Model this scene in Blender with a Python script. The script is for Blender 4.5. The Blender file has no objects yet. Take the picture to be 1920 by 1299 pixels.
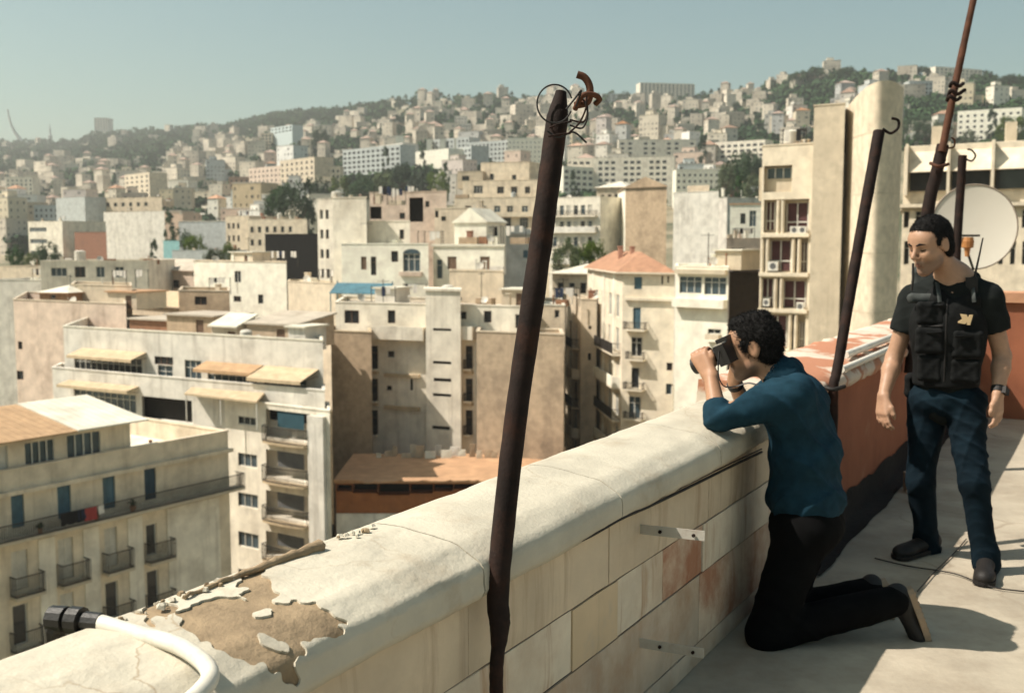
import bpy, bmesh, math, random
import numpy as np
from mathutils import Vector, Matrix, noise as mnoise

SC = bpy.context.scene
COL = SC.collection
PI = math.pi

# ------------------------------------------------------------------ camera
F, HOR, CZ = 2000.0, 455.0, 1.60            # focal length in photo pixels, horizon row, eye height
PIT = math.atan((649.5 - HOR) / F)
cam_data = bpy.data.cameras.new('camera')
cam_data.sensor_width = 36.0
cam_data.lens = 36.0 * F / 1920.0
cam_data.clip_start = 0.05
cam_data.clip_end = 9000.0
cam_data.dof.use_dof = True
cam_data.dof.focus_distance = 2.9
cam_data.dof.aperture_fstop = 5.6
cam = bpy.data.objects.new('camera', cam_data)
COL.objects.link(cam)
cam.location = (0, 0, CZ)
cam.rotation_euler = (PI / 2 - PIT, 0, 0)
SC.camera = cam

# ------------------------------------------------------------------ sky, sun, exposure
SUN_AZ, SUN_EL = math.atan2(-1.0, -0.06), math.radians(51)
world = bpy.data.worlds.new('World')
SC.world = world
world.use_nodes = True
wn, wl = world.node_tree.nodes, world.node_tree.links
for n in list(wn):
    wn.remove(n)
w_out = wn.new('ShaderNodeOutputWorld')
w_bg = wn.new('ShaderNodeBackground')
w_sky = wn.new('ShaderNodeTexSky')
w_sky.sky_type = 'NISHITA'
w_sky.sun_disc = False
w_sky.sun_elevation = SUN_EL
w_sky.sun_rotation = SUN_AZ
w_sky.altitude = 60
w_sky.air_density = 1.0
w_sky.dust_density = 2.0
w_sky.ozone_density = 1.0
w_tint = wn.new('ShaderNodeMix')
w_tint.data_type = 'RGBA'
w_tint.blend_type = 'MULTIPLY'
w_tint.inputs['Factor'].default_value = 1.0
w_tint.inputs['B'].default_value = (0.90, 1.0, 0.78, 1)
wl.new(w_sky.outputs['Color'], w_tint.inputs['A'])
wl.new(w_tint.outputs['Result'], w_bg.inputs['Color'])
w_bg.inputs['Strength'].default_value = 0.068
wl.new(w_bg.outputs['Background'], w_out.inputs['Surface'])

sun_data = bpy.data.lights.new('sun', 'SUN')
sun_data.energy = 3.7
sun_data.angle = math.radians(0.5)
sun_data.color = (1.0, 0.915, 0.81)
sun = bpy.data.objects.new('sun', sun_data)
COL.objects.link(sun)
TO_SUN = Vector((math.sin(SUN_AZ) * math.cos(SUN_EL), math.cos(SUN_AZ) * math.cos(SUN_EL), math.sin(SUN_EL)))
sun.rotation_euler = TO_SUN.to_track_quat('Z', 'Y').to_euler()
sun.location = (-20, 10, 60)

SC.view_settings.view_transform = 'Standard'
SC.view_settings.look = 'None'
SC.view_settings.exposure = 0.98
SC.view_settings.gamma = 1.0
SC.render.engine = 'CYCLES'
SC.cycles.max_bounces = 6
SC.cycles.diffuse_bounces = 4
SC.cycles.glossy_bounces = 2
SC.cycles.transmission_bounces = 2
SC.cycles.volume_bounces = 0
SC.cycles.use_denoising = True
SC.cycles.use_adaptive_sampling = True
SC.cycles.adaptive_threshold = 0.02

# ------------------------------------------------------------------ photo-measuring helpers
CP, SP = math.cos(PIT), math.sin(PIT)
CAM = Vector((0, 0, CZ))


def ray(x, y):
    a, b = (x - 960.0) / F, (649.5 - y) / F
    return Vector((a, CP + b * SP, -SP + b * CP))


def at(x, y, D):
    """point seen at photo position x, y that stands D metres ahead"""
    r = ray(x, y)
    return CAM + r * (D / r.y)


def on_z(x, y, z):
    r = ray(x, y)
    return CAM + r * ((z - CZ) / r.z)


def on_plane(x, y, p, n):
    r = ray(x, y)
    return CAM + r * ((p - CAM).dot(n) / r.dot(n))


def pix(p):
    d = Vector(p) - CAM
    zf = d.y * CP - d.z * SP
    return 960 + F * d.x / zf, 649.5 - F * (d.y * SP + d.z * CP) / zf


def lerp(a, b, t):
    return a + (b - a) * t


# ------------------------------------------------------------------ mesh builder
class MB:
    def __init__(self):
        self.v, self.f, self.m, self.s = [], [], [], []

    def face(self, pts, m=0, s=False):
        i = len(self.v)
        self.v.extend([tuple(p) for p in pts])
        self.f.append(tuple(range(i, i + len(pts))))
        self.m.append(m)
        self.s.append(s)

    def mesh(self, verts, faces, m=0, s=False):
        i = len(self.v)
        self.v.extend([tuple(p) for p in verts])
        for f in faces:
            self.f.append(tuple(i + k for k in f))
            self.m.append(m)
            self.s.append(s)

    def box(self, x0, y0, z0, x1, y1, z1, m=0, skip=''):
        v = [(x0, y0, z0), (x1, y0, z0), (x1, y1, z0), (x0, y1, z0), (x0, y0, z1), (x1, y0, z1), (x1, y1, z1), (x0, y1, z1)]
        fs = {'b': (3, 2, 1, 0), 't': (4, 5, 6, 7), 'f': (0, 1, 5, 4), 'r': (1, 2, 6, 5), 'k': (2, 3, 7, 6), 'l': (3, 0, 4, 7)}
        self.mesh(v, [q for k, q in fs.items() if k not in skip], m)
        return self

    def bar(self, a, b, w, h=None, m=0):
        """square bar from a to b"""
        a, b = Vector(a), Vector(b)
        h = h or w
        d = (b - a).normalized()
        up = Vector((0, 0, 1)) if abs(d.z) < 0.95 else Vector((0, 1, 0))
        s = d.cross(up).normalized() * (w / 2)
        t = s.cross(d).normalized() * (h / 2)
        v = [a - s - t, a + s - t, a + s + t, a - s + t, b - s - t, b + s - t, b + s + t, b - s + t]
        self.mesh(v, [(3, 2, 1, 0), (4, 5, 6, 7), (0, 1, 5, 4), (1, 2, 6, 5), (2, 3, 7, 6), (3, 0, 4, 7)], m)
        return self

    def tube(self, path, rad, seg=10, m=0, cap=True, smooth=True, wob=0.0, seed=0, squash=None):
        path = [Vector(p) for p in path]
        n = len(path)
        if not hasattr(rad, '__len__'):
            rad = [rad] * n
        rnd = random.Random(seed)
        ref = Vector((0.31, 0.17, 0.93)).normalized()
        rings = []
        prev = None
        for i, p in enumerate(path):
            d = (path[min(i + 1, n - 1)] - path[max(i - 1, 0)]).normalized()
            s = (prev - d * prev.dot(d)) if prev is not None else d.cross(ref)
            if s.length < 1e-6:
                s = d.cross(Vector((1, 0, 0)))
            s.normalize()
            prev = s
            t = d.cross(s)
            ring = []
            for k in range(seg):
                a = 2 * PI * k / seg
                r = rad[i] * (1 + wob * (rnd.random() - 0.5))
                ring.append(p + s * (r * math.cos(a)) + t * (r * math.sin(a) * (squash or 1)))
            rings.append(ring)
        v = [q for r in rings for q in r]
        fs = []
        for i in range(n - 1):
            for k in range(seg):
                k2 = (k + 1) % seg
                fs.append((i * seg + k, i * seg + k2, (i + 1) * seg + k2, (i + 1) * seg + k))
        self.mesh(v, fs, m, smooth)
        if cap:
            self.face(list(reversed(rings[0])), m)
            self.face(rings[-1], m)
        return self

    def prism(self, poly, z0, z1, m=0):
        n = len(poly)
        v = [(p[0], p[1], z0) for p in poly] + [(p[0], p[1], z1) for p in poly]
        fs = [tuple(reversed(range(n))), tuple(range(n, 2 * n))] + [(i, (i + 1) % n, n + (i + 1) % n, n + i) for i in range(n)]
        self.mesh(v, fs, m)
        return self

    def data(self, name, mats):
        me = bpy.data.meshes.new(name)
        me.from_pydata(self.v, [], self.f)
        if not isinstance(mats, (list, tuple)):
            mats = [mats]
        for mt in mats:
            me.materials.append(mt)
        if len(mats) > 1:
            me.polygons.foreach_set('material_index', self.m)
        if any(self.s):
            me.polygons.foreach_set('use_smooth', self.s)
        me.update()
        return me

    def build(self, name, mats, parent=None, loc=None):
        return link(name, self.data(name, mats), parent, loc)


def link(name, data, parent=None, loc=None, rz=None):
    o = bpy.data.objects.new(name, data)
    COL.objects.link(o)
    if parent is not None:
        o.parent = parent
    if loc is not None:
        o.location = loc
    if rz is not None:
        o.rotation_euler = (0, 0, rz)
    return o


def tag(o, label=None, cat=None, group=None, kind=None):
    if label:
        o['label'] = label
    if cat:
        o['category'] = cat
    if group:
        o['group'] = group
    if kind:
        o['kind'] = kind
    return o


def empty(name, loc=(0, 0, 0), rz=0.0):
    o = link(name, None, None, loc, rz)
    o.empty_display_size = 0.2
    return o


def copy_tree(o, parent=None):
    c = o.copy()
    COL.objects.link(c)
    c.parent = parent
    for ch in o.children:
        copy_tree(ch, c)
    return c


# ------------------------------------------------------------------ materials
MATS = {}


def mat(name, col, rough=0.85, var=0.18, scale=1.5, dirt=0.0, dcol=(0.12, 0.09, 0.07), dscale=0.35, dlo=0.5, streak=0.0, sscale=3.0,
        bump=0.15, bscale=25.0, bdist=0.02, metal=0.0, spec=0.25, rnd=0.0, col2=None, c2scale=0.4, c2lo=0.45, c2w=0.15, emit=None, alpha=None, crack=0.0, cscale=3.0):
    """plaster, paint, cloth ... : base colour with mottling, optional second colour patches, dirt blotches and run-down streaks"""
    if name in MATS:
        return MATS[name]
    m = bpy.data.materials.new(name)
    m.use_nodes = True
    nt = m.node_tree
    N, L = nt.nodes, nt.links
    b = N['Principled BSDF']
    b.inputs['Roughness'].default_value = rough
    b.inputs['Metallic'].default_value = metal
    b.inputs['Specular IOR Level'].default_value = spec
    tc = N.new('ShaderNodeTexCoord')

    def noise(sc, det=4.0, vec=None, ro=0.6):
        n = N.new('ShaderNodeTexNoise')
        n.inputs['Scale'].default_value = sc
        n.inputs['Detail'].default_value = det
        n.inputs['Roughness'].default_value = ro
        L.new(vec or tc.outputs['Object'], n.inputs['Vector'])
        return n.outputs['Fac']

    def ramp(fac, lo, hi, a=0.0, bb=1.0):
        r = N.new('ShaderNodeMapRange')
        r.inputs['From Min'].default_value = lo
        r.inputs['From Max'].default_value = hi
        r.inputs['To Min'].default_value = a
        r.inputs['To Max'].default_value = bb
        L.new(fac, r.inputs['Value'])
        return r.outputs['Result']

    def mix(fac, a, bb, mode='MIX'):
        x = N.new('ShaderNodeMix')
        x.data_type = 'RGBA'
        x.blend_type = mode
        if isinstance(fac, float):
            x.inputs['Factor'].default_value = fac
        else:
            L.new(fac, x.inputs['Factor'])
        for sock, val in (('A', a), ('B', bb)):
            if isinstance(val, tuple):
                x.inputs[sock].default_value = (*val, 1)
            else:
                L.new(val, x.inputs[sock])
        return x.outputs['Result']

    lo = tuple(c * (1 - var) for c in col)
    hi = tuple(min(0.9, c * (1 + var)) for c in col)
    c = mix(ramp(noise(scale), 0.3, 0.7), lo, hi)
    if col2 is not None:
        c = mix(ramp(noise(c2scale, 5.0), c2lo, c2lo + c2w), c, col2)
    if dirt > 0:
        c = mix(ramp(noise(dscale, 6.0, ro=0.7), dlo, dlo + 0.22, 0.0, dirt), c, dcol)
    if streak > 0:
        mp = N.new('ShaderNodeMapping')
        mp.inputs['Scale'].default_value = (1.0, 1.0, 0.07)
        L.new(tc.outputs['Object'], mp.inputs['Vector'])
        c = mix(ramp(noise(sscale, 5.0, mp.outputs['Vector'], 0.7), 0.53, 0.72, 0.0, streak), c, dcol)
    if crack > 0:
        dn = N.new('ShaderNodeTexNoise')
        dn.inputs['Scale'].default_value = cscale * 2.2
        dn.inputs['Detail'].default_value = 5
        L.new(tc.outputs['Object'], dn.inputs['Vector'])
        va = N.new('ShaderNodeMix')
        va.data_type = 'RGBA'
        va.blend_type = 'LINEAR_LIGHT'
        va.inputs['Factor'].default_value = 0.16
        L.new(tc.outputs['Object'], va.inputs['A'])
        L.new(dn.outputs['Color'], va.inputs['B'])
        vo = N.new('ShaderNodeTexVoronoi')
        vo.feature = 'DISTANCE_TO_EDGE'
        vo.inputs['Scale'].default_value = cscale
        L.new(va.outputs['Result'], vo.inputs['Vector'])
        ln = ramp(vo.outputs['Distance'], 0.0, 0.011, crack, 0.0)
        mk = N.new('ShaderNodeMath')
        mk.operation = 'MULTIPLY'
        mk.use_clamp = True
        L.new(ln, mk.inputs[0])
        L.new(ramp(noise(cscale * 0.5, 2.0), 0.46, 0.62), mk.inputs[1])
        c = mix(mk.outputs[0], c, dcol)
    if rnd > 0:
        oi = N.new('ShaderNodeObjectInfo')
        hs = N.new('ShaderNodeHueSaturation')
        L.new(ramp(oi.outputs['Random'], 0, 1, 1 - rnd, 1 + rnd * 0.7), hs.inputs['Value'])
        w2 = N.new('ShaderNodeTexWhiteNoise')
        w2.noise_dimensions = '1D'
        L.new(oi.outputs['Random'], w2.inputs['W'])
        L.new(ramp(w2.outputs['Value'], 0, 1, 0.5, 1.35), hs.inputs['Saturation'])
        L.new(c, hs.inputs['Color'])
        c = hs.outputs['Color']
    L.new(c, b.inputs['Base Color'])
    if bump > 0:
        bp = N.new('ShaderNodeBump')
        bp.inputs['Strength'].default_value = bump
        bp.inputs['Distance'].default_value = bdist
        L.new(noise(bscale, 6.0), bp.inputs['Height'])
        L.new(bp.outputs['Normal'], b.inputs['Normal'])
    if emit:
        b.inputs['Emission Color'].default_value = (*emit[:3], 1)
        b.inputs['Emission Strength'].default_value = emit[3]
    MATS[name] = m
    return m


def glassy(name, col, rough=0.12, spec=0.5):
    if name in MATS:
        return MATS[name]
    return mat(name, col, rough=rough, var=0.35, scale=0.9, bump=0.02, bscale=1.5, spec=spec)


CREAM = mat('plaster_cream', (0.67, 0.57, 0.43), dirt=0.45, dscale=0.3, dcol=(0.24, 0.17, 0.11), streak=0.45, sscale=1.4, scale=0.8)
SAND = mat('plaster_sand', (0.59, 0.495, 0.37), dirt=0.4, dscale=0.3, streak=0.35, sscale=1.0, scale=0.8)
WHITE = mat('plaster_white', (0.77, 0.70, 0.58), dirt=0.5, dscale=0.22, dcol=(0.27, 0.21, 0.15), streak=0.5, sscale=1.3, scale=0.7)
WHITEC = mat('plaster_clean_white', (0.80, 0.74, 0.62), dirt=0.2, dscale=0.3, dcol=(0.3, 0.25, 0.2), streak=0.12, scale=0.8)
GREYW = mat('plaster_grey_white', (0.66, 0.62, 0.545), dirt=0.5, dscale=0.25, dcol=(0.20, 0.165, 0.13), streak=0.6, sscale=1.2, scale=0.7)
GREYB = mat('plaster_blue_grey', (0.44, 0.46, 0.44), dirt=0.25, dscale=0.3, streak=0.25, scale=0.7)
PINK = mat('plaster_pinkish', (0.63, 0.50, 0.40), dirt=0.55, dscale=0.28, dcol=(0.16, 0.1, 0.07), streak=0.4, sscale=0.9, scale=0.8)
BROWN = mat('render_brown', (0.47, 0.35, 0.235), dirt=0.6, dscale=0.22, dcol=(0.12, 0.085, 0.055), dlo=0.46, streak=0.25, sscale=0.7, scale=1.6)
BROWN2 = mat('render_brown_flaked', (0.48, 0.37, 0.26), dirt=0.75, dscale=0.16, dcol=(0.10, 0.078, 0.06), dlo=0.48, streak=0.35, sscale=0.5, scale=1.4)
CONC = mat('raw_concrete', (0.53, 0.45, 0.335), dirt=0.3, dscale=0.3, dcol=(0.2, 0.165, 0.12), streak=0.3, sscale=1.4, scale=1.2, bscale=8)
CONCP = mat('pale_concrete', (0.70, 0.61, 0.47), dirt=0.25, dscale=0.3, dcol=(0.3, 0.25, 0.19), streak=0.25, sscale=1.2, scale=1.0, bscale=8)
ROOFF = mat('roof_membrane', (0.46, 0.40, 0.32), dirt=0.5, dscale=0.35, dcol=(0.22, 0.16, 0.11), scale=0.6)
ROOFW = mat('roof_whitewash', (0.66, 0.62, 0.51), dirt=0.4, dscale=0.4, dcol=(0.35, 0.28, 0.2), scale=0.6)
TERRA = mat('roof_terracotta', (0.36, 0.195, 0.12), dirt=0.35, dscale=0.5, dcol=(0.2, 0.12, 0.08), scale=1.5, bscale=6)
TERRAP = mat('roof_pale_terracotta', (0.45, 0.27, 0.155), dirt=0.45, dscale=0.3, dcol=(0.33, 0.2, 0.12), scale=0.9, bscale=6)
BRICK = mat('brick_red', (0.30, 0.15, 0.10), dirt=0.4, dscale=0.5, scale=2.0)
PANE = glassy('window_pane', (0.022, 0.026, 0.030))
PANEB = glassy('window_pane_bluish', (0.05, 0.075, 0.09))
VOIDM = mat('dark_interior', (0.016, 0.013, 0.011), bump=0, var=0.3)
FRAMEW = mat('frame_white', (0.62, 0.59, 0.52), rough=0.6, bump=0.03)
FRAMEB = mat('frame_brown', (0.14, 0.085, 0.055), rough=0.6, bump=0.05)
SHUTB = mat('shutter_blue', (0.075, 0.14, 0.175), rough=0.6, var=0.25, streak=0.2)
SHUTD = mat('shutter_dark_blue', (0.03, 0.06, 0.085), rough=0.6, var=0.25)
SHUTW = mat('shutter_white', (0.58, 0.54, 0.46), rough=0.6)
SHUTR = mat('shutter_brown', (0.20, 0.13, 0.09), rough=0.6, streak=0.2)
IRON = mat('railing_iron', (0.035, 0.030, 0.026), rough=0.6, bump=0.05)
AWNO = mat('awning_ochre', (0.43, 0.28, 0.16), rough=0.9, dirt=0.3, dscale=1.2, dcol=(0.25, 0.15, 0.08))
AWNC = mat('awning_cream', (0.50, 0.39, 0.255), rough=0.9, dirt=0.2, dscale=1.0, dcol=(0.35, 0.25, 0.15))
CURT = mat('curtain_teal', (0.03, 0.075, 0.095), rough=0.9)
CURG = mat('curtain_grey', (0.12, 0.12, 0.12), rough=0.9)
TARP = mat('tarp_blue', (0.06, 0.15, 0.19), rough=0.6, var=0.3)
BLACKN = mat('black_netting', (0.012, 0.011, 0.010), rough=1.0, bump=0.1)
RUST = mat('rusty_steel', (0.016, 0.009, 0.007), rough=0.8, var=0.5, scale=14, dirt=0.7, dscale=9, dcol=(0.05, 0.019, 0.010), bump=0.5, bscale=90, bdist=0.004, spec=0.2)
RUSTL = mat('rusty_steel_orange', (0.085, 0.034, 0.018), rough=0.8, var=0.4, scale=12, dirt=0.6, dscale=7, dcol=(0.06, 0.028, 0.018), bump=0.3, bscale=80, bdist=0.003)
DARKM = mat('dark_metal', (0.02, 0.018, 0.016), rough=0.6, bump=0.05)
GALV = mat('galvanised_steel', (0.50, 0.47, 0.41), rough=0.5, metal=0.3, var=0.2, dirt=0.4, dscale=12, dcol=(0.28, 0.17, 0.1), bump=0.1)
# ------------------------------------------------------------------ terrain of the bay-side hills
RIDGE = [(-900, 300, 2300), (-200, 285, 2300), (0, 272, 2200), (60, 270, 2180), (150, 270, 2150), (190, 256, 2100), (330, 247, 2000), (440, 241, 1900),
         (530, 219, 1800), (640, 212, 1650), (720, 200, 1550), (800, 188, 1450), (900, 192, 1400), (1000, 192, 1380), (1130, 187, 1350),
         (1200, 196, 1320), (1300, 188, 1300), (1400, 182, 1200), (1480, 160, 1120), (1530, 152, 1060), (1640, 152, 1000), (1740, 158, 950),
         (1905, 160, 900), (2300, 170, 900), (3000, 200, 1000)]
_RX = [r[0] for r in RIDGE]
_RD = [r[2] for r in RIDGE]
_RZ = [at(min(max(r[0], -400), 2400), r[1], r[2]).z for r in RIDGE]
Z0 = -32.0


def terrain(x, y):
    if y < 30:
        y = 30.0
    px = max(-900, min(3000, 960 + F * x / y))
    R = float(np.interp(px, _RX, _RD))
    zr = float(np.interp(px, _RX, _RZ))
    t = (y - 120.0) / (R - 120.0)
    if t <= 0:
        return Z0
    n = mnoise.noise(Vector((x * 0.006, y * 0.006, 3.1))) * 12 + mnoise.noise(Vector((x * 0.02, y * 0.02, 7.7))) * 4
    if t < 1:
        return Z0 + (zr - Z0) * t ** 1.25 + n * t * (1 - t) * 2.6
    return zr - (t - 1) * (zr - Z0) * 0.8


GROUND = mat('hill_earth', (0.30, 0.25, 0.17), col2=(0.075, 0.085, 0.045), c2scale=0.02, c2lo=0.42, scale=0.05, bump=0.3, bscale=0.4, bdist=0.5)
mb = MB()
xs = [-3200 + 6400 * i / 150 for i in range(151)]
ys = [-400, -100, 20, 60] + [100 + 2500 * (j / 110) ** 1.3 for j in range(111)] + [3000, 4200]
gv = [(x * (0.25 + 0.75 * min(1, max(y, 0) / 1800)), y, terrain(x * (0.25 + 0.75 * min(1, max(y, 0) / 1800)), y) if y < 2700 else Z0) for y in ys for x in xs]
nx = len(xs)
mb.mesh(gv, [(j * nx + i, j * nx + i + 1, (j + 1) * nx + i + 1, (j + 1) * nx + i) for j in range(len(ys) - 1) for i in range(nx - 1)], 0, True)
tag(mb.build('ground', GROUND), kind='structure')


def ground_hit(px, py):
    """march along the photo ray until it meets the hill"""
    r = ray(px, py)
    prev = 130.0
    D = 130.0
    while D < 2600:
        p = CAM + r * (D / r.y)
        if p.z < terrain(p.x, p.y):
            lo, hi = prev, D
            for _ in range(12):
                mid = (lo + hi) / 2
                p = CAM + r * (mid / r.y)
                if p.z < terrain(p.x, p.y):
                    hi = mid
                else:
                    lo = mid
            return CAM + r * (hi / r.y)
        prev = D
        D *= 1.035
    return None


# ------------------------------------------------------------------ building kit
OPEN_REV = 0.22


def wall_open(mb, xf, U, ZA, ZB, holes, rev=OPEN_REV, m=0, u0=0.0):
    us = sorted({u0, U} | {h[0] for h in holes} | {h[1] for h in holes})
    zs = sorted({ZA, ZB} | {h[2] for h in holes} | {h[3] for h in holes})
    us = [u for u in us if u0 - 1e-6 <= u <= U + 1e-6]
    zs = [z for z in zs if ZA - 1e-6 <= z <= ZB + 1e-6]
    for j in range(len(zs) - 1):
        zc = (zs[j] + zs[j + 1]) / 2
        run = None
        for i in range(len(us) - 1):
            uc = (us[i] + us[i + 1]) / 2
            inside = any(h[0] < uc < h[1] and h[2] < zc < h[3] for h in holes)
            if not inside and run is None:
                run = us[i]
            if run is not None and (inside or i == len(us) - 2):
                e = us[i] if inside else us[i + 1]
                mb.face([xf(run, 0, zs[j]), xf(e, 0, zs[j]), xf(e, 0, zs[j + 1]), xf(run, 0, zs[j + 1])], m)
                run = None
    for h in holes:
        a, b, c, d = h[:4]
        r = h[5] if len(h) > 5 else rev
        mb.face([xf(a, 0, c), xf(a, r, c), xf(b, r, c), xf(b, 0, c)], m)
        mb.face([xf(a, 0, d), xf(b, 0, d), xf(b, r, d), xf(a, r, d)], m)
        mb.face([xf(a, 0, c), xf(a, 0, d), xf(a, r, d), xf(a, r, c)], m)
        mb.face([xf(b, 0, c), xf(b, r, c), xf(b, r, d), xf(b, 0, d)], m)


def xbox(mb, xf, u0, u1, w0, w1, z0, z1, m=0):
    v = [xf(u, w, z) for z in (z0, z1) for (u, w) in ((u0, w0), (u1, w0), (u1, w1), (u0, w1))]
    mb.mesh(v, [(3, 2, 1, 0), (4, 5, 6, 7), (0, 1, 5, 4), (1, 2, 6, 5), (2, 3, 7, 6), (3, 0, 4, 7)], m)


SHUT = {'shutb': SHUTB, 'shutd': SHUTD, 'shutw': SHUTW, 'shutr': SHUTR}


def add_window(root, xf, h):
    u0, u1, z0, z1, kind = h[:5]
    rev = h[5] if len(h) > 5 else OPEN_REV
    w = u1 - u0
    e = 0.012
    if kind in SHUT:
        mb = MB()
        n = 2 if w > 0.75 else 1
        for k in range(n):
            a, b = u0 + e + (w - 2 * e) * k / n, u0 + e + (w - 2 * e) * (k + 1) / n - 0.012
            xbox(mb, xf, a, b, rev * 0.45 + 0.03, rev * 0.45 + 0.05, z0 + e, z1 - e)
            for q in (a, b - 0.06):
                xbox(mb, xf, q, q + 0.06, rev * 0.45, rev * 0.45 + 0.028, z0 + e, z1 - e)
            ns = max(4, int((z1 - z0) / 0.16))
            for i in range(ns):
                zz = z0 + 0.04 + (z1 - z0 - 0.08) * i / ns
                xbox(mb, xf, a + 0.062, b - 0.062, rev * 0.45 + 0.008, rev * 0.45 + 0.028, zz, zz + 0.07)
        mb.build('shutter', SHUT[kind], root)
        return
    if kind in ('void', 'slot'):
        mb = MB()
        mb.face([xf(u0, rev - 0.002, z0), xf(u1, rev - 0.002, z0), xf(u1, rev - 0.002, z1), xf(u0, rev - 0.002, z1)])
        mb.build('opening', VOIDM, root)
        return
    fm = FRAMEB if kind == 'winr' else FRAMEW
    mb = MB()
    t = 0.06
    a, b = rev * 0.55, rev * 0.55 + 0.06
    xbox(mb, xf, u0 + e, u0 + t, a, b, z0 + e, z1 - e)
    xbox(mb, xf, u1 - t, u1 - e, a, b, z0 + e, z1 - e)
    xbox(mb, xf, u0 + t, u1 - t, a, b, z0 + e, z0 + t)
    xbox(mb, xf, u0 + t, u1 - t, a, b, z1 - t, z1 - e)
    nm = max(1, int(round(w / 0.75)))
    for k in range(1, nm):
        uc = u0 + w * k / nm
        xbox(mb, xf, uc - 0.035, uc + 0.035, a + 0.005, b - 0.005, z0 + t, z1 - t)
    if z1 - z0 > 1.5 and kind != 'french':
        zc = z0 + (z1 - z0) * 0.7
        xbox(mb, xf, u0 + t, u1 - t, a + 0.01, b - 0.01, zc - 0.025, zc + 0.025)
    f = mb.build('window', fm, root)
    mb = MB()
    mb.face([xf(u0 + 0.02, rev * 0.8, z0 + 0.02), xf(u1 - 0.02, rev * 0.8, z0 + 0.02), xf(u1 - 0.02, rev * 0.8, z1 - 0.02), xf(u0 + 0.02, rev * 0.8, z1 - 0.02)])
    mb.build('pane', PANEB if kind == 'winb' else PANE, f)


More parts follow.
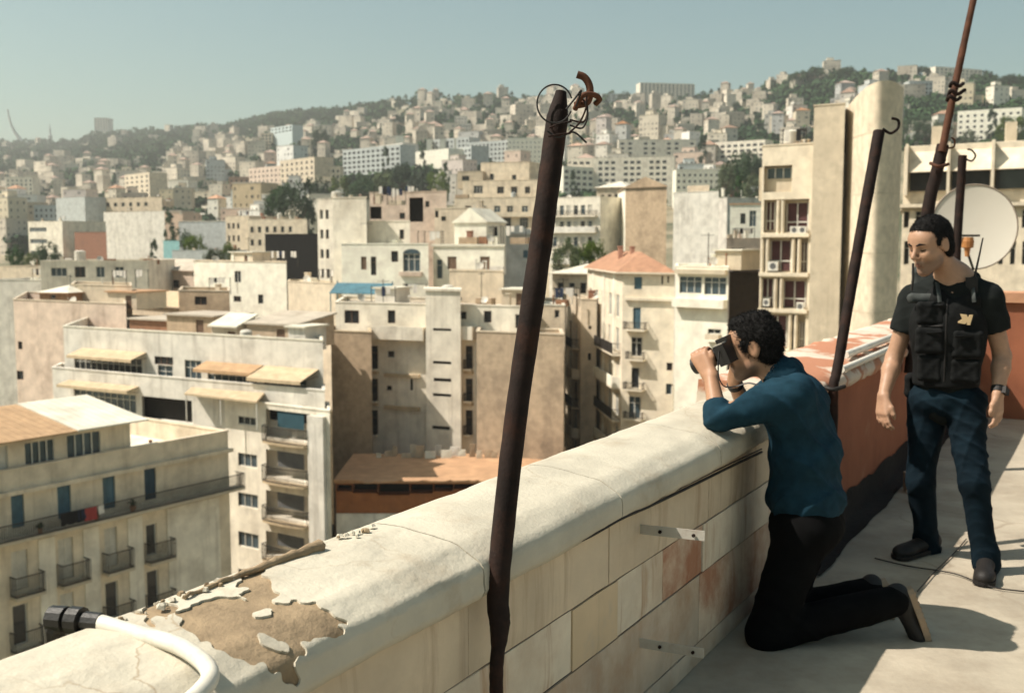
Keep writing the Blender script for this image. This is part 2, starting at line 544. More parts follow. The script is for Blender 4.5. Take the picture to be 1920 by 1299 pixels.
class Bld:
    """a building: front wall from photo column xl (Dl metres ahead) to xr (Dr metres ahead), top seen at row ytop"""

    def __init__(s, name, label, xl, Dl, xr, Dr, ytop, depth, wall, roof='flat', rmat=None, par=0.9, front=(), left=(), right=(), zb=None, cat='building',
                 group=None, xt=None, join=False, cop=None, back=True, ext=0.0, rise=2.2, over=0.5, ridge='x'):
        hy = 455
        A, B = at(xl, hy, Dl), at(xr, hy, Dr)
        A.z = B.z = 0
        du = (B - A).normalized()
        A = A - du * ext
        s.P0, s.du = A, du
        s.dv = Vector((-du.y, du.x, 0))
        s.W, s.dep = (B - A).length, depth
        xt = xl if xt is None else xt
        s.ztop = on_plane(xt, ytop, A, s.dv).z
        if zb is None:
            c = A + du * (s.W / 2) + s.dv * (depth / 2)
            zb = min(terrain(c.x, c.y), terrain(A.x, A.y)) - 1.5
        s.zb = zb
        s.H = s.ztop - zb
        s.root = empty(name, (A.x, A.y, zb), math.atan2(du.y, du.x))
        tag(s.root, label, cat, group)
        s.wall = wall
        glaze = lambda h: h[:4] + ('winr' if (int(h[0] * 7) + int(h[2])) % 3 else 'win',) if (len(h) == 5 and h[4] == 'void' and h[1] - h[0] > 0.45 and not join) else h
        s.front = [glaze(s.op('front', h)) for h in front]
        s.left = [glaze(s.op('left', h)) for h in left]
        s.right = [s.op('right', h) for h in right]
        s.par = par if roof == 'flat' else 0
        mb = MB()
        wall_open(mb, s.xf('front'), s.W, 0, s.H, s.front)
        wall_open(mb, s.xf('left'), depth, 0, s.H, s.left)
        wall_open(mb, s.xf('right'), depth, 0, s.H, s.right)
        W, d, H = s.W, depth, s.H
        mb.face([(W, d, 0), (0, d, 0), (0, d, H), (W, d, H)])
        if roof == 'flat' and par > 0:
            t = 0.22
            for q in ([(t, t), (W - t, t)], [(W - t, t), (W - t, d - t)], [(W - t, d - t), (t, d - t)], [(t, d - t), (t, t)]):
                (a, b), (c, e) = q
                mb.face([(c, e, H - par), (a, b, H - par), (a, b, H), (c, e, H)])
        mb.build('wall', wall, s.root)
        if roof == 'flat':
            mb = MB()
            z = H - par
            i = 0.0 if par <= 0 else 0.22
            mb.face([(i, i, z), (W - i, i, z), (W - i, d - i, z), (i, d - i, z)])
            if par <= 0:
                mb = MB()
                mb.box(-0.15, -0.15, H + 0.002, W + 0.15, d + 0.15, H + 0.22)
            rf = mb.build('roof', rmat or ROOFF, s.root)
            if par > 0:
                mb = MB()
                o, t2 = 0.05, 0.27
                mb.box(-o, -o, H + 0.002, W + o, t2, H + 0.11)
                mb.box(-o, d - t2, H + 0.002, W + o, d + o, H + 0.11)
                mb.box(-o, t2 + 0.001, H + 0.002, t2, d - t2 - 0.001, H + 0.108)
                mb.box(W - t2, t2 + 0.001, H + 0.002, W + o, d - t2 - 0.001, H + 0.108)
                mb.build('coping', cop or wall, s.root)
        elif roof in ('hip', 'gable'):
            s.pitched(roof, rmat or TERRA, rise, over, ridge)
        for face in ('front', 'left', 'right'):
            hs = getattr(s, face)
            if join and hs:
                mb = MB()
                xf = s.xf(face)
                for h in hs:
                    u0, u1, z0, z1 = h[:4]
                    mb.face([xf(u0, 0.2, z0), xf(u1, 0.2, z0), xf(u1, 0.2, z1), xf(u0, 0.2, z1)])
                tag(mb.build('glazing', PANE, s.root), kind='stuff')
            else:
                for h in hs:
                    add_window(s.root, s.xf(face), h)

    def xf(s, face):
        W, d = s.W, s.dep
        if face == 'front':
            return lambda u, w, z: (u, w, z)
        if face == 'left':
            return lambda u, w, z: (w, d - u, z)          # u runs from the back corner to the front corner
        return lambda u, w, z: (W - w, u, z)              # u runs from the front corner to the back corner

    def uz(s, face, x, y):
        if face == 'front':
            p = on_plane(x, y, s.P0, s.dv)
            return (p - s.P0).dot(s.du), p.z - s.zb
        o = s.P0 if face == 'left' else s.P0 + s.du * s.W
        p = on_plane(x, y, o, s.du)
        v = (p - o).dot(s.dv)
        return (s.dep - v if face == 'left' else v), p.z - s.zb

    def op(s, face, h):
        """photo rectangle (x0, y0, x1, y1, kind) or ('m', u0, u1, z0, z1, kind) in metres"""
        if h[0] == 'm':
            return h[1:]
        if h[0] == 't':          # heights measured down from the wall top
            return (h[1], h[2], s.H - h[3], s.H - h[4]) + tuple(h[5:])
        x0, y0, x1, y1, k = h[:5]
        xm, ym = (x0 + x1) / 2, (y0 + y1) / 2
        ua, ub = s.uz(face, x0, ym)[0], s.uz(face, x1, ym)[0]
        za, zc = s.uz(face, xm, y1)[1], s.uz(face, xm, y0)[1]
        U = s.W if face == 'front' else s.dep
        ua, ub = max(0.05, min(ua, ub)), min(U - 0.05, max(ua, ub))
        return (ua, max(ub, ua + 0.2), max(0.05, za), min(s.H - 0.05, max(zc, za + 0.2)), k) + tuple(h[5:])

    def pitched(s, roof, rm, rise, over, ridge):
        W, d, H, o = s.W, s.dep, s.H, over
        z = H + 0.01
        E = [(-o, -o, z), (W + o, -o, z), (W + o, d + o, z), (-o, d + o, z)]
        T = H + rise
        if ridge == 'x':
            k = min(W, d) / 2 if roof == 'hip' else -o
            R0, R1 = (k, d / 2, T), (W - k, d / 2, T)
            fs = [[E[0], E[1], R1, R0], [E[2], E[3], R0, R1], [E[1], E[2], R1], [E[3], E[0], R0]]
        else:
            k = min(W, d) / 2 if roof == 'hip' else -o
            R0, R1 = (W / 2, k, T), (W / 2, d - k, T)
            fs = [[E[1], E[2], R1, R0], [E[3], E[0], R0, R1], [E[0], E[1], R0], [E[2], E[3], R1]]
        mb = MB()
        for i, f in enumerate(fs):
            mb.face(f, 1 if (roof == 'gable' and i >= 2) else 0)
        mb.face([E[3], E[2], E[1], E[0]])
        s.roof = mb.build('roof', [rm, s.wall], s.root)
        mb = MB()
        mb.box(-o - 0.05, -o - 0.05, z - 0.14, W + o + 0.05, -o + 0.03, z - 0.01)
        mb.box(-o - 0.05, -o + 0.031, z - 0.14, -o + 0.03, d + o, z - 0.01)
        mb.box(W + o - 0.03, -o + 0.031, z - 0.14, W + o + 0.05, d + o, z - 0.01)
        mb.build('gutter', s.wall, s.root)

    def balcony(s, face, x0, ytop, x1, ybot, out=0.9, solid=None, rail=IRON, slab=None, m=None, rounded=False):
        """photo rectangle: railing top row to slab bottom row"""
        xf = s.xf(face)
        if m:
            ua, ub, za, zc = m
        else:
            xm, ym = (x0 + x1) / 2, (ytop + ybot) / 2
            ua, ub = s.uz(face, x0, ym)[0], s.uz(face, x1, ym)[0]
            za, zc = s.uz(face, xm, ybot)[1], s.uz(face, xm, ytop)[1]
        mb = MB()
        t = 0.16
        if rounded:
            n = 8
            pts = [(ua, -0.002)] + [(lerp(ua, ub, 0.5 - 0.5 * math.cos(PI * i / n)), -out * (0.55 + 0.45 * math.sin(PI * i / n))) for i in range(n + 1)] + [(ub, -0.002)]
            lo = [xf(u, w, za) for u, w in pts]
            hi = [xf(u, w, za + t) for u, w in pts]
            k = len(pts)
            mb.mesh(lo + hi, [tuple(reversed(range(k))), tuple(range(k, 2 * k))] + [(i, (i + 1) % k, k + (i + 1) % k, k + i) for i in range(k)])
        else:
            xbox(mb, xf, ua, ub, -out, -0.002, za, za + t)
        b = mb.build('balcony', slab or s.wall, s.root)
        mb = MB()
        if solid:
            if rounded:
                for i in range(len(pts) - 1):
                    (p, q), (p2, q2) = pts[i], pts[i + 1]
                    mb.bar(xf(p, q, (za + t + zc) / 2), xf(p2, q2, (za + t + zc) / 2), 0.1, zc - za - t - 0.004)
            else:
                xbox(mb, xf, ua, ub, -out, -out + 0.12, za + t + 0.002, zc)
                xbox(mb, xf, ua, ua + 0.12, -out + 0.121, -0.002, za + t + 0.002, zc - 0.002)
                xbox(mb, xf, ub - 0.12, ub, -out + 0.121, -0.002, za + t + 0.002, zc - 0.002)
            mb.build('balustrade', solid, b)
            return b
        if rounded:
            P = pts
        else:
            P = [(ua + 0.03, -0.03), (ua + 0.03, -out + 0.03), (ub - 0.03, -out + 0.03), (ub - 0.03, -0.03)]
        for i in range(len(P) - 1):
            p, q = P[i], P[i + 1]
            mb.bar(xf(p[0], p[1], zc), xf(q[0], q[1], zc), 0.05)
            mb.bar(xf(p[0], p[1], za + t + 0.08), xf(q[0], q[1], za + t + 0.08), 0.04)
            L = math.hypot(q[0] - p[0], q[1] - p[1])
            n = max(1, int(L / 0.13))
            for k in range(n):
                u, w = lerp(p[0], q[0], k / n), lerp(p[1], q[1], k / n)
                mb.bar(xf(u, w, za + t), xf(u, w, zc), 0.028)
        mb.build('railing', rail, b)
        return b

    def ledge(s, face, x0, y0, x1, y1, out=0.25, mt=None, name='ledge'):
        xf = s.xf(face)
        h = s.op(face, (x0, y0, x1, y1, 'x'))
        mb = MB()
        xbox(mb, xf, h[0], h[1], -out, -0.002, h[2], h[3])
        return mb.build(name, mt or s.wall, s.root)

    def awning(s, x0, y0, x1, y1, out=1.4, drop=0.55, mt=None):
        """sloping cloth from the wall line (top row y0) outwards, seen between columns x0 and x1"""
        ua, z = s.uz('front', x0, y0)
        ub, z2 = s.uz('front', x1, y1)
        z = (z + z2) / 2
        mb = MB()
        t = 0.05
        mb.mesh([(ua, -0.02, z), (ub, -0.02, z), (ub, -out, z - drop), (ua, -out, z - drop), (ua, -0.02, z + t), (ub, -0.02, z + t), (ub, -out, z - drop + t), (ua, -out, z - drop + t)],
                [(0, 1, 2, 3), (7, 6, 5, 4), (0, 3, 7, 4), (1, 5, 6, 2), (2, 6, 7, 3), (0, 4, 5, 1)])
        mb.box(ua, -out - 0.02, z - drop - 0.2, ub, -out - 0.001, z - drop + t)
        o = mb.build('awning', mt or AWNO, s.root)
        mb = MB()
        for u in (ua + 0.05, ub - 0.05):
            mb.bar((u, -0.02, z - 0.5), (u, -out + 0.03, z - drop - 0.02), 0.04)
        mb.build('awning_arm', IRON, o)
        return o

    def block(s, name, u0, u1, w0, w1, z0, z1, mt, parent=None):
        mb = MB()
        mb.box(u0, w0, z0, u1, w1, z1)
        return mb.build(name, mt, parent or s.root)


def grid(u0, u1, z0, z1, nc, nr, w, h, kind='win', base=1.0):
    out = []
    for r in range(nr):
        for c in range(nc):
            uc = u0 + (u1 - u0) * (c + 0.5) / nc
            zz = z0 + (z1 - z0) * r / nr + base
            out.append(('m', uc - w / 2, uc + w / 2, zz, zz + h, kind))
    return out
# ------------------------------------------------------------------ the near town, building by building
def zoomed(ox, oy, sc):
    return lambda a, b, c, d, *k: (ox + a * sc, oy + b * sc, ox + c * sc, oy + d * sc) + k


def attach(child, parent):
    mp = Matrix.Translation(parent.location) @ Matrix.Rotation(parent.rotation_euler.z, 4, 'Z')
    child.parent = parent
    child.matrix_parent_inverse = mp.inverted()
    for k in ('label', 'category', 'group'):
        if k in child:
            del child[k]


# --- cream block with the long balcony, bottom left
z1 = zoomed(0, 720, 0.354)
A = Bld('apartment_building', 'cream apartment block with blue shutters and one long black balcony, lower left', 16, 59, 418, 71, 812, 13, CREAM, xt=411, par=1.25, ext=7, zb=-32,
        rmat=ROOFW, front=[z1(60, 570, 130, 760, 'shutb'), z1(305, 520, 378, 712, 'shutb'), z1(545, 475, 612, 660, 'shutb'), z1(765, 430, 828, 612, 'shutd'),
               z1(60, 880, 150, 1085, 'shutw'), z1(310, 815, 390, 1030, 'shutw'), z1(555, 760, 622, 965, 'shutw'), z1(775, 740, 832, 905, 'french'),
               z1(70, 1165, 150, 1380, 'french'), z1(322, 1105, 395, 1320, 'shutw'), z1(560, 1045, 628, 1240, 'french'), z1(780, 985, 842, 1180, 'french')])
A.balcony('front', 0, 0, 0, 0, out=1.0, m=(-0.3, A.W + 0.55, A.uz('front', 16, 1013)[1], A.uz('front', 16, 1013)[1] + 1.1), slab=CONC)
for q in (z1(50, 1000, 210, 1120), z1(300, 935, 450, 1058), z1(540, 875, 680, 992), z1(765, 825, 900, 938), z1(50, 1290, 210, 1410), z1(300, 1225, 450, 1345), z1(545, 1155, 690, 1262), z1(770, 1095, 905, 1205)):
    A.balcony('front', *q, out=0.7, slab=CONC)
for a, b in ((208, 296), (447, 530), (684, 762)):
    q = z1(a, 760, b, 1290)
    h = A.op('front', (*q, 'x'))
    A.block('render_panel', h[0], h[1], -0.06, -0.002, 2, A.uz('front', 16, 1013)[1] - 0.35, WHITE)
h = A.op('front', (*z1(892, 680, 1168, 1290), 'x'))
A.block('render_panel', h[0], h[1], -0.06, -0.002, 2, A.uz('front', 16, 1013)[1] - 0.35, WHITE)
zc = A.H - A.par
A.block('cornice', -0.15, A.W + 0.2, -0.3, -0.003, zc - 0.12, zc + 0.12, CREAM)
for k in range(5):      # moulded heads over the shutters
    pass
# penthouse on its terrace
up = A.uz('front', 250, 800)[0]
pz = A.uz('front', 262, 790)[1]
mb = MB()
pf = [(0.6 + 0.0, 3.4, zc + 1.35, pz - 0.25), (4.4, 6.6, zc + 1.2, pz - 0.25), (7.6, 9.4, zc + 1.35, pz - 0.3), (10.2, 12.4, zc + 1.2, pz - 0.25), (13.1, 15.2, zc + 1.2, pz - 0.3)]
pf = [q for q in pf if q[1] < up - 0.2]
wall_open(mb, lambda u, w, z: (u, w + 0.35, z), up, zc + 0.003, pz, pf, 0.15)
mb.face([(up, 0.35, zc), (up, 6.5, zc), (up, 6.5, pz + 0.7), (up, 0.35, pz)])
mb.build('penthouse', CREAM, A.root)
for i, q in enumerate(pf):
    mb = MB()
    n = 4
    for k in range(n + 1):
        u = lerp(q[0], q[1], k / n)
        mb.box(u - 0.035, 0.40, q[2], u + 0.035, 0.46, q[3])
    f = mb.build('window', FRAMEW, A.root)
    mb = MB()
    mb.face([(q[0], 0.48, q[2]), (q[1], 0.48, q[2]), (q[1], 0.48, q[3]), (q[0], 0.48, q[3])])
    mb.build('pane', PANEB if i != 1 else SHUTW, f)


def canopy(u0, u1, m, dz, nm):
    mb = MB()
    n = max(4, int((u1 - u0) / 0.5))
    for k in range(n):
        a, b = lerp(u0, u1, k / n), lerp(u0, u1, (k + 1) / n) - 0.03
        mb.mesh([(a, -0.35, pz + dz), (b, -0.35, pz + dz), (b, 6.2, pz + 1.0 + dz), (a, 6.2, pz + 1.0 + dz), (a, -0.35, pz + dz + 0.09), (b, -0.35, pz + dz + 0.09), (b, 6.2, pz + 1.09 + dz), (a, 6.2, pz + 1.09 + dz)],
                [(3, 2, 1, 0), (4, 5, 6, 7), (0, 1, 5, 4), (1, 2, 6, 5), (2, 3, 7, 6), (3, 0, 4, 7)])
    return mb.build(nm, m, A.root)


um = A.uz('front', 140, 800)[0]
canopy(-0.3, um, AWNO, 0.0, 'terrace_canopy')
canopy(um + 0.02, up + 0.9, ROOFW, 0.04, 'terrace_canopy')
# laundry bundle and plants on the long balcony
zbal = A.uz('front', 16, 1013)[1]

# --- grey white block with awnings
z2 = zoomed(80, 560, 0.2917)
B = Bld('apartment_building', 'grey white flat-roofed block with ochre awnings on its top storey', 112, 96, 602, 81.5, 612, 13, GREYW, par=1.1, zb=-32, cop=ROOFW,
        front=[z2(205, 372, 640, 520, 'void'), z2(720, 372, 838, 425, 'void'), z2(742, 428, 838, 560, 'winb'), z2(915, 395, 1022, 560, 'winb'), z2(1062, 452, 1380, 600, 'winb'), z2(1420, 510, 1700, 640, 'winb')])
B.awning(80 + 255 * .2917, 560 + 318 * .2917, 80 + 668 * .2917, 560 + 348 * .2917, out=1.7, drop=0.5, mt=AWNC)
B.awning(80 + 1052 * .2917, 560 + 405 * .2917, 80 + 1420 * .2917, 560 + 428 * .2917, out=1.5, drop=0.5, mt=AWNO)
B.awning(80 + 1432 * .2917, 560 + 435 * .2917, 80 + 1775 * .2917, 560 + 452 * .2917, out=2.2, drop=0.75, mt=AWNC)
B3 = Bld('apartment_terrace', 'projecting grey terrace storey with parapet below the awning block', 88, 94.0, 604, 79.0, 692, 2.6, GREYW, par=1.0, zb=-32, xt=127, cop=GREYW,
         front=[z2(205, 600, 600, 720, 'winb'), z2(640, 640, 960, 790, 'void', 0.9), z2(1460, 690, 1700, 790, 'void', 0.9)])
B3.awning(80 + 170 * .2917, 560 + 528 * .2917, 80 + 620 * .2917, 560 + 562 * .2917, out=1.3, drop=0.25, mt=AWNC)
z3 = zoomed(380, 700, 0.2924)
B2 = Bld('apartment_wing', 'pale wing with four stacked curved balconies beside the cream block', 413, 83.0, 613, 77.0, 748, 3.0, WHITE, par=0.3, zb=-32, rmat=ROOFW,
         front=[z3(230, 278, 342, 332, 'win'), z3(228, 515, 350, 600, 'winb'), z3(228, 770, 356, 860, 'winb'), z3(230, 1022, 360, 1118, 'winb'), z3(230, 1265, 360, 1360, 'winb'),
                z3(408, 245, 690, 425, 'void', 1.2), z3(408, 505, 690, 680, 'void', 1.2), z3(408, 770, 690, 935, 'void', 1.2), z3(408, 1035, 690, 1190, 'void', 1.2), z3(408, 1290, 690, 1440, 'void', 1.2)])
for k, (a, b) in enumerate(((345, 455), (600, 712), (862, 965), (1110, 1220), (1360, 1470))):
    q = z3(408, a, 690, b)
    B2.balcony('front', *q, out=0.8, rounded=True, slab=AWNC, rail=IRON)
    h = B2.op('front', (*z3(480, a - 110, 650, a + 10), 'x'))
    B2.block('sun_curtain', h[0], h[1], 0.10, 0.14, h[2], h[3], CURT if k == 0 else CURG)
h = B2.op('front', (*z3(700, 200, 800, 1500), 'x'))
B2.block('pilaster', h[0], h[1], -0.35, -0.003, 0.1, B2.H - 0.4, GREYW)
ua, ub = B2.uz('front', 368, 745)[0], B2.uz('front', 503, 752)[0]
mb = MB()
mb.mesh([(ua, -1.2, B2.H + 0.25), (ub, -1.2, B2.H + 0.25), (ub, 2.6, B2.H + 0.75), (ua, 2.6, B2.H + 0.75), (ua, -1.2, B2.H + 0.4), (ub, -1.2, B2.H + 0.4), (ub, 2.6, B2.H + 0.9), (ua, 2.6, B2.H + 0.9)],
        [(3, 2, 1, 0), (4, 5, 6, 7), (0, 1, 5, 4), (1, 2, 6, 5), (2, 3, 7, 6), (3, 0, 4, 7)])
mb.build('terrace_canopy', AWNC, B2.root)
mb = MB()
for u in (ua + 0.1, (ua + ub) / 2, ub - 0.1):
    mb.bar((u, -1.1, B2.H - 1.8), (u, -1.1, B2.H + 0.26), 0.07)
mb.build('canopy_post', FRAMEW, B2.root)

# --- white building with brown party-wall wings
z4 = zoomed(600, 520, 0.2617)
C = Bld('apartment_building', 'white light-well building between two bare brown party walls', 627, 101, 1000, 93.6, 567, 10, WHITE, par=0.35, zb=-32, rmat=ROOFF,
        front=[z4(175, 235, 280, 330, 'winr'), z4(485, 235, 540, 330, 'winr'), z4(1005, 245, 1050, 300, 'void'), z4(1175, 240, 1230, 325, 'winr'), z4(1400, 265, 1460, 365, 'winr'),
               z4(485, 525, 535, 575, 'void'), z4(480, 775, 515, 810, 'void'), z4(648, 725, 666, 810, 'void'),
               z4(367, 490, 415, 660, 'void'), z4(367, 725, 415, 890, 'void'), z4(367, 950, 415, 1130, 'void'), z4(1045, 490, 1095, 660, 'void'), z4(1045, 725, 1095, 890, 'void'), z4(1045, 950, 1095, 1130, 'void')])
for q in (z4(470, 690, 720, 712), z4(470, 920, 720, 945), z4(362, 668, 425, 690), z4(362, 895, 425, 915), z4(1040, 668, 1100, 690), z4(1040, 895, 1100, 915)):
    C.ledge('front', *q, out=0.35, mt=AWNC)
for a, b in ((362, 775), (1000, 1125)):
    q = z4(a, 345, b, 440)
    C.balcony('front', *q, out=1.1, solid=WHITE)
for q in (z4(367, 590, 415, 665), z4(367, 830, 415, 895), z4(367, 1060, 415, 1135), z4(1040, 590, 1095, 665), z4(1040, 830, 1095, 895), z4(1040, 1060, 1095, 1135)):
    C.balcony('front', *q, out=0.5)
w1 = Bld('wing', '', 617.5, 96.2, 694, 94.6, 621, 4.9, BROWN, par=0.3, zb=-32, cop=AWNC)
attach(w1.root, C.root)
w2 = Bld('wing', '', 893, 91.2, 1058, 88.0, 622, 4.9, BROWN2, par=0.3, zb=-32, cop=SAND)
attach(w2.root, C.root)
tw = Bld('stair_tower', '', 797, 96.0, 863, 94.7, 545, 2.5, WHITE, par=0, zb=-32, rmat=WHITE,
         front=[z4(810, 365, 940, 384, 'slot'), z4(810, 600, 940, 622, 'slot'), z4(815, 722, 940, 748, 'slot'), z4(810, 832, 940, 855, 'slot'), z4(805, 1065, 930, 1090, 'slot')])
attach(tw.root, C.root)

# --- roof-top house behind it
z6 = zoomed(580, 330, 0.2604)
C2 = Bld('terrace_house', 'white terrace house with a tall arched window and a brown side door', 640, 113.5, 803, 110, 458, 8, WHITEC, par=0.5, rmat=ROOFW,
         front=[z6(372, 580, 412, 675, 'shutr'), z6(443, 580, 482, 715, 'winr'), z6(675, 560, 800, 690, 'winb'), z6(590, 540, 640, 620, 'void')])
# arch head over the window
h = C2.op('front', (*z6(675, 535, 800, 560), 'x'))
mb = MB()
n = 12
arc = [(lerp(h[0], h[1], 0.5 - 0.5 * math.cos(PI * i / n)), -0.02, h[2] + (h[3] - h[2]) * 1.4 * math.sin(PI * i / n)) for i in range(n + 1)]
mb.face(list(reversed(arc)))
mb.build('arch_head', PANEB, C2.root)
C2.ledge('front', *z6(655, 690, 815, 720), out=0.3, mt=PINK)
mb = MB()
h = C2.op('front', (*z6(300, 762, 700, 812), 'x'))
mb.mesh([(h[0], -4.6, h[2] - 0.35), (h[1], -4.6, h[2] - 0.35), (h[1], -3, h[3] - 0.1), (h[0], -3, h[3] - 0.1), (h[0], -4.6, h[2] - 0.27), (h[1], -4.6, h[2] - 0.27), (h[1], -3, h[3] - 0.02), (h[0], -3, h[3] - 0.02)],
        [(3, 2, 1, 0), (4, 5, 6, 7), (0, 1, 5, 4), (1, 2, 6, 5), (2, 3, 7, 6), (3, 0, 4, 7)])
for u in (h[0] + 0.1, h[1] - 0.1):
    mb.bar((u, -4.5, h[2] - 2.8), (u, -4.5, h[2] - 0.36), 0.08)
    mb.bar((u, -3.05, h[2] - 2.8), (u, -3.05, h[3] + 0.2), 0.08)
mb.build('blue_tarpaulin', TARP, C2.root)
C3 = Bld('terrace_house', 'white flat house with two brown shutters under a broad slab roof', 812, 111.5, 945, 108, 462, 8, WHITEC, par=0, rmat=ROOFW,
         front=[z6(995, 580, 1060, 672, 'shutr'), z6(1230, 580, 1300, 672, 'shutr'), z6(918, 600, 960, 740, 'winb')])
C4 = Bld('terrace_block', 'low buff block on the terrace before the brown shutters', 842, 107, 944, 104.5, 508, 3, SAND, par=0.3, rmat=ROOFF, group=None)
C5 = Bld('roof_hut', 'small white gabled roof hut above the two brown shutters', 852, 117, 912, 115.4, 416, 5, WHITEC, roof='gable', rmat=ROOFW, rise=1.5, over=0.12, ridge='y', zb=-2, cat='hut')
C6 = Bld('roof_hut', 'long white roof hut with one narrow black window', 688, 119.5, 769, 117.5, 416, 5, WHITE, par=0.2, zb=-6, cat='hut', front=[z6(650, 385, 682, 455, 'void')])
C7 = Bld('apartment_tower', 'tall blank white side wall rising left of the roof huts', 625, 118.5, 688, 117, 372, 12, WHITE, par=0.4, left=[('t', 2, 3, 4, 2.5, 'void'), ('t', 6, 7, 4, 2.5, 'void'), ('t', 2, 3, 8, 6.5, 'void'), ('t', 6, 7, 8, 6.5, 'void'), ('t', 10, 11, 6, 4.5, 'void')])
C8 = Bld('ruined_house', 'decayed brown house with black window holes behind the roof huts', 694, 150, 838, 146, 362, 9, PINK, par=0.6,
         front=[z6(490, 140, 530, 185, 'void'), z6(420, 220, 520, 310, 'void', 1.0), z6(720, 155, 820, 330, 'void', 1.2), z6(835, 180, 865, 225, 'void'), z6(650, 265, 690, 310, 'void')])
C9 = Bld('terrace_house', 'buff house with low wall standing between ruined house and terraced block', 815, 140, 915, 136, 392, 8, SAND, par=0.6, front=[z6(950, 290, 985, 325, 'void'), z6(905, 250, 930, 300, 'void')])
C10 = Bld('blue_gabled_house', 'small pale blue house with low white gable beside the leaning pole', 940, 122, 1004, 122, 437, 8, GREYB, roof='gable', rmat=ROOFW, rise=0.9, over=0.3, ridge='y', front=[z6(1540, 535, 1575, 590, 'shutb')], cat='house')

# --- low orange roof beside the rooftop
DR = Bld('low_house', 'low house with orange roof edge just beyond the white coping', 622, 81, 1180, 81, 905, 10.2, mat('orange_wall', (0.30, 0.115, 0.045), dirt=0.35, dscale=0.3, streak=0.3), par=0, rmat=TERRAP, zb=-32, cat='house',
         front=[(624, 908, 660, 921, 'void', 1.3), (660.6, 906, 708, 924, 'void', 1.3), (708.6, 906, 768, 928, 'void', 1.3), (768.6, 907, 812, 925, 'void', 1.3), (812.6, 907, 850, 921, 'void', 1.3), (850.6, 907, 905, 917, 'void', 1.3), (906, 907, 1010, 913, 'void', 1.3)])  # near-black openings added to darken the strip below the eave, where shade falls
DR.block('wall_base', 0.02, DR.W - 0.02, -0.08, -0.004, 0, DR.uz('front', 700, 962)[1], GREYW)
rb = random.Random(4)
mb = MB()
pts = []
for i in range(64):
    pts.append((DR.W * i / 63, -0.45 - rb.random() * 0.55 - (0.5 if 6 < i < 14 else 0)))
poly = pts + [(DR.W, 0.3), (0, 0.3)]
mb.prism(poly, DR.H + 0.26, DR.H + 0.36)
mb.build('broken_eave', TERRAP, DR.root)
for i in range(26):     # sheets and rubble along the far roof edge
    u = 1.8 + i * 0.72 + rb.random() * 0.3
    mb = MB()
    w, hh = 0.35 + rb.random() * 0.55, 0.35 + rb.random() * 0.75
    w0 = 8.2 + rb.random() * 1.0
    mb.mesh([(u, w0, DR.H + 0.23), (u + w, w0 + 0.1, DR.H + 0.23), (u + w, w0 + 0.25, DR.H + 0.23 + hh), (u, w0 + 0.2, DR.H + 0.23 + hh), (u, w0 + 0.3, DR.H + 0.23), (u + w, w0 + 0.4, DR.H + 0.23), (u + w, w0 + 0.3, DR.H + 0.23 + hh), (u, w0 + 0.25, DR.H + 0.23 + hh)],
            [(0, 1, 2, 3), (5, 4, 7, 6), (0, 4, 5, 1), (1, 5, 6, 2), (3, 2, 6, 7), (4, 0, 3, 7)])
    mb.build('roof_sheet', (ROOFW, BROWN, BROWN, SAND, GREYW, BRICK, CONC)[rb.randrange(7)], DR.root)

# --- slim house with red hipped roof
z7 = zoomed(1010, 440, 0.3)
E = Bld('hip_roof_house', 'slim cream house with red hipped roof and blue shutters', 1168, 101.3, 1266, 98.7, 510, 15, mat('plaster_light_cream', (0.70, 0.62, 0.49), dirt=0.3, dscale=0.3, dcol=(0.4, 0.3, 0.2), streak=0.3, sscale=1.2, scale=0.8), roof='hip', rmat=TERRA, rise=1.9, over=0.45, ridge='y', zb=-32, cat='house',
        front=[z7(598, 265, 648, 342, 'shutb'), z7(768, 258, 780, 310, 'void'), z7(805, 258, 817, 300, 'void'), z7(590, 455, 640, 590, 'shutb'), z7(580, 640, 650, 760, 'win'), z7(580, 830, 632, 960, 'french'), z7(565, 1010, 640, 1150, 'winb'),
               z7(800, 800, 840, 850, 'void'), z7(795, 930, 840, 1000, 'winb')],
        left=[('m', 1.0 + 2.9 * c, 2.3 + 2.9 * c, 4.0 + 3.2 * r, 6.2 + 3.2 * r, 'winb' if (c + r) % 3 else 'shutw') for c in range(5) for r in range(8)])
for (a, b, c, d) in ((545, 545, 680, 600), (560, 730, 670, 785), (545, 920, 665, 972), (545, 1105, 660, 1155)):
    E.balcony('front', *z7(a, b, c, d), out=0.8)
for r in range(7):
    E.balcony('left', 0, 0, 0, 0, out=0.9, m=(0.5, 14.6, 3.55 + 3.2 * r, 4.75 + 3.2 * r), solid=WHITEC if r % 2 else None)
E.ledge('front', *z7(540, 395, 860, 412), out=0.3)
for a, b in ((0.15, 3.0), (0.15, 7.8), (0.15, 12.0)):
    mb = MB()
    mb.box(a - 0.3, E.dep - b - 0.3, 6, a - 0.16, E.dep - b + 0.05, E.H - 0.3)
    mb.build('pier', WHITEC, E.root)
for a, b in ((1.3, 6.0), (1.9, 8.0), (2.2, 4.6), (2.6, 10.5)):
    mb = MB()
    mb.box(a, b, E.H + 0.3, a + 0.4, b + 0.5, E.H + 2.3)
    mb.box(a - 0.06, b - 0.06, E.H + 2.302, a + 0.46, b + 0.56, E.H + 2.42)
    mb.build('chimney', BRICK, E.root)

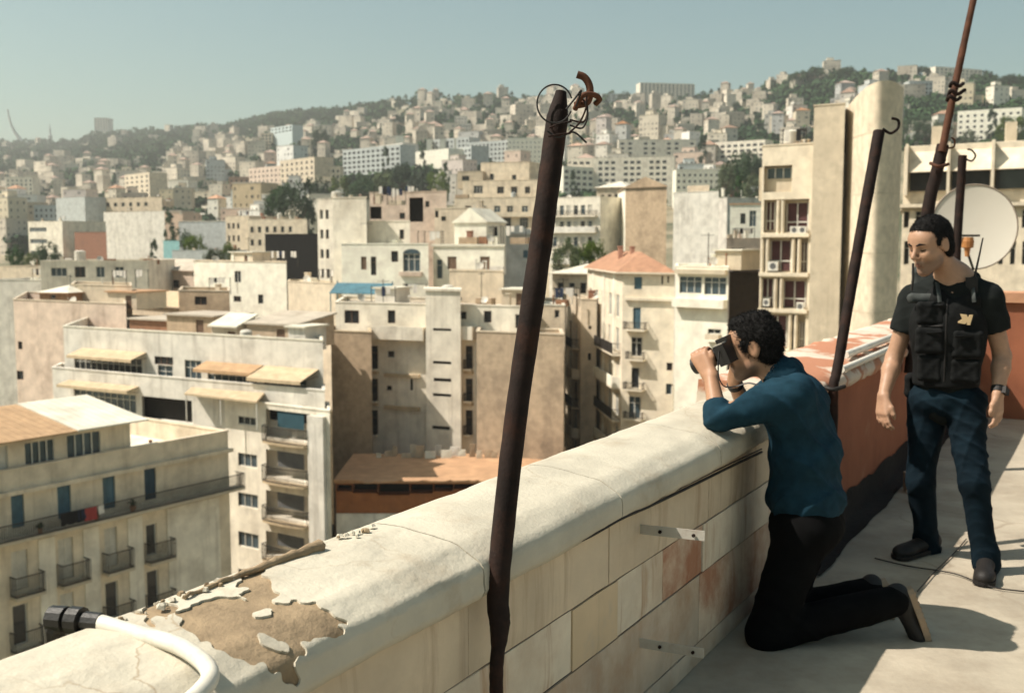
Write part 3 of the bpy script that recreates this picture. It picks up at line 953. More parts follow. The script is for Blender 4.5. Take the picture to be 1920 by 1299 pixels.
# --- houses left of it
F1 = Bld('balcony_house', 'tall grey house with stacked sunlit balconies left of the hip-roofed house', 1090, 112.6, 1120, 111.6, 562, 16, SAND, par=0.5, zb=-32, cat='house',
         front=[z7(312, 570, 332, 592, 'void'), z7(308, 740, 330, 785, 'void')],
         left=[('m', 1.0 + 3.0 * c, 2.4 + 3.0 * c, 3.5 + 3.2 * r, 5.7 + 3.2 * r, 'winb' if (c * 2 + r) % 3 else 'void') for c in range(5) for r in range(7)])
for r in range(7):
    F1.balcony('left', 0, 0, 0, 0, out=0.9, m=(0.4, 15.4, 3.0 + 3.2 * r, 4.1 + 3.2 * r), solid=CREAM if r % 2 else None)
F2 = Bld('cream_house', 'cream house with wide low roof under the green trees, behind balcony house', 1036, 138, 1128, 136, 512, 12, CREAM, roof='hip', rmat=ROOFW, rise=1.1, over=0.5, cat='house', front=[('t', 0.7 + 1.5 * c, 1.5 + 1.5 * c, 2.6 + 3 * r, 1.2 + 3 * r, 'void') for c in range(4) for r in range(2)])
F3 = Bld('cream_house', 'low cream house with flat whitewashed roof beside the leaning pole', 1000, 106, 1060, 104.5, 572, 12, SAND, par=0.25, rmat=ROOFW, zb=-32, cop=ROOFW, cat='house', front=[z7(100, 470, 130, 520, 'void')])

# --- veranda house and its dark neighbour
z8 = zoomed(1000, 330, 0.385)
G = Bld('veranda_house', 'white narrow house with glazed veranda on its top floor', 1268, 95.5, 1367, 92, 500, 9, WHITEC, par=0.3, zb=-32, cat='house', rmat=ROOFW,
        front=[z8(712, 488, 822, 572, 'winb'), z8(833, 492, 942, 580, 'winb'), z8(850, 745, 915, 770, 'void')])
G.ledge('front', *z8(690, 598, 952, 640), out=0.7, mt=WHITEC)
G.ledge('front', *z8(700, 455, 960, 478), out=0.5, mt=CONC)
G.balcony('front', *z8(850, 770, 915, 805), out=0.5, solid=SAND)
G2 = Bld('dark_house', 'dark brown house between veranda house and concrete building', 1369, 99, 1432, 99, 512, 8, mat('sooty_brown', (0.06, 0.045, 0.034), dirt=0.5, dscale=0.5, dcol=(0.02, 0.016, 0.013)), par=0.5, zb=-32, cat='house', rmat=ROOFF)  # very dark brown on all walls, with near-black blotches
G3 = Bld('pink_house', 'low pinkish house with flat roof above the dark brown one', 1362, 130, 1432, 130, 448, 9, PINK, par=0.5, cat='house', front=[(1372, 465, 1398, 485, 'winr')])
G4 = Bld('white_house', 'small white villa with pink flat roof between trees and concrete building', 1368, 190, 1440, 188, 384, 9, WHITEC, par=0, rmat=TERRAP, cat='house', front=[(1388, 400, 1398, 420, 'void'), (1405, 395, 1418, 425, 'winb')])

# --- raw concrete office building
z9 = zoomed(1400, 240, 0.3386)
H = Bld('concrete_building', 'brutalist beige concrete building with paired window fins', 1426, 89.2, 1534, 86.4, 275, 3.4, CONCP, par=0.5, zb=-32, rmat=CONC,
        front=[z9(95, 208, 252, 355, 'x', 0.75), z9(95, 395, 345, 580, 'x', 0.9), z9(78, 610, 340, 800, 'x', 0.9), z9(70, 830, 335, 1000, 'x', 0.9), z9(62, 1030, 325, 1225, 'x', 0.9), z9(60, 1250, 320, 1420, 'x', 0.9)])
for o in [o for o in H.root.children if o.name.startswith('window')]:
    for c in list(o.children):
        bpy.data.objects.remove(c)
    bpy.data.objects.remove(o)
RS = [(90, 400, 350, 585), (75, 612, 345, 802), (68, 832, 338, 1002), (60, 1032, 328, 1228), (58, 1252, 325, 1425)]
WN = [[(110, 410, 156, 565), (225, 415, 342, 572)], [(135, 625, 246, 792), (303, 635, 337, 792)], [(88, 838, 146, 992), (208, 850, 327, 995)], [(120, 1042, 222, 1215), (295, 1080, 322, 1215)], [(85, 1265, 140, 1415), (205, 1265, 320, 1415)]]
FN = [[165, 190], [76, 105, 248, 280], [50, 150, 182], [70, 230, 262], [150, 182]]
CURTR = mat('curtain_dark_red', (0.09, 0.04, 0.04), rough=0.9)
for (ra, ww, ff) in zip(RS, WN, FN):
    h = H.op('front', (*z9(*ra), 'x'))
    for w in ww:
        q = H.op('front', (*z9(*w), 'x'))
        mb = MB()
        n = max(2, int(round((q[1] - q[0]) / 1.1)))
        for k in range(n + 1):
            u = lerp(q[0], q[1], k / n)
            mb.box(u - 0.05, 0.62, q[2], u + 0.05, 0.7, q[3])
        zz = lerp(q[2], q[3], 0.33)
        mb.box(q[0] + 0.05, 0.63, zz - 0.05, q[1] - 0.05, 0.69, zz + 0.05)
        f = mb.build('window', FRAMEW, H.root)
        mb = MB()
        mb.face([(q[0], 0.72, q[2]), (q[1], 0.72, q[2]), (q[1], 0.72, q[3]), (q[0], 0.72, q[3])])
        mb.build('pane', PANE if len(f.name) % 2 else CURTR, f)
    for x in ff:
        q = H.op('front', (*z9(x, ra[1], x + 21, ra[3]), 'x'))
        mb = MB()
        n = 6
        um_ = (q[0] + q[1]) / 2
        rr = (q[1] - q[0]) / 2
        pl = [(um_ + rr * math.cos(PI + PI * i / n), 0.15 + 0.3 * math.sin(PI + PI * i / n)) for i in range(n + 1)] + [(q[1], 0.8), (q[0], 0.8)]
        mb.prism(pl, q[2] + 0.02, q[3] - 0.02)
        mb.build('fin', CONCP, H.root)
    H.block('floor_slab', h[0] - 0.05, h[1] + 0.05, -0.25, -0.003, h[2] - 0.28, h[2] + 0.02, CONCP)
    # infill behind the fins
    H.block('infill', h[0], h[1], 0.78, 0.86, h[2], h[3], CONC)
q = H.op('front', (*z9(115, 220, 250, 278), 'x'))
H.block('infill', q[0] - 0.7, q[1] + 0.1, 0.66, 0.74, q[2] - 1.8, q[3] + 0.1, CONC)
mb = MB()
for k in range(4):
    u = lerp(q[0], q[1], k / 3)
    mb.box(u - 0.05, 0.56, q[2], u + 0.05, 0.655, q[3])
f = mb.build('window', FRAMEW, H.root)
mb = MB()
mb.face([(q[0], 0.63, q[2]), (q[1], 0.63, q[2]), (q[1], 0.63, q[3]), (q[0], 0.63, q[3])])
mb.build('pane', PANEB, f)
for w in ((245, 545, 290, 585), (290, 545, 335, 585), (122, 740, 178, 790), (280, 965, 320, 1010), (95, 945, 130, 985)):
    q = H.op('front', (*z9(*w), 'x'))
    mb = MB()
    mb.box(q[0], -0.22, q[2], q[1], 0.2, q[3])
    cx, cz, r = (q[0] + q[1]) / 2, (q[2] + q[3]) / 2, min(q[1] - q[0], q[3] - q[2]) * 0.36
    a = mb.build('air_conditioner', FRAMEW, H.root)
    mb = MB()
    mb.face([(cx + r * math.cos(2 * PI * i / 14), -0.224, cz + r * math.sin(2 * PI * i / 14)) for i in range(14)])
    mb.build('fan_grille', CURG, a)
fin = Bld('stair_fin', '', 1520, 84.8, 1577, 83.4, 200, 3.2, CONC, par=0.2, zb=-32, cop=CONC,
          right=[('m', 1.0, 1.9, 6.0 + 3.3 * r, 8.6 + 3.3 * r, 'win') for r in range(0)])
attach(fin.root, H.root)
strip = Bld('window_strip', '', 1558, 86.4, 1590, 85.6, 290, 8, CONC, par=0.2, zb=-32,
            front=[z9(490, 155, 520, 360, 'win'), z9(485, 415, 512, 600, 'win'), z9(475, 640, 502, 835, 'win'), z9(468, 880, 494, 1070, 'win'), z9(462, 1115, 488, 1290, 'win')])
attach(strip.root, H.root)
for w in ((455, 365, 530, 385), (450, 605, 525, 625), (445, 840, 518, 860), (440, 1070, 512, 1090)):
    strip.ledge('front', *z9(*w), out=0.3, mt=CONC)
# curved tower
colx = [(1579, 87.9, 214), (1585, 86.4, 206), (1593, 84.8, 196), (1604, 83.0, 183), (1616, 81.4, 171), (1628, 80.1, 161), (1640, 79.1, 155), (1652, 78.7, 152), (1668, 79.1, 151), (1682, 80.0, 155), (1693, 81.4, 164)]
lo, hi = [], []
for x, D, y in colx:
    p = at(x, y, D)
    hi.append(p)
    lo.append(Vector((p.x, p.y, -32)))
bk = [at(1695, 160, 85), at(1650, 160, 89), at(1592, 225, 90)]
for p in bk:
    hi.append(p)
    lo.append(Vector((p.x, p.y, -32)))
mb = MB()
n = len(hi)
mb.mesh(lo + hi, [(i, (i + 1) % n, n + (i + 1) % n, n + i) for i in range(n)], 0, False)
mb.face(hi)
for i in range(len(colx) - 1):
    mb.s[i] = True
ct = mb.build('curved_tower', mat('tower_concrete', (0.64, 0.545, 0.41), dirt=0.3, dscale=0.25, dcol=(0.27, 0.22, 0.16), streak=0.3, sscale=1.6, scale=1.5, bscale=8))
attach(ct, H.root)
# thin shutter-board joints of the tower
for k in range(9):
    zz = 14 - 4.4 * k
    mb = MB()
    for i in range(len(colx) - 1):
        if zz > min(hi[i].z, hi[i + 1].z) - 1.0:
            continue
        a, b = lo[i], lo[i + 1]
        d = (b - a).normalized()
        nn = Vector((d.y, -d.x, 0)) * 0.02
        mb.mesh([(a.x + nn.x, a.y + nn.y, zz), (b.x + nn.x, b.y + nn.y, zz), (b.x + nn.x, b.y + nn.y, zz + 0.06), (a.x + nn.x, a.y + nn.y, zz + 0.06)], [(0, 1, 2, 3)])
    j = mb.build('board_joint', CONC)
    attach(j, H.root)

# wing with inclined fascia bays
z10 = zoomed(1660, 240, 0.2464)
Wg = Bld('concrete_wing', 'long concrete wing with sloping sunlit bays behind the satellite dish', 1690, 97, 2010, 89, 395, 14, CONCP, par=0, zb=-32, rmat=CONC,
         front=[z10(140 + 90 * k, 590, 185 + 90 * k, 760, 'win', 0.5) for k in range(14)] + [z10(140 + 90 * k, 860, 185 + 90 * k, 1040, 'win', 0.5) for k in range(14)])
zt = on_plane(1700, 272, Wg.P0, Wg.dv).z - Wg.zb
zm = on_plane(1800, 320, Wg.P0, Wg.dv).z - Wg.zb
zl = on_plane(1800, 345, Wg.P0, Wg.dv).z - Wg.zb
bw = 3.6
nb = int(Wg.W / bw)
for k in range(nb):
    u0 = 0.2 + k * bw
    mb = MB()                                       # inclined fascia panel, thick
    v = [(u0 + 0.25, -0.2, zm), (u0 + bw, -0.2, zm), (u0 + bw, 1.5, zt), (u0 + 0.25, 1.5, zt), (u0 + 0.25, 0.1, zm - 0.02), (u0 + bw, 0.1, zm - 0.02), (u0 + bw, 1.8, zt - 0.05), (u0 + 0.25, 1.8, zt - 0.05)]
    mb.mesh(v, [(0, 1, 2, 3), (7, 6, 5, 4), (0, 4, 5, 1), (3, 2, 6, 7), (1, 5, 6, 2), (0, 3, 7, 4)])
    mb.build('fascia_panel', CONCP, Wg.root)
    mb = MB()                                       # fin between the bays
    mb.prism([(u0, -0.4), (u0 + 0.24, -0.4), (u0 + 0.24, 2.0), (u0, 2.0)], zl - 0.9, zt + 0.05)
    mb.build('fin', CONCP, Wg.root)
    mb = MB()
    mb.box(u0 + 0.35, 0.85, zl - 0.5, u0 + bw - 0.1, 0.95, zm)
    f = mb.build('window', PANE, Wg.root)
mb = MB()
mb.box(0, 1.1, Wg.H, Wg.W, 13.8, zt - 0.06)
mb.build('top_storey', CONCP, Wg.root)
mb = MB()
mb.box(-0.1, -0.5, Wg.H + 0.25, Wg.W + 0.1, 0.8, Wg.H + 0.55)
mb.build('floor_slab', CONCP, Wg.root)
for u in (2.4, 13.0, 8.7):
    mb = MB()
    mb.box(u, 4, zt - 0.05, u + 0.9, 5, zt + 1.9)
    mb.build('chimney', CONC, Wg.root)

# --- gabled brown block, white neighbour and others on the slope
I1 = Bld('gable_block', 'tall bare brown gable end with narrow white front', 1172, 206, 1249, 200, 352, 14, BROWN, roof='gable', rmat=TERRAP, rise=1.9, over=0.3, ridge='y', left=[('t', 2 + 3.5 * c, 3.2 + 3.5 * c, 4 + 3.2 * r, 2.4 + 3.2 * r, 'void') for c in range(3) for r in range(5)])
mb = MB()
mb.box(-0.08, 0.05, 0, -0.003, 13.9, I1.H - 0.2)
mb.build('white_render', WHITEC, I1.root)
I2 = Bld('apartment_building', 'tall blank grey white block right of the brown gable', 1262, 199, 1346, 193, 362, 13, GREYW, par=0.6, left=[('t', 2 + 3.5 * c, 4.4 + 3.5 * c, 4 + 3.2 * r, 1.8 + 3.2 * r, 'void') for c in range(3) for r in range(5)])
I2.block('roof_hut', 3, 7.5, 3, 7, I2.H - 0.6, I2.H + 1.4, SAND)
I3 = Bld('house', 'buff house with white hipped roof left of the brown gable', 1118, 235, 1172, 232, 352, 12, SAND, roof='hip', rmat=ROOFW, rise=1.6, over=0.4, cat='house', front=[('t', 1 + 1.6 * c, 1.8 + 1.6 * c, 3 + 3 * r, 1.5 + 3 * r, 'void') for c in range(3) for r in range(4)])
I4 = Bld('apartment_building', 'pale block with rows of small balconies right of the leaning pole', 1030, 215, 1125, 208, 372, 14, WHITE, par=0.6, front=[('t', 0.8 + 1.65 * c, 1.8 + 1.65 * c, 3.4 + 3.1 * r, 1.5 + 3.1 * r, ('void', 'winb', 'shutw')[(c + 2 * r) % 3]) for c in range(6) for r in range(5)])
for r in range(4):
    I4.balcony('front', 0, 0, 0, 0, out=0.9, m=(0.6, I4.W - 0.6, I4.H - 3.8 - 3.1 * r, I4.H - 2.6 - 3.1 * r), solid=GREYW if r % 2 else None)
I5 = Bld('apartment_building', 'weathered grey white block at the edge of trees, behind blank block', 1342, 225, 1362, 222, 372, 12, GREYW, par=0.5)

# --- terraced cream block in the middle
Mb = Bld('terraced_block', 'wide cream terraced block with stepped penthouse in the middle', 852, 235, 1030, 228, 372, 16, CREAM, par=0.8,
         front=[(872, 386, 884, 402, 'void'), (900, 386, 912, 402, 'winb'), (926, 386, 938, 402, 'winb'), (950, 386, 962, 402, 'void'), (978, 386, 990, 402, 'winb'),
                (876, 412, 890, 432, 'winb'), (905, 412, 916, 432, 'void'), (938, 408, 958, 430, 'void'), (974, 408, 990, 430, 'void')])
for y in (404, 434):
    Mb.balcony('front', 862, y - 6, 1015, y + 3, out=1.0, solid=CREAM)
M2 = Bld('upper_storey', '', 868, 240, 1022, 234, 340, 11, CREAM, par=0.5, zb=Mb.zb + Mb.H - 2.5,
         front=[(888, 348, 905, 363, 'void'), (932, 350, 945, 363, 'void'), (958, 350, 970, 363, 'void'), (984, 350, 994, 363, 'void')])
attach(M2.root, Mb.root)
M3 = Bld('penthouse', '', 902, 245, 992, 241, 306, 9, CREAM, par=0.3, zb=M2.zb + M2.H - 1.5, front=[(918, 326, 926, 338, 'void'), (960, 328, 968, 338, 'void')])
attach(M3.root, Mb.root)
M4 = Bld('roof_storey', '', 858, 243, 905, 242, 322, 7, SAND, par=0.3, zb=M2.zb + M2.H - 1.5, front=[(866, 330, 880, 340, 'void')])
attach(M4.root, Mb.root)

# --- left middle ground
L1 = Bld('stained_house', 'large stained pinkish house with peeling plaster behind the awning block', 20, 112, 232, 104, 562, 12, PINK, par=0.8, cop=SAND, zb=-32, cat='house', front=[(30, 695, 44, 712, 'void'), (34, 640, 42, 655, 'void')])
L1b = Bld('roof_hut', 'orange brown roof hut with white hipped cap on the stained house', 70, 112, 122, 111, 548, 5, mat('ochre_wall', (0.38, 0.22, 0.12), dirt=0.3, dscale=0.6), roof='hip', rmat=ROOFW, rise=0.7, over=0.3, zb=-8, cat='hut', front=[(94, 552, 104, 560, 'void')])
L1c = Bld('roof_hut', 'long tan roof hut with dark upper band beside the white capped hut', 130, 114, 244, 110, 534, 6, SAND, par=0.3, zb=-9, cat='hut')
L2 = Bld('white_house', 'white house with dark slit windows below the black netted block', 362, 138, 536, 128, 490, 5, WHITEC, par=0.5, cop=SAND, cat='house',
         front=[(440, 508, 452, 530, 'void'), (438, 555, 452, 566, 'void'), (484, 552, 494, 570, 'void')])
L2b = Bld('terrace_house', 'sunlit cream terrace block below the black netted block', 538, 124, 628, 117, 528, 3.5, CREAM, par=0.4, rmat=ROOFW, zb=-30)
L3 = Bld('white_house', 'long low white house with columns, left of the white slit-window house', 74, 150, 276, 150, 490, 12, WHITE, par=0.5, cat='house', front=[(95, 502, 125, 518, 'winb'), (140, 500, 160, 520, 'void'), (180, 500, 196, 520, 'winb'), (215, 500, 232, 520, 'winb')])
L4 = Bld('brown_house', 'low brown house with dark doorway in front of the white slit-window house', 332, 118, 428, 116, 545, 8, BROWN, par=0.5, zb=-32, cat='house', front=[(365, 556, 388, 572, 'void')], cop=SAND)
L5 = Bld('netted_block', 'windowless block wrapped in black netting', 497, 185, 600, 180, 440, 14, BLACKN, par=0.4, rmat=BLACKN)
L6 = Bld('apartment_building', 'pale apartment slab seen end on, right of the black netted block', 596, 165, 630, 163, 374, 14, WHITE, par=0.5,
         front=[('t', 0.5 + 1.15 * c, 1.15 + 1.15 * c, 3 + 3 * r, 1.6 + 3 * r, 'void') for c in range(2) for r in range(5)])
L7 = Bld('apartment_tower', 'sand coloured apartment tower behind the black netted block', 424, 262, 468, 258, 406, 14, SAND, par=0.5, front=[('t', 0.6 + 1.6 * c, 1.4 + 1.6 * c, 3 + 3 * r, 1.6 + 3 * r, 'void') for c in range(3) for r in range(4)])
L8 = Bld('apartment_tower', 'buff apartment tower with shallow bays above the black netted block', 466, 250, 576, 244, 412, 14, CREAM, par=0.5, front=[('t', 0.6 + 2.1 * c, 1.5 + 2.1 * c, 3 + 3 * r, 1.6 + 3 * r, 'void') for c in range(6) for r in range(4)])
L9 = Bld('warehouse', 'big blank grey warehouse wall on the left', 196, 345, 310, 330, 398, 26, GREYW, par=0.6, cop=SAND)
L10 = Bld('apartment_building', 'beige slab block stepping up behind the grey warehouse', 194, 385, 306, 375, 372, 18, SAND, par=0.6, front=[('t', 2 + 3.4 * c, 3.4 + 3.4 * c, 3 + 3 * r, 1.6 + 3 * r, 'void') for c in range(6) for r in range(2)], join=True)
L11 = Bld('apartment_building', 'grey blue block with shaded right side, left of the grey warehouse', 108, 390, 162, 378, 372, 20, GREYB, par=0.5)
L12 = Bld('brick_house', 'low dark red brick house before the grey warehouse', 140, 285, 200, 280, 436, 5, BRICK, par=0.4, cat='house')
L13 = Bld('white_house', 'white house with long horizontal window bands on the left', 54, 300, 118, 292, 416, 14, WHITE, par=0.4, cat='house', front=[('t', 0.6, 8.2, 2.8 + 3.2 * r, 1.6 + 3.2 * r, 'winb') for r in range(3)])
L14 = Bld('flat_roofed_hall', 'low hall with bright white flat roof among the trees', 336, 375, 424, 365, 416, 20, GREYB, par=0, rmat=ROOFW)
L15 = Bld('turquoise_house', 'small turquoise and white house between dark trees', 306, 255, 336, 252, 452, 3.5, mat('turquoise_wall', (0.22, 0.40, 0.40)), par=0.3, cat='house')
L16 = Bld('blue_white_house', 'low bluish white house right of the turquoise one', 322, 225, 412, 220, 470, 9, GREYB, par=0.3, rmat=ROOFW, cat='house')
L17 = Bld('villa', 'white flat-roofed villa below the park trees', 545, 345, 622, 338, 378, 14, WHITEC, par=0, rmat=ROOFW, cat='house')
L18 = Bld('shed', 'flat pale roofed shed left, behind the long low white house', 16, 210, 84, 205, 500, 12, SAND, par=0.2, rmat=ROOFW, cat='shed', ext=6)
L19 = Bld('shed', 'whitewashed flat shed at left edge, beside stained house', -20, 160, 78, 158, 525, 10, GREYW, par=0.2, rmat=ROOFW, cat='shed')
L20 = Bld('gabled_house', 'small house with crumbling sloped roof in front of the slit-window house', 262, 165, 362, 158, 505, 10, PINK, roof='gable', rmat=ROOFF, rise=1.6, over=0.3, cat='house', front=[(290, 530, 300, 545, 'void'), (325, 525, 336, 540, 'void')])
L21 = Bld('gabled_house', 'low tan house with sunlit slanting roof, under the crumbling roof', 236, 128, 338, 120, 568, 9, SAND, roof='gable', rmat=AWNC, rise=1.4, over=0.3, zb=-32, cat='house', front=[(292, 570, 306, 580, 'void')])
# ------------------------------------------------------------------ sheared side walls: plots in the old town are not square
def shear(b, px=None, d=None):
    d = d or ray(px, 455)
    d = Vector((d.x, d.y, 0)).normalized()
    sh = d.dot(b.du) / d.dot(b.dv)
    def own(o):
        while o is not b.root:
            if o.matrix_parent_inverse != Matrix.Identity(4):
                return False
            o = o.parent
        return True

    for o in b.root.children_recursive:
        if o.type == 'MESH' and own(o):
            for v in o.data.vertices:
                if v.co.y > 0:
                    v.co.x += sh * v.co.y


for b, px in ((B, 560), (B2, 600), (B3, 600), (L1, 215), (L1c, 235), (L2, 525), (L2b, 620), (L20, 350), (L21, 330), (C8, 800), (C9, 890), (L5, 590), (L9, 300), (L10, 300), (L8, 560), (L4, 420), (L12, 195), (L15, 330), (G, 1270), (G2, 1372), (H, 1424), (G3, 1364), (I2, 1262), (F3, 1002), (C10, 945), (C, 810), (w1, 655), (w2, 980), (tw, 830), (C2, 720), (C3, 880), (C4, 890), (C6, 730), (C7, 660), (fin, 1550), (strip, 1575), (Wg, 1690)):
    shear(b, px)
for b in (E, F1):
    shear(b, d=Vector((-0.11, 1, 0)))
shear(I1, d=Vector((0.02, 1, 0)))

# ------------------------------------------------------------------ slab blocks on the slopes
def slab(label, xl, xr, D, ytop, wall, cols, rows, depth=12, skew=0.0, name='slab_block', wfrac=0.62, hfrac=0.5, par=0.5, base=None, fl=3.0, rmat=None, blank=0):
    A_, B_ = at(xl, 455, D), at(xr, 455, D * (1 + skew))
    W = (B_ - A_).length
    b = None
    holes = []
    ztop = at(xl, ytop, D).z
    c = (A_ + B_) / 2
    zb = min(terrain(c.x, c.y), terrain(A_.x, A_.y)) - 3
    Hh = ztop - zb
    cw = W / cols
    for r in range(rows):
        z0 = Hh - 1.2 - fl * (r + 1) + 0.9
        if z0 < 2:
            break
        for k in range(cols):
            if blank and k % blank == blank - 1:
                continue
            holes.append(('m', cw * (k + 0.5 - wfrac / 2), cw * (k + 0.5 + wfrac / 2), z0, z0 + fl * hfrac, 'void'))
    b = Bld(name, label, xl, D, xr, D * (1 + skew), ytop, depth, wall, par=par, zb=zb, front=holes, join=True, rmat=rmat)
    return b


SLABS = [
    slab('long white slab block with dark loggia rows above the brown gable', 1072, 1262, 560, 297, WHITE, 16, 6, skew=-0.02, blank=4),
    slab('white gable end stack with narrow windows behind the leaning pole top', 1056, 1112, 545, 312, WHITEC, 5, 6, skew=0.02),
    slab('low white building with one row of small square windows above the grey white block', 1266, 1357, 520, 318, WHITEC, 9, 3, wfrac=0.4, hfrac=0.4),
    slab('pale block with paired dark windows on the slope above the long slab', 1158, 1302, 690, 262, WHITE, 10, 4, wfrac=0.45, blank=3),
    slab('small white office block right of the paired-window block', 1334, 1430, 640, 268, WHITE, 8, 4, skew=-0.03),
    slab('grey white slab block standing on the ridge under the sky', 1197, 1298, 1290, 155, WHITE, 14, 9, depth=16, wfrac=0.5, hfrac=0.6, skew=0.01),
    slab('dark grey block on the ridge left of the skyline slab', 1126, 1180, 1310, 176, GREYB, 6, 4, depth=14),
    slab('grey slab block with bright white end wall above the park', 645, 752, 700, 282, GREYB, 12, 6, skew=-0.06, hfrac=0.55),
    slab('second grey slab block tucked behind the white-ended one', 690, 757, 735, 277, GREYW, 8, 5, skew=-0.05),
    slab('plain sunlit cream slab above the park trees', 762, 842, 690, 287, WHITEC, 1, 0, skew=-0.05),
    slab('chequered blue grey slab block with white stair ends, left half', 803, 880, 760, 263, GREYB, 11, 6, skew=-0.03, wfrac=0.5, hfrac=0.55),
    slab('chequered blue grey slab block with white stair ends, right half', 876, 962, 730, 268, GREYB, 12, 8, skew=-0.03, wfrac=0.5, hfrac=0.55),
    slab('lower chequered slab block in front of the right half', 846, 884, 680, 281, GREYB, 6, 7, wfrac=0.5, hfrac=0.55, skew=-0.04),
    slab('large plain white block left of the leaning pole top', 952, 1030, 700, 259, WHITEC, 10, 7, wfrac=0.25, hfrac=0.3),
    slab('pale blue white tower block below the wooded ridge', 512, 552, 1080, 240, mat('plaster_pale_blue', (0.50, 0.56, 0.55)), 6, 2, skew=-0.03),
    slab('short cream tower left of the pale blue one', 494, 514, 1070, 250, CREAM, 3, 5),
    slab('stepped grey tower high on the middle slope', 843, 884, 1020, 232, GREYW, 8, 7, wfrac=0.4),
    slab('narrow upper part of the stepped grey tower', 854, 876, 1024, 218, GREYW, 4, 3, wfrac=0.4),
    slab('lone grey tower block on the left skyline', 185, 211, 2060, 221, GREYW, 5, 8, depth=25, wfrac=0.4),
    slab('pale slab block on the right skyline', 1742, 1828, 985, 124, WHITE, 11, 8, depth=16, wfrac=0.4, skew=0.02),
    slab('tall buff tower with shaded side, below right skyline slab', 1736, 1764, 860, 150, SAND, 4, 9, depth=14),
    slab('dark grey block beside the tall buff tower', 1766, 1846, 880, 166, mat('plaster_dark_grey', (0.19, 0.18, 0.17)), 10, 7),
    slab('white hillside block with rows of grey windows, upper right', 1786, 1905, 600, 210, WHITEC, 9, 6, wfrac=0.4, hfrac=0.45, skew=-0.03),
    slab('grey blue block behind the curved concrete tower', 1694, 1738, 800, 152, GREYB, 6, 9, wfrac=0.5),
    slab('tan block with white corner above the park, left', 528, 592, 610, 302, SAND, 7, 6, skew=-0.05, wfrac=0.35),
    slab('cream pillared block at left edge of the park', 588, 640, 585, 312, CREAM, 6, 6, wfrac=0.45),
    slab('wide brown block on the left slope below the pale blue tower', 470, 532, 680, 316, PINK, 8, 4, wfrac=0.3, skew=-0.04),
    slab('beige slab on the left plain with small windows', 340, 402, 820, 338, SAND, 7, 5, wfrac=0.35),
    slab('white apartment block by the left edge', 16, 66, 780, 332, WHITE, 6, 6, wfrac=0.35),
    slab('tall cream block behind the grey warehouse', 238, 284, 720, 328, CREAM, 5, 6, wfrac=0.35, skew=-0.04),
    slab('terracotta brown block on the left slope', 432, 470, 720, 332, mat('plaster_brick_tone', (0.36, 0.22, 0.15)), 4, 5, wfrac=0.35),
    slab('grey block low on the left plain', 66, 112, 560, 385, GREYB, 5, 3, wfrac=0.4),
    slab('white stair tower on the park edge', 744, 758, 765, 255, WHITEC, 2, 0, depth=8),
    slab('first white stair tower of the chequered slab', 801, 811, 752, 261, WHITEC, 1, 0, depth=8),
    slab('second white stair tower of the chequered slab', 826, 836, 748, 261, WHITEC, 1, 0, depth=8),
    slab('third white stair tower of the chequered slab', 852, 862, 744, 259, WHITEC, 1, 0, depth=8),
]
# white gable ends of the long slabs face the sun, their fronts stay in shade
# curved leg of the memorial on the far left ridge, and a spire
mb = MB()
pa = [at(14, 205, 2150), at(17, 220, 2150), at(21, 234, 2150), at(27, 247, 2150), at(36, 260, 2150), at(48, 275, 2150)]
mb.tube(pa, [1.6, 1.8, 2.2, 2.8, 3.8, 5.5], seg=8)
tag(mb.build('memorial_tower', GREYB), 'curved concrete memorial leg at far left skyline', 'monument')
mb = MB()
pb = at(95, 275, 2170)
mb.tube([pb, pb + Vector((0, 0, 22)), pb + Vector((0, 0, 24)), pb + Vector((0, 0, 34)), pb + Vector((0, 0, 46))], [5, 4.2, 2.2, 1.8, 0.3], seg=6, smooth=False)
tag(mb.build('spire', GREYB), 'small pointed spire on the left skyline', 'tower')

# ------------------------------------------------------------------ hillside houses
HW = mat('house_plaster', (0.60, 0.53, 0.42), dirt=0.3, dscale=0.2, dcol=(0.25, 0.2, 0.15), streak=0.2, scale=0.4, rnd=0.45)
HR = mat('house_roof_tile', (0.40, 0.24, 0.16), dirt=0.3, dscale=0.5, dcol=(0.25, 0.17, 0.12), rnd=0.3)
HF = mat('house_roof_flat', (0.52, 0.47, 0.38), dirt=0.4, dscale=0.4, dcol=(0.3, 0.24, 0.17), rnd=0.3)
hr = random.Random(11)


FARG = glassy('far_window', (0.10, 0.095, 0.085), rough=0.3, spec=0.3)


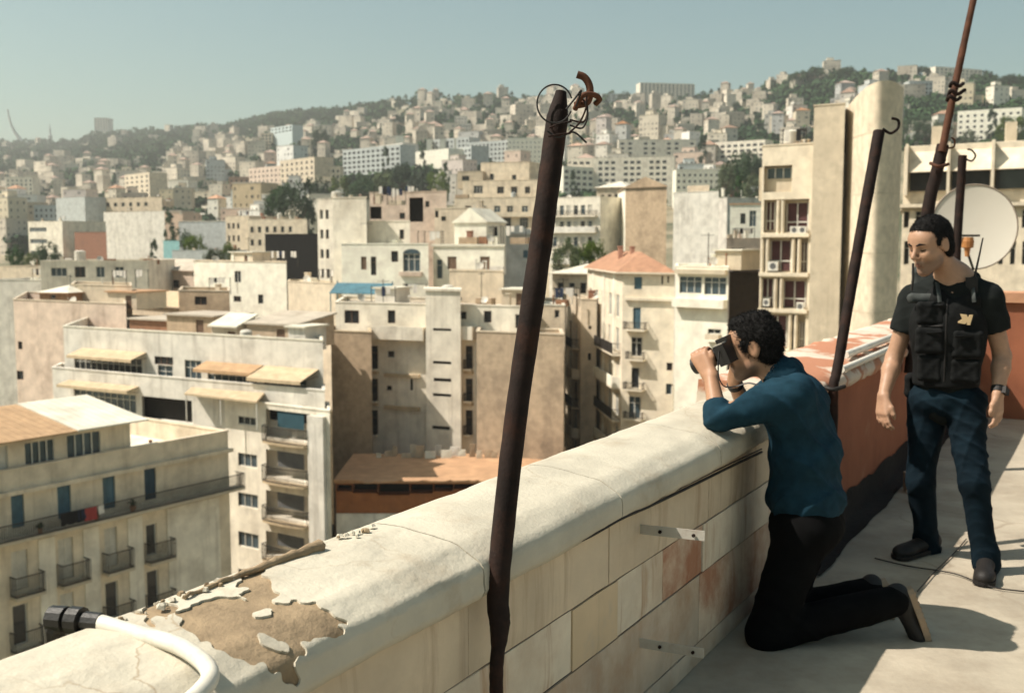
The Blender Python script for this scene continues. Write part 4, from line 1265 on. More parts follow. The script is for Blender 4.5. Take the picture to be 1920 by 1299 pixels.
def house_proto(i):
    W, d = hr.uniform(7, 18), hr.uniform(7, 13)
    fl = hr.choice((1, 2, 2, 3, 4, 6))
    Hh = 3.1 * fl + 0.5
    sink = 8.0
    mb, gl, rf = MB(), MB(), MB()
    vols = [(0, 0, W, d, Hh)]
    if i % 2 == 0:
        vols.append((W * hr.uniform(0.55, 0.7), d * 0.3, W * 1.35, d * 1.1, Hh * hr.uniform(0.5, 0.75)))
    if i % 3 == 0:
        vols.append((W * 0.2, d * 0.3, W * 0.6, d * 0.8, Hh + 2.8))
    for n, (x0, y0, x1, y1, h) in enumerate(vols):
        w_, d_ = x1 - x0, y1 - y0
        faces = {'f': (lambda u, w, z, x0=x0, y0=y0: (x0 + u, y0 + w, z), w_), 'l': (lambda u, w, z, x0=x0, y1=y1: (x0 + w, y1 - u, z), d_), 'r': (lambda u, w, z, x1=x1, y0=y0: (x1 - w, y0 + u, z), d_)}
        for k, (xf, U) in faces.items():
            hs = []
            nc = max(2, int(U / 3.0))
            z = h - 2.6
            while z > 0.5:
                for c in range(nc):
                    if hr.random() < 0.62:
                        uc = U * (c + 0.5) / nc
                        ww = hr.choice((0.7, 0.8, 1.0, 1.6))
                        hs.append((uc - ww / 2, uc + ww / 2, z, z + 1.15, 'x'))
                z -= 3.1
            wall_open(mb, xf, U, -sink, h, hs, 0.25)
            for q in hs:
                gl.face([xf(q[0], 0.24, q[2]), xf(q[1], 0.24, q[2]), xf(q[1], 0.24, q[3]), xf(q[0], 0.24, q[3])])
        mb.face([(x1, y1, -sink), (x0, y1, -sink), (x0, y1, h), (x1, y1, h)])
        if n == 0 and i % 6 == 1:
            o, z, T = 0.5, h + 0.01, h + 2.2
            E_ = [(x0 - o, y0 - o, z), (x1 + o, y0 - o, z), (x1 + o, y1 + o, z), (x0 - o, y1 + o, z)]
            k = min(w_, d_) / 2
            if w_ > d_:
                R0, R1 = (x0 + k, (y0 + y1) / 2, T), (x1 - k, (y0 + y1) / 2, T)
                fs = [[E_[0], E_[1], R1, R0], [E_[2], E_[3], R0, R1], [E_[1], E_[2], R1], [E_[3], E_[0], R0]]
            else:
                R0, R1 = ((x0 + x1) / 2, y0 + k, T), ((x0 + x1) / 2, y1 - k, T)
                fs = [[E_[1], E_[2], R1, R0], [E_[3], E_[0], R0, R1], [E_[0], E_[1], R0], [E_[2], E_[3], R1]]
            for f in fs:
                rf.face(f)
            rf.face(E_[::-1])
        else:
            rf.box(x0 - 0.15, y0 - 0.15, h + 0.01, x1 + 0.15, y1 + 0.15, h + 0.3)
    nm = {True: 'hillside_house', False: 'hillside_house'}[True]
    wm = mb.data('wall', HW)
    gm = gl.data('glazing', FARG)
    rm = rf.data('roof', HR if i % 6 == 1 else HF)
    kind = 'red-roofed' if i % 6 == 1 else ('stepped flat-roofed' if i % 2 == 0 else 'boxy flat-roofed')
    return dict(wall=wm, gl=gm, roof=rm, W=W, H=Hh, kind=kind, fl=fl)


PROTO = [house_proto(i) for i in range(18)]
# photo regions that are wooded: centre x, centre y, radius x, radius y, share of trees
WOOD = [(150, 285, 190, 38, 0.9), (300, 262, 90, 30, 0.85), (430, 240, 110, 22, 0.95), (560, 222, 90, 22, 0.95), (660, 214, 80, 14, 0.9), (690, 345, 130, 35, 0.95), (790, 340, 60, 30, 0.9),
        (560, 370, 60, 40, 0.9), (905, 205, 60, 18, 0.7), (950, 215, 50, 20, 0.7), (1545, 165, 95, 40, 0.95), (1500, 205, 50, 25, 0.8), (1460, 230, 50, 30, 0.7), (1640, 170, 60, 40, 0.8),
        (1750, 232, 90, 34, 0.95), (1870, 190, 60, 30, 0.9), (1890, 250, 60, 30, 0.9), (1385, 300, 50, 50, 0.85), (1310, 255, 40, 30, 0.7), (600, 255, 20, 20, 0.8), (640, 290, 25, 14, 0.8), (1110, 285, 40, 10, 0.7),
        (340, 445, 60, 30, 0.8), (60, 475, 70, 22, 0.85), (870, 240, 60, 12, 0.5), (1380, 420, 50, 35, 0.9), (1080, 470, 60, 25, 0.9), (250, 330, 60, 16, 0.5), (130, 350, 60, 12, 0.5)]


def green(px, py):
    g = 0.42
    for cx, cy, rx, ry, s in WOOD:
        q = ((px - cx) / rx) ** 2 + ((py - cy) / ry) ** 2
        if q < 1:
            g = max(g, s)
    return g


def ymax(px):
    return float(np.interp(px, [-50, 300, 600, 640, 1000, 1420, 1430, 1970], [478, 478, 470, 385, 395, 400, 290, 290]))


ry_ = lambda px: float(np.interp(px, _RX, [r[1] for r in RIDGE]))
spots, trees = [], []
cells = {}
blocked = []
for o in list(COL.objects):
    if o.get('category') and o.name.startswith(('slab', 'apartment', 'ware', 'flat', 'villa', 'terraced', 'white', 'brick')) and o.type == 'EMPTY' and o.location.y > 240:
        blocked.append(o)
foot = []
for b in SLABS + [L7, L8, L9, L10, L11, L12, L13, L14, L15, L16, L17, Mb, I1, I2, I3, I4, I5, G4]:
    c = b.P0 + b.du * (b.W / 2) + b.dv * (b.dep / 2)
    foot.append((c.x, c.y, b.du, b.dv, b.W / 2 + 5, b.dep / 2 + 5, b))


def free(p, rad, tree=False):
    for (x, y, du, dv, hw, hd, b) in foot:
        d = Vector((p.x - x, p.y - y, 0))
        if abs(d.dot(du)) < hw + rad * 0.6 and abs(d.dot(dv)) < hd + rad * 0.6:
            return False
        # keep the view of the named blocks open
        if not tree and p.y < y and y - p.y < 160:
            px, py = pix((p.x, p.y, p.z + 10))
            bx0, _ = pix(b.P0 + Vector((0, 0, b.zb)))
            bx1, _ = pix(b.P0 + b.du * b.W + Vector((0, 0, b.zb)))
            ty = pix(b.P0 + Vector((0, 0, b.ztop)))[1]
            by = ty + 0.75 * (pix(b.P0 + Vector((0, 0, b.zb)))[1] - ty)
            if bx0 - 8 < px < bx1 + 4 and py < by:
                return False
    k = (int(p.x // 16), int(p.y // 16))
    for i in (-1, 0, 1):
        for j in (-1, 0, 1):
            for q, r in cells.get((k[0] + i, k[1] + j), ()):
                if (q.x - p.x) ** 2 + (q.y - p.y) ** 2 < (r + rad) ** 2 * 0.55:
                    return False
    return True


def occupy(p, rad):
    cells.setdefault((int(p.x // 16), int(p.y // 16)), []).append((p, rad))


tries = 0
while tries < 6500:
    tries += 1
    px = hr.uniform(-30, 1950)
    y0, y1 = ry_(px) + 2, ymax(px)
    py = y0 + (y1 - y0) * hr.random() ** 1.05
    p = ground_hit(px, py)
    if p is None or p.y < 190:
        continue
    if hr.random() < green(px, py):
        if free(p, 2.0, True):
            occupy(p, 1.2)
            trees.append((p, px, py))
        continue
    sc = hr.uniform(0.75, 1.15)
    if free(p, 7.0 * sc):
        occupy(p, 6.0 * sc)
        spots.append((p, px, py, sc))
spots.sort(key=lambda s: s[0].y / s[3])


def zone(px, py, D):
    if px < 330:
        return 'on the far left slope' if py < 330 else 'on the left plain'
    if px < 620:
        return 'under the wooded left ridge' if py < 330 else 'left of the park'
    if px < 1050:
        return 'on the middle slope below the skyline' if py < 262 else 'above the terraced block'
    if px < 1430:
        return 'on the slope below the skyline slab' if py < 262 else 'near the long white slab'
    return 'among pines on the right-hand hill'


HCOL = {}
for nm_, c_ in (('white', (0.72, 0.68, 0.59)), ('cream', (0.64, 0.56, 0.43)), ('sand-coloured', (0.54, 0.45, 0.33)), ('pinkish', (0.56, 0.43, 0.34)), ('grey', (0.46, 0.45, 0.42)), ('pale blue-grey', (0.50, 0.53, 0.51))):
    HCOL[nm_] = mat('house_plaster_' + nm_.replace(' ', '_'), c_, dirt=0.35, dscale=0.2, dcol=tuple(q * 0.5 for q in c_), streak=0.25, scale=0.4, rnd=0.12)
LAND = [(1245, 170, 'the skyline slab'), (1153, 185, 'the dark ridge block'), (700, 300, 'the white-ended slab block'), (802, 300, 'the cream slab above the park'), (840, 285, 'the chequered slab'), (990, 285, 'the plain white block'), (530, 255, 'the pale blue tower'),
        (864, 235, 'the stepped grey tower'), (198, 232, 'the lone skyline tower'), (1785, 140, 'the right skyline slab'), (1750, 185, 'the tall buff tower'), (1845, 235, 'the white hillside block'), (560, 320, 'the tan block by the park'), (614, 330, 'the pillared block'),
        (500, 335, 'the wide brown block'), (370, 350, 'the beige plain slab'), (42, 350, 'the white block at the left edge'), (260, 345, 'the tall cream block'), (450, 350, 'the terracotta brown block'), (250, 415, 'the grey warehouse'), (1165, 325, 'the long white slab'), (1310, 335, 'the low square-windowed building'),
        (1230, 275, 'the paired-window block'), (1382, 285, 'the small white office block'), (548, 480, 'the black netted block'), (446, 435, 'the sand tower'), (520, 435, 'the buff bay tower'), (135, 395, 'the grey blue block'), (170, 452, 'the red brick house'), (85, 440, 'the banded white house'), (380, 430, 'the white-roofed hall'),
        (940, 350, 'the terraced cream block'), (1205, 400, 'the brown gable'), (1540, 160, 'the skyline pines'), (1640, 190, 'the curved tower top'), (1090, 250, 'the leaning pole top'), (95, 255, 'the small spire'), (690, 350, 'the park')]
NUM = {1: 'one-storey', 2: 'two-storey', 3: 'three-storey', 4: 'four-storey', 6: 'six-storey'}
used_labels = set()


def house_label(P, cn, px, py):
    best = None
    ls = sorted(LAND, key=lambda q: (q[0] - px) ** 2 + (2.0 * (q[1] - py)) ** 2)
    for adv in ('close', 'some way', 'farther'):
        for lx, ly, ln in ls[:4]:
            dx, dy = px - lx, py - ly
            rel = ('left of' if dx < 0 else 'right of') if abs(dx) > 1.3 * abs(dy) else ('above' if dy < 0 else 'below')
            dist = math.hypot(dx, dy)
            word = {'close': '', 'some way': 'some way ', 'farther': 'well '}[adv]
            t = '%s %s %s house %s%s %s' % (NUM[P['fl']], cn, P['kind'], word, rel, ln)
            if best is None:
                best = t
            if t not in used_labels:
                used_labels.add(t)
                return t
    return best


for k, (p, px, py, sc) in enumerate(spots):
    P = PROTO[hr.randrange(len(PROTO))]
    rz = hr.choice((0.0, 0.25, -0.3, -0.45, -0.6)) + hr.uniform(-0.12, 0.12)
    if k < 292:
        r = link('hillside_house', None, None, (p.x, p.y, p.z - 0.5), rz)
        r.scale = (sc * hr.uniform(0.85, 1.15), sc, sc * hr.uniform(0.85, 1.2))
        for nm, key in (('wall', 'wall'), ('roof', 'roof'), ('glazing', 'gl')):
            c = link(nm, P[key], r)
            if nm == 'glazing':
                c['kind'] = 'stuff'
            if nm == 'wall':
                cn = hr.choice(('white', 'white', 'cream', 'cream', 'sand-coloured', 'pinkish', 'grey', 'pale blue-grey'))
                c.material_slots[0].link = 'OBJECT'
                c.material_slots[0].material = HCOL[cn]
        tag(r, house_label(P, cn, px, py), 'house', 'small houses ' + zone(px, py, p.y))
    spots[k] = spots[k] + (P, rz)


def merge_meshes(name, items, mats):
    """many small meshes placed as one mesh: items are (mesh data, matrix, material index)"""
    vs, loops, starts, tots, mi = [], [], [], [], []
    nv = nl = 0
    cache = {}
    for me, M4_, m in items:
        if me.name not in cache:
            a = np.empty(len(me.vertices) * 3, np.float32)
            me.vertices.foreach_get('co', a)
            li = np.empty(len(me.loops), np.int32)
            me.loops.foreach_get('vertex_index', li)
            st = np.empty(len(me.polygons), np.int32)
            me.polygons.foreach_get('loop_start', st)
            to = np.empty(len(me.polygons), np.int32)
            me.polygons.foreach_get('loop_total', to)
            cache[me.name] = (a.reshape(-1, 3), li, st, to)
        a, li, st, to = cache[me.name]
        m_ = np.array(M4_, np.float32)
        vs.append(a @ m_[:3, :3].T + m_[:3, 3])
        loops.append(li + nv)
        starts.append(st + nl)
        tots.append(to)
        mi.append(np.full(len(st), m, np.int32))
        nv += len(a)
        nl += len(li)
    me = bpy.data.meshes.new(name)
    vs, loops, starts, mi = np.concatenate(vs), np.concatenate(loops), np.concatenate(starts), np.concatenate(mi)
    me.vertices.add(len(vs))
    me.vertices.foreach_set('co', vs.ravel())
    me.loops.add(len(loops))
    me.loops.foreach_set('vertex_index', loops)
    me.polygons.add(len(starts))
    me.polygons.foreach_set('loop_start', starts)
    me.polygons.foreach_set('material_index', mi)
    for m in mats:
        me.materials.append(m)
    me.update(calc_edges=True)
    me.validate()
    return link(name, me)


HW2 = mat('far_house_plaster', (0.58, 0.51, 0.41), var=0.4, scale=0.035, dirt=0.5, dscale=0.05, dcol=(0.36, 0.28, 0.2))
items = []
for (p, px, py, sc, P, rz) in spots[292:]:
    M_ = Matrix.Translation((p.x, p.y, p.z - 0.5)) @ Matrix.Rotation(rz, 4, 'Z') @ Matrix.Diagonal((sc, sc, sc * 1.05, 1))
    items += [(P['wall'], M_, 0), (P['gl'], M_, 1), (P['roof'], M_, 3 if P['kind'] == 'red-roofed' else 2)]
if items:
    tag(merge_meshes('distant_houses', items, [HW2, FARG, HF, HR]), 'far small houses packed on the hillside', 'houses', kind='stuff')

# ------------------------------------------------------------------ trees
LEAF = mat('leaf_olive', (0.095, 0.130, 0.036), rough=0.7, var=0.5, scale=0.5, bump=0, rnd=0.3, spec=0.15)
LEAFD = mat('leaf_dark_pine', (0.042, 0.080, 0.030), rough=0.7, var=0.5, scale=0.4, bump=0, rnd=0.3, spec=0.15)
LEAFW = mat('leaf_wood', (0.046, 0.090, 0.034), rough=0.8, var=0.6, scale=0.06, bump=0, spec=0.1, col2=(0.028, 0.056, 0.026), c2scale=0.03)
BARK = mat('bark', (0.10, 0.075, 0.05), rough=0.9, bscale=8)


def tree_proto(seed, shape, nleaf, lsz):
    """unit-height tree: trunk with limbs, crown of many small leaf faces in clumps"""
    r = random.Random(seed)
    tr, cr = MB(), MB()
    clumps = []
    if shape == 'cypress':
        for i in range(26):
            t = r.random()
            rad = 0.11 * math.sin(PI * (0.12 + 0.85 * t)) + 0.02
            a = r.random() * 2 * PI
            clumps.append((Vector((rad * math.cos(a), rad * math.sin(a), 0.08 + 0.9 * t)), 0.065))
        tr.tube([(0, 0, -0.3), (0, 0, 0.5)], [0.035, 0.012], 6)
    elif shape == 'pine':
        tops = []
        for i in range(30):
            a, q = r.random() * 2 * PI, math.sqrt(r.random()) * 0.36
            clumps.append((Vector((q * math.cos(a), q * math.sin(a), 0.72 + 0.2 * (1 - (q / 0.36) ** 2) + r.uniform(-0.07, 0.05))), 0.095))
        tr.tube([(0, 0, -0.3), (0.02, 0.01, 0.3), (0.0, 0.03, 0.68)], [0.04, 0.03, 0.02], 7)
        for i in range(6):
            a = i * 1.05
            tr.tube([(0, 0.02, 0.5 + 0.02 * i), (0.15 * math.cos(a), 0.15 * math.sin(a), 0.66), (0.27 * math.cos(a), 0.27 * math.sin(a), 0.76)], [0.014, 0.01, 0.005], 5)
    else:
        for i in range(38):
            a, b_ = r.random() * 2 * PI, math.acos(r.uniform(-0.75, 1))
            q = 0.40 * r.uniform(0.55, 1.0)
            clumps.append((Vector((q * math.sin(b_) * math.cos(a), q * math.sin(b_) * math.sin(a), 0.6 + 0.36 * math.cos(b_) * r.uniform(0.7, 1.05))), r.uniform(0.08, 0.13)))
        tr.tube([(0, 0, -0.3), (0.01, 0.0, 0.2), (0.0, 0.02, 0.45)], [0.045, 0.035, 0.022], 7)
        for i in range(7):
            a = i * 0.9
            tr.tube([(0, 0.01, 0.26 + 0.02 * i), (0.14 * math.cos(a), 0.14 * math.sin(a), 0.46), (0.3 * math.cos(a), 0.3 * math.sin(a), 0.62)], [0.016, 0.011, 0.005], 5)
    for i in range(nleaf):
        c, cr_ = clumps[r.randrange(len(clumps))]
        v = Vector((r.gauss(0, 1), r.gauss(0, 1), r.gauss(0, 1))).normalized() * cr_ * r.random() ** 0.4
        n = (v.normalized() + Vector((r.gauss(0, 0.6), r.gauss(0, 0.6), r.gauss(0, 0.6) + 0.3))).normalized()
        s = n.cross(Vector((r.random(), r.random(), r.random()))).normalized() * lsz * r.uniform(0.6, 1.3)
        t = n.cross(s) * r.uniform(0.5, 0.9)
        q = c + v
        cr.face([q - s, q - t * 0.6, q + s, q + t])
    return tr.data('trunk', BARK), cr


TP_ = []
for k, (sh, lm) in enumerate((('round', LEAF), ('round', LEAFD), ('pine', LEAFD), ('pine', LEAF), ('cypress', LEAFD), ('round', LEAF))):
    t, c = tree_proto(70 + k, sh, 3000 if sh != 'cypress' else 1500, 0.022)
    TP_.append((t, c.data('crown', lm), sh))
TREES = [  # photo x, base row, height in photo pixels, distance, kind, label
    (1368, 468, 78, 240, 0, 'round olive green tree left of the concrete building'), (1345, 462, 60, 246, 1, 'darker round tree beside the grey white block, left of the olive one'),
    (1064, 505, 58, 150, 5, 'broad sunlit olive tree beyond the pole, above the cream roof'), (1112, 502, 60, 152, 0, 'broad sunlit olive tree left of the red hipped roof'), (1092, 500, 48, 165, 1, 'darker tree between the two sunlit olive trees'),
    (1378, 352, 70, 400, 1, 'dark tree leaning over the slope left of the concrete building'), (1402, 345, 62, 420, 2, 'umbrella pine next to the concrete building'), (1360, 345, 40, 380, 0, 'small yellowish tree above the grey white block'),
    (1415, 372, 48, 330, 5, 'light green tree touching the concrete building'), (1316, 312, 55, 600, 4, 'slim cypress above the low white building'), (1075, 362, 42, 430, 4, 'dark cypress in front of the long white slab'),
    (338, 475, 52, 300, 1, 'round dark tree on the plain, right of the turquoise house'), (365, 480, 46, 290, 0, 'sunlit round tree next to the dark one on the plain'), (318, 452, 55, 330, 4, 'dark columnar tree by the grey warehouse corner'),
    (290, 498, 48, 235, 4, 'dark clipped tree left of the turquoise house'), (30, 498, 42, 240, 1, 'dark tree at left edge'), (92, 500, 52, 240, 1, 'dark tree with sunlit top on the left plain'), (62, 502, 34, 230, 0, 'yellow green bush between two dark trees'),
    (400, 500, 40, 205, 0, 'weedy green tree behind the long white wall'), (430, 488, 36, 215, 5, 'small yellow green tree behind the slit-window house'),
    (552, 412, 78, 330, 1, 'big dark tree left of the park villa'), (532, 405, 60, 340, 2, 'dark spreading tree at the left end of the park'), (578, 400, 64, 335, 4, 'black cypress before the park villa'), (515, 400, 48, 345, 1, 'dark tree above the buff tower'),
    (600, 372, 44, 480, 1, 'dark tree at the park edge by the pillared block'), (640, 372, 48, 470, 0, 'light tree in the middle of the park'), (680, 372, 52, 460, 1, 'dark tree in the park under the white end wall'), (720, 366, 50, 465, 0, 'light tree under the grey slab block'),
    (755, 362, 56, 470, 2, 'umbrella pine under the cream slab'), (792, 366, 56, 455, 1, 'dark tree right of the park pine'), (820, 362, 48, 450, 0, 'light tree next to the terraced block'), (792, 322, 40, 560, 4, 'small cypress before the cream slab'),
    (724, 318, 42, 580, 4, 'small cypress before the grey slab block'), (836, 345, 40, 500, 4, 'slim dark tree left of the terraced block'), (600, 268, 34, 900, 1, 'round dark tree beside the pale blue tower'), (1385, 375, 44, 300, 4, 'slim green tree left of the concrete building, before the white villa'),
    (1498, 180, 46, 990, 2, 'umbrella pine at the left end of the right-hand skyline'), (1528, 178, 52, 980, 2, 'tall umbrella pine on the right-hand skyline'), (1556, 182, 42, 985, 3, 'lighter pine between the tall skyline pines'), (1585, 182, 56, 975, 2, 'widest umbrella pine on the right-hand skyline'),
    (1612, 190, 46, 960, 2, 'pine beside the curved tower top'), (1480, 196, 38, 985, 1, 'rounded tree under the skyline pines'), (1540, 205, 44, 940, 1, 'dark tree below the skyline pines'), (1724, 168, 44, 940, 2, 'skyline pine left of the pale slab'),
    (1705, 268, 52, 600, 1, 'dark tree right of the curved tower'), (1735, 275, 58, 580, 1, 'dark round tree above the concrete wing'), (1765, 272, 50, 575, 0, 'lighter tree above the concrete wing'), (1858, 262, 56, 560, 4, 'dark cypress by the white hillside block'),
    (1896, 272, 60, 520, 0, 'yellowish tree at right edge above the wing'), (1815, 278, 36, 540, 5, 'small olive tree under the white hillside block'), (1862, 182, 40, 850, 4, 'cypress on the right skyline'), (1890, 186, 46, 840, 2, 'pine at right edge of the skyline'),
    (900, 212, 34, 1250, 4, 'cypress high on the middle slope'), (952, 214, 36, 1240, 4, 'second cypress high on the middle slope'), (872, 206, 26, 1300, 1, 'round tree under the middle skyline'), (1172, 200, 30, 1280, 1, 'dark tree beside the skyline slab'),
]
for (x, y, hpx, D, k, lab) in TREES:
    p = at(x, y, D)
    g = terrain(p.x, p.y)
    top = at(x, y - hpx, D).z
    base = max(g, p.z - 30) if g < p.z else g
    hgt = max(hpx * D / F, min(top - g, 1.9 * hpx * D / F))
    r = empty('tree', (p.x, p.y, top - hgt), (x * 0.37) % 6.28)
    w = hpx * D / F
    r.scale = (w * 1.15, w * 1.15, hgt)
    tm, cm, sh = TP_[k]
    link('trunk', tm, r)
    link('crown', cm, r)
    tag(r, lab, 'tree', 'trees on the slopes')


def wood_proto(seed):
    """low tree for the far woods: leaf faces in clumps"""
    r = random.Random(seed)
    mb = MB()
    cl = [Vector((r.uniform(-0.35, 0.35), r.uniform(-0.35, 0.35), r.uniform(0.3, 0.85))) for _ in range(9)]
    for c in cl:
        for _ in range(9):
            v = Vector((r.gauss(0, 1), r.gauss(0, 1), r.gauss(0, 1))).normalized() * 0.17 * r.random() ** 0.3
            n = (v.normalized() + Vector((r.gauss(0, 0.5), r.gauss(0, 0.5), 0.4))).normalized()
            s = n.cross(Vector((r.random(), r.random(), r.random()))).normalized() * 0.13
            t = n.cross(s) * 0.8
            q = c + v
            mb.face([q - s, q - t, q + s, q + t])
    return mb.data('wood_tree', LEAFW)


WP = [wood_proto(k) for k in range(6)]
items = []
wr = random.Random(5)
extra = []
cand = []
for cx, cy, rx, ryy, sd_ in WOOD:
    for _ in range(int(rx * ryy * PI / 30 * sd_)):
        a_, q_ = wr.random() * 2 * PI, math.sqrt(wr.random())
        cand.append((cx + rx * q_ * math.cos(a_), cy + ryy * q_ * math.sin(a_)))
for px, py in cand:
    if py < ry_(px) or py > ymax(px):
        continue
    p = ground_hit(px, py)
    if p is None or p.y < 200:
        continue
    ok = True
    for (x, y, du, dv, hw, hd, b) in foot:
        d = Vector((p.x - x, p.y - y, 0))
        if abs(d.dot(du)) < hw and abs(d.dot(dv)) < hd + 3:
            ok = False
            break
    if ok:
        extra.append((p, px, py))
for x in range(320, 760, 5):     # the ridge wood against the sky
    D = float(np.interp(x, _RX, _RD)) * wr.uniform(0.965, 1.0)
    q = at(x + wr.uniform(-3, 3), 455, D)
    extra.append((Vector((q.x, q.y, terrain(q.x, q.y))), x, 0))
for x in list(range(-20, 320, 7)) + list(range(760, 1480, 16)):
    D = float(np.interp(x, _RX, _RD)) * wr.uniform(0.96, 1.0)
    q = at(x + wr.uniform(-3, 3), 455, D)
    extra.append((Vector((q.x, q.y, terrain(q.x, q.y))), x, 0))
for (p, px, py) in trees + extra:
    h = wr.uniform(6.5, 13) * (1.2 if p.y > 900 else 0.95)
    w = h * wr.uniform(0.8, 1.25)
    items.append((WP[wr.randrange(6)], Matrix.Translation((p.x, p.y, p.z - 0.8)) @ Matrix.Rotation(wr.random() * 6.28, 4, 'Z') @ Matrix.Diagonal((w, w, h, 1)), 0))
tag(merge_meshes('hillside_woods', items, [LEAFW]), 'dark green woods covering parts of the hills', 'woods', kind='stuff')
# ------------------------------------------------------------------ our rooftop
WD, WN_ = Vector((0.5, 0.8660254, 0)), Vector((0.8660254, -0.5, 0))     # along the parapet, and inwards from it


def Wp(u, c, z):
    return WD * u + WN_ * c + Vector((0, 0, z))


def wu(x, y, c=-1.352):
    p = on_plane(x, y, WN_ * c, WN_)
    return p.dot(WD), p.z


def nz(*a):
    return mnoise.noise(Vector(a))


FLOORM = mat('roof_screed', (0.40, 0.35, 0.27), var=0.2, scale=1.8, dirt=0.65, dscale=1.1, dcol=(0.20, 0.155, 0.11), dlo=0.47, crack=0.8, cscale=0.9, bump=0.5, bscale=14, bdist=0.012, col2=(0.40, 0.35, 0.27), c2scale=2.5, c2lo=0.55)
mb = MB()
nu, nc = 60, 40
vs = []
for j in range(nc + 1):
    for i in range(nu + 1):
        u, c = lerp(-4, 12.2, i / nu), lerp(-1.5, 9, j / nc)
        vs.append(Wp(u, c, 0.006 * nz(u * 0.9, c * 0.9, 0) - 0.002))
mb.mesh(vs, [(j * (nu + 1) + i, (j + 1) * (nu + 1) + i, (j + 1) * (nu + 1) + i + 1, j * (nu + 1) + i + 1) for j in range(nc) for i in range(nu)], 0, True)
tag(mb.build('roof_floor', FLOORM), kind='structure')
# the building that carries the roof
mb = MB()
q = [Wp(-4, -1.6, 0), Wp(12.2, -1.6, 0), Wp(12.2, 9, 0), Wp(-4, 9, 0)]
mb.prism([(p.x, p.y) for p in q][::-1], -32, -0.03)
tag(mb.build('rooftop_building', CREAM), 'own building below the roof terrace', 'building')

# ---- parapet
COPW = mat('coping_whitewash', (0.51, 0.465, 0.37), var=0.14, scale=3.5, dirt=0.6, dscale=4.5, dcol=(0.33, 0.25, 0.165), dlo=0.53, crack=0.8, cscale=2.2, bump=0.35, bscale=70, bdist=0.008, rough=0.8)
CEM = mat('coping_bare_cement', (0.30, 0.22, 0.135), var=0.28, scale=9, dirt=0.6, dscale=5, dcol=(0.14, 0.095, 0.06), dlo=0.5, bump=0.6, bscale=60, bdist=0.008)
TAN = mat('wall_block_tan', (0.62, 0.505, 0.365), var=0.12, scale=3, dirt=0.35, dscale=1.8, dcol=(0.36, 0.25, 0.16), streak=0.8, sscale=9, crack=0.22, cscale=1.6, bump=0.5, bscale=40, bdist=0.006)
PALE = mat('wall_block_pale', (0.72, 0.62, 0.48), var=0.15, scale=3, dirt=0.4, dscale=2.4, dcol=(0.42, 0.245, 0.13), streak=1.0, sscale=12, bump=0.5, bscale=40, bdist=0.006)
STAIN = mat('wall_block_stained', (0.66, 0.52, 0.38), var=0.15, scale=3, dirt=0.8, dscale=2.6, dcol=(0.36, 0.13, 0.06), dlo=0.40, streak=0.9, sscale=10, bump=0.35, bscale=40, bdist=0.006)
GREYST = mat('wall_block_brown_grey', (0.54, 0.43, 0.32), var=0.2, scale=3, dirt=0.7, dscale=2.2, dcol=(0.42, 0.25, 0.14), dlo=0.46, streak=0.5, sscale=8, bump=0.4, bscale=40, bdist=0.006, col2=(0.66, 0.56, 0.43), c2scale=2.6, c2lo=0.5)
MORT = mat('mortar_dark', (0.07, 0.05, 0.035), bump=0.2)
REDW = mat('terracotta_paint', (0.29, 0.105, 0.055), var=0.18, scale=2, dirt=0.5, dscale=1.6, dcol=(0.17, 0.06, 0.035), streak=0.35, sscale=6, bump=0.3, bscale=30, bdist=0.006, col2=(0.36, 0.17, 0.10), c2scale=1.7, c2lo=0.56)
REDC = mat('flaked_coping', (0.60, 0.50, 0.40), var=0.2, scale=3, col2=(0.42, 0.19, 0.11), c2scale=2.6, c2lo=0.48, c2w=0.06, bump=0.5, bscale=25, bdist=0.01)
TAR = mat('tar_skirting', (0.018, 0.015, 0.013), rough=0.9, var=0.4, bump=0.5, bscale=20)

PROF = [(-1.352, 0.745), (-1.318, 0.748), (-1.308, 0.765), (-1.311, 0.815), (-1.322, 0.832), (-1.385, 0.866), (-1.405, 0.871), (-1.56, 0.890), (-1.64, 0.890), (-1.662, 0.882), (-1.672, 0.86), (-1.672, 0.74)]
_pl = [0.0]
for a, b in zip(PROF, PROF[1:]):
    _pl.append(_pl[-1] + math.hypot(a[0] - b[0], a[1] - b[1]))


def prof(s):
    s *= _pl[-1]
    return float(np.interp(s, _pl, [p[0] for p in PROF])), float(np.interp(s, _pl, [p[1] for p in PROF]))


def cop_point(u, s, off=0.0, rough=1.0, edge=1.0):
    c, z = prof(s)
    c2, z2 = prof(min(1, s + 0.02))
    c1, z1_ = prof(max(0, s - 0.02))
    tx, tz = c2 - c1, z2 - z1_
    L = math.hypot(tx, tz) or 1
    nx_, nz_ = tz / L, -tx / L
    d = rough * (0.006 * nz(u * 2.2, s * 3, 1) + 0.0026 * nz(u * 8, s * 9, 4) + 0.0012 * nz(u * 26, s * 25, 6) - 0.006 * max(0, nz(u * 14, s * 12, 11) - 0.35)) + off
    lip = -0.010 * max(0, nz(u * 1.7, 9, 2)) if s < 0.15 else 0
    return Wp(u, c + nx_ * d, z + nz_ * d + lip)


PAR = empty('parapet_wall', Wp(2.5, -1.5, 0))
tag(PAR, 'rooftop parapet with tan block courses and thick whitewashed coping', 'wall', kind='thing')


def under(o, root):
    o.parent = root
    o.matrix_parent_inverse = Matrix.Translation(root.location).inverted()
    return o


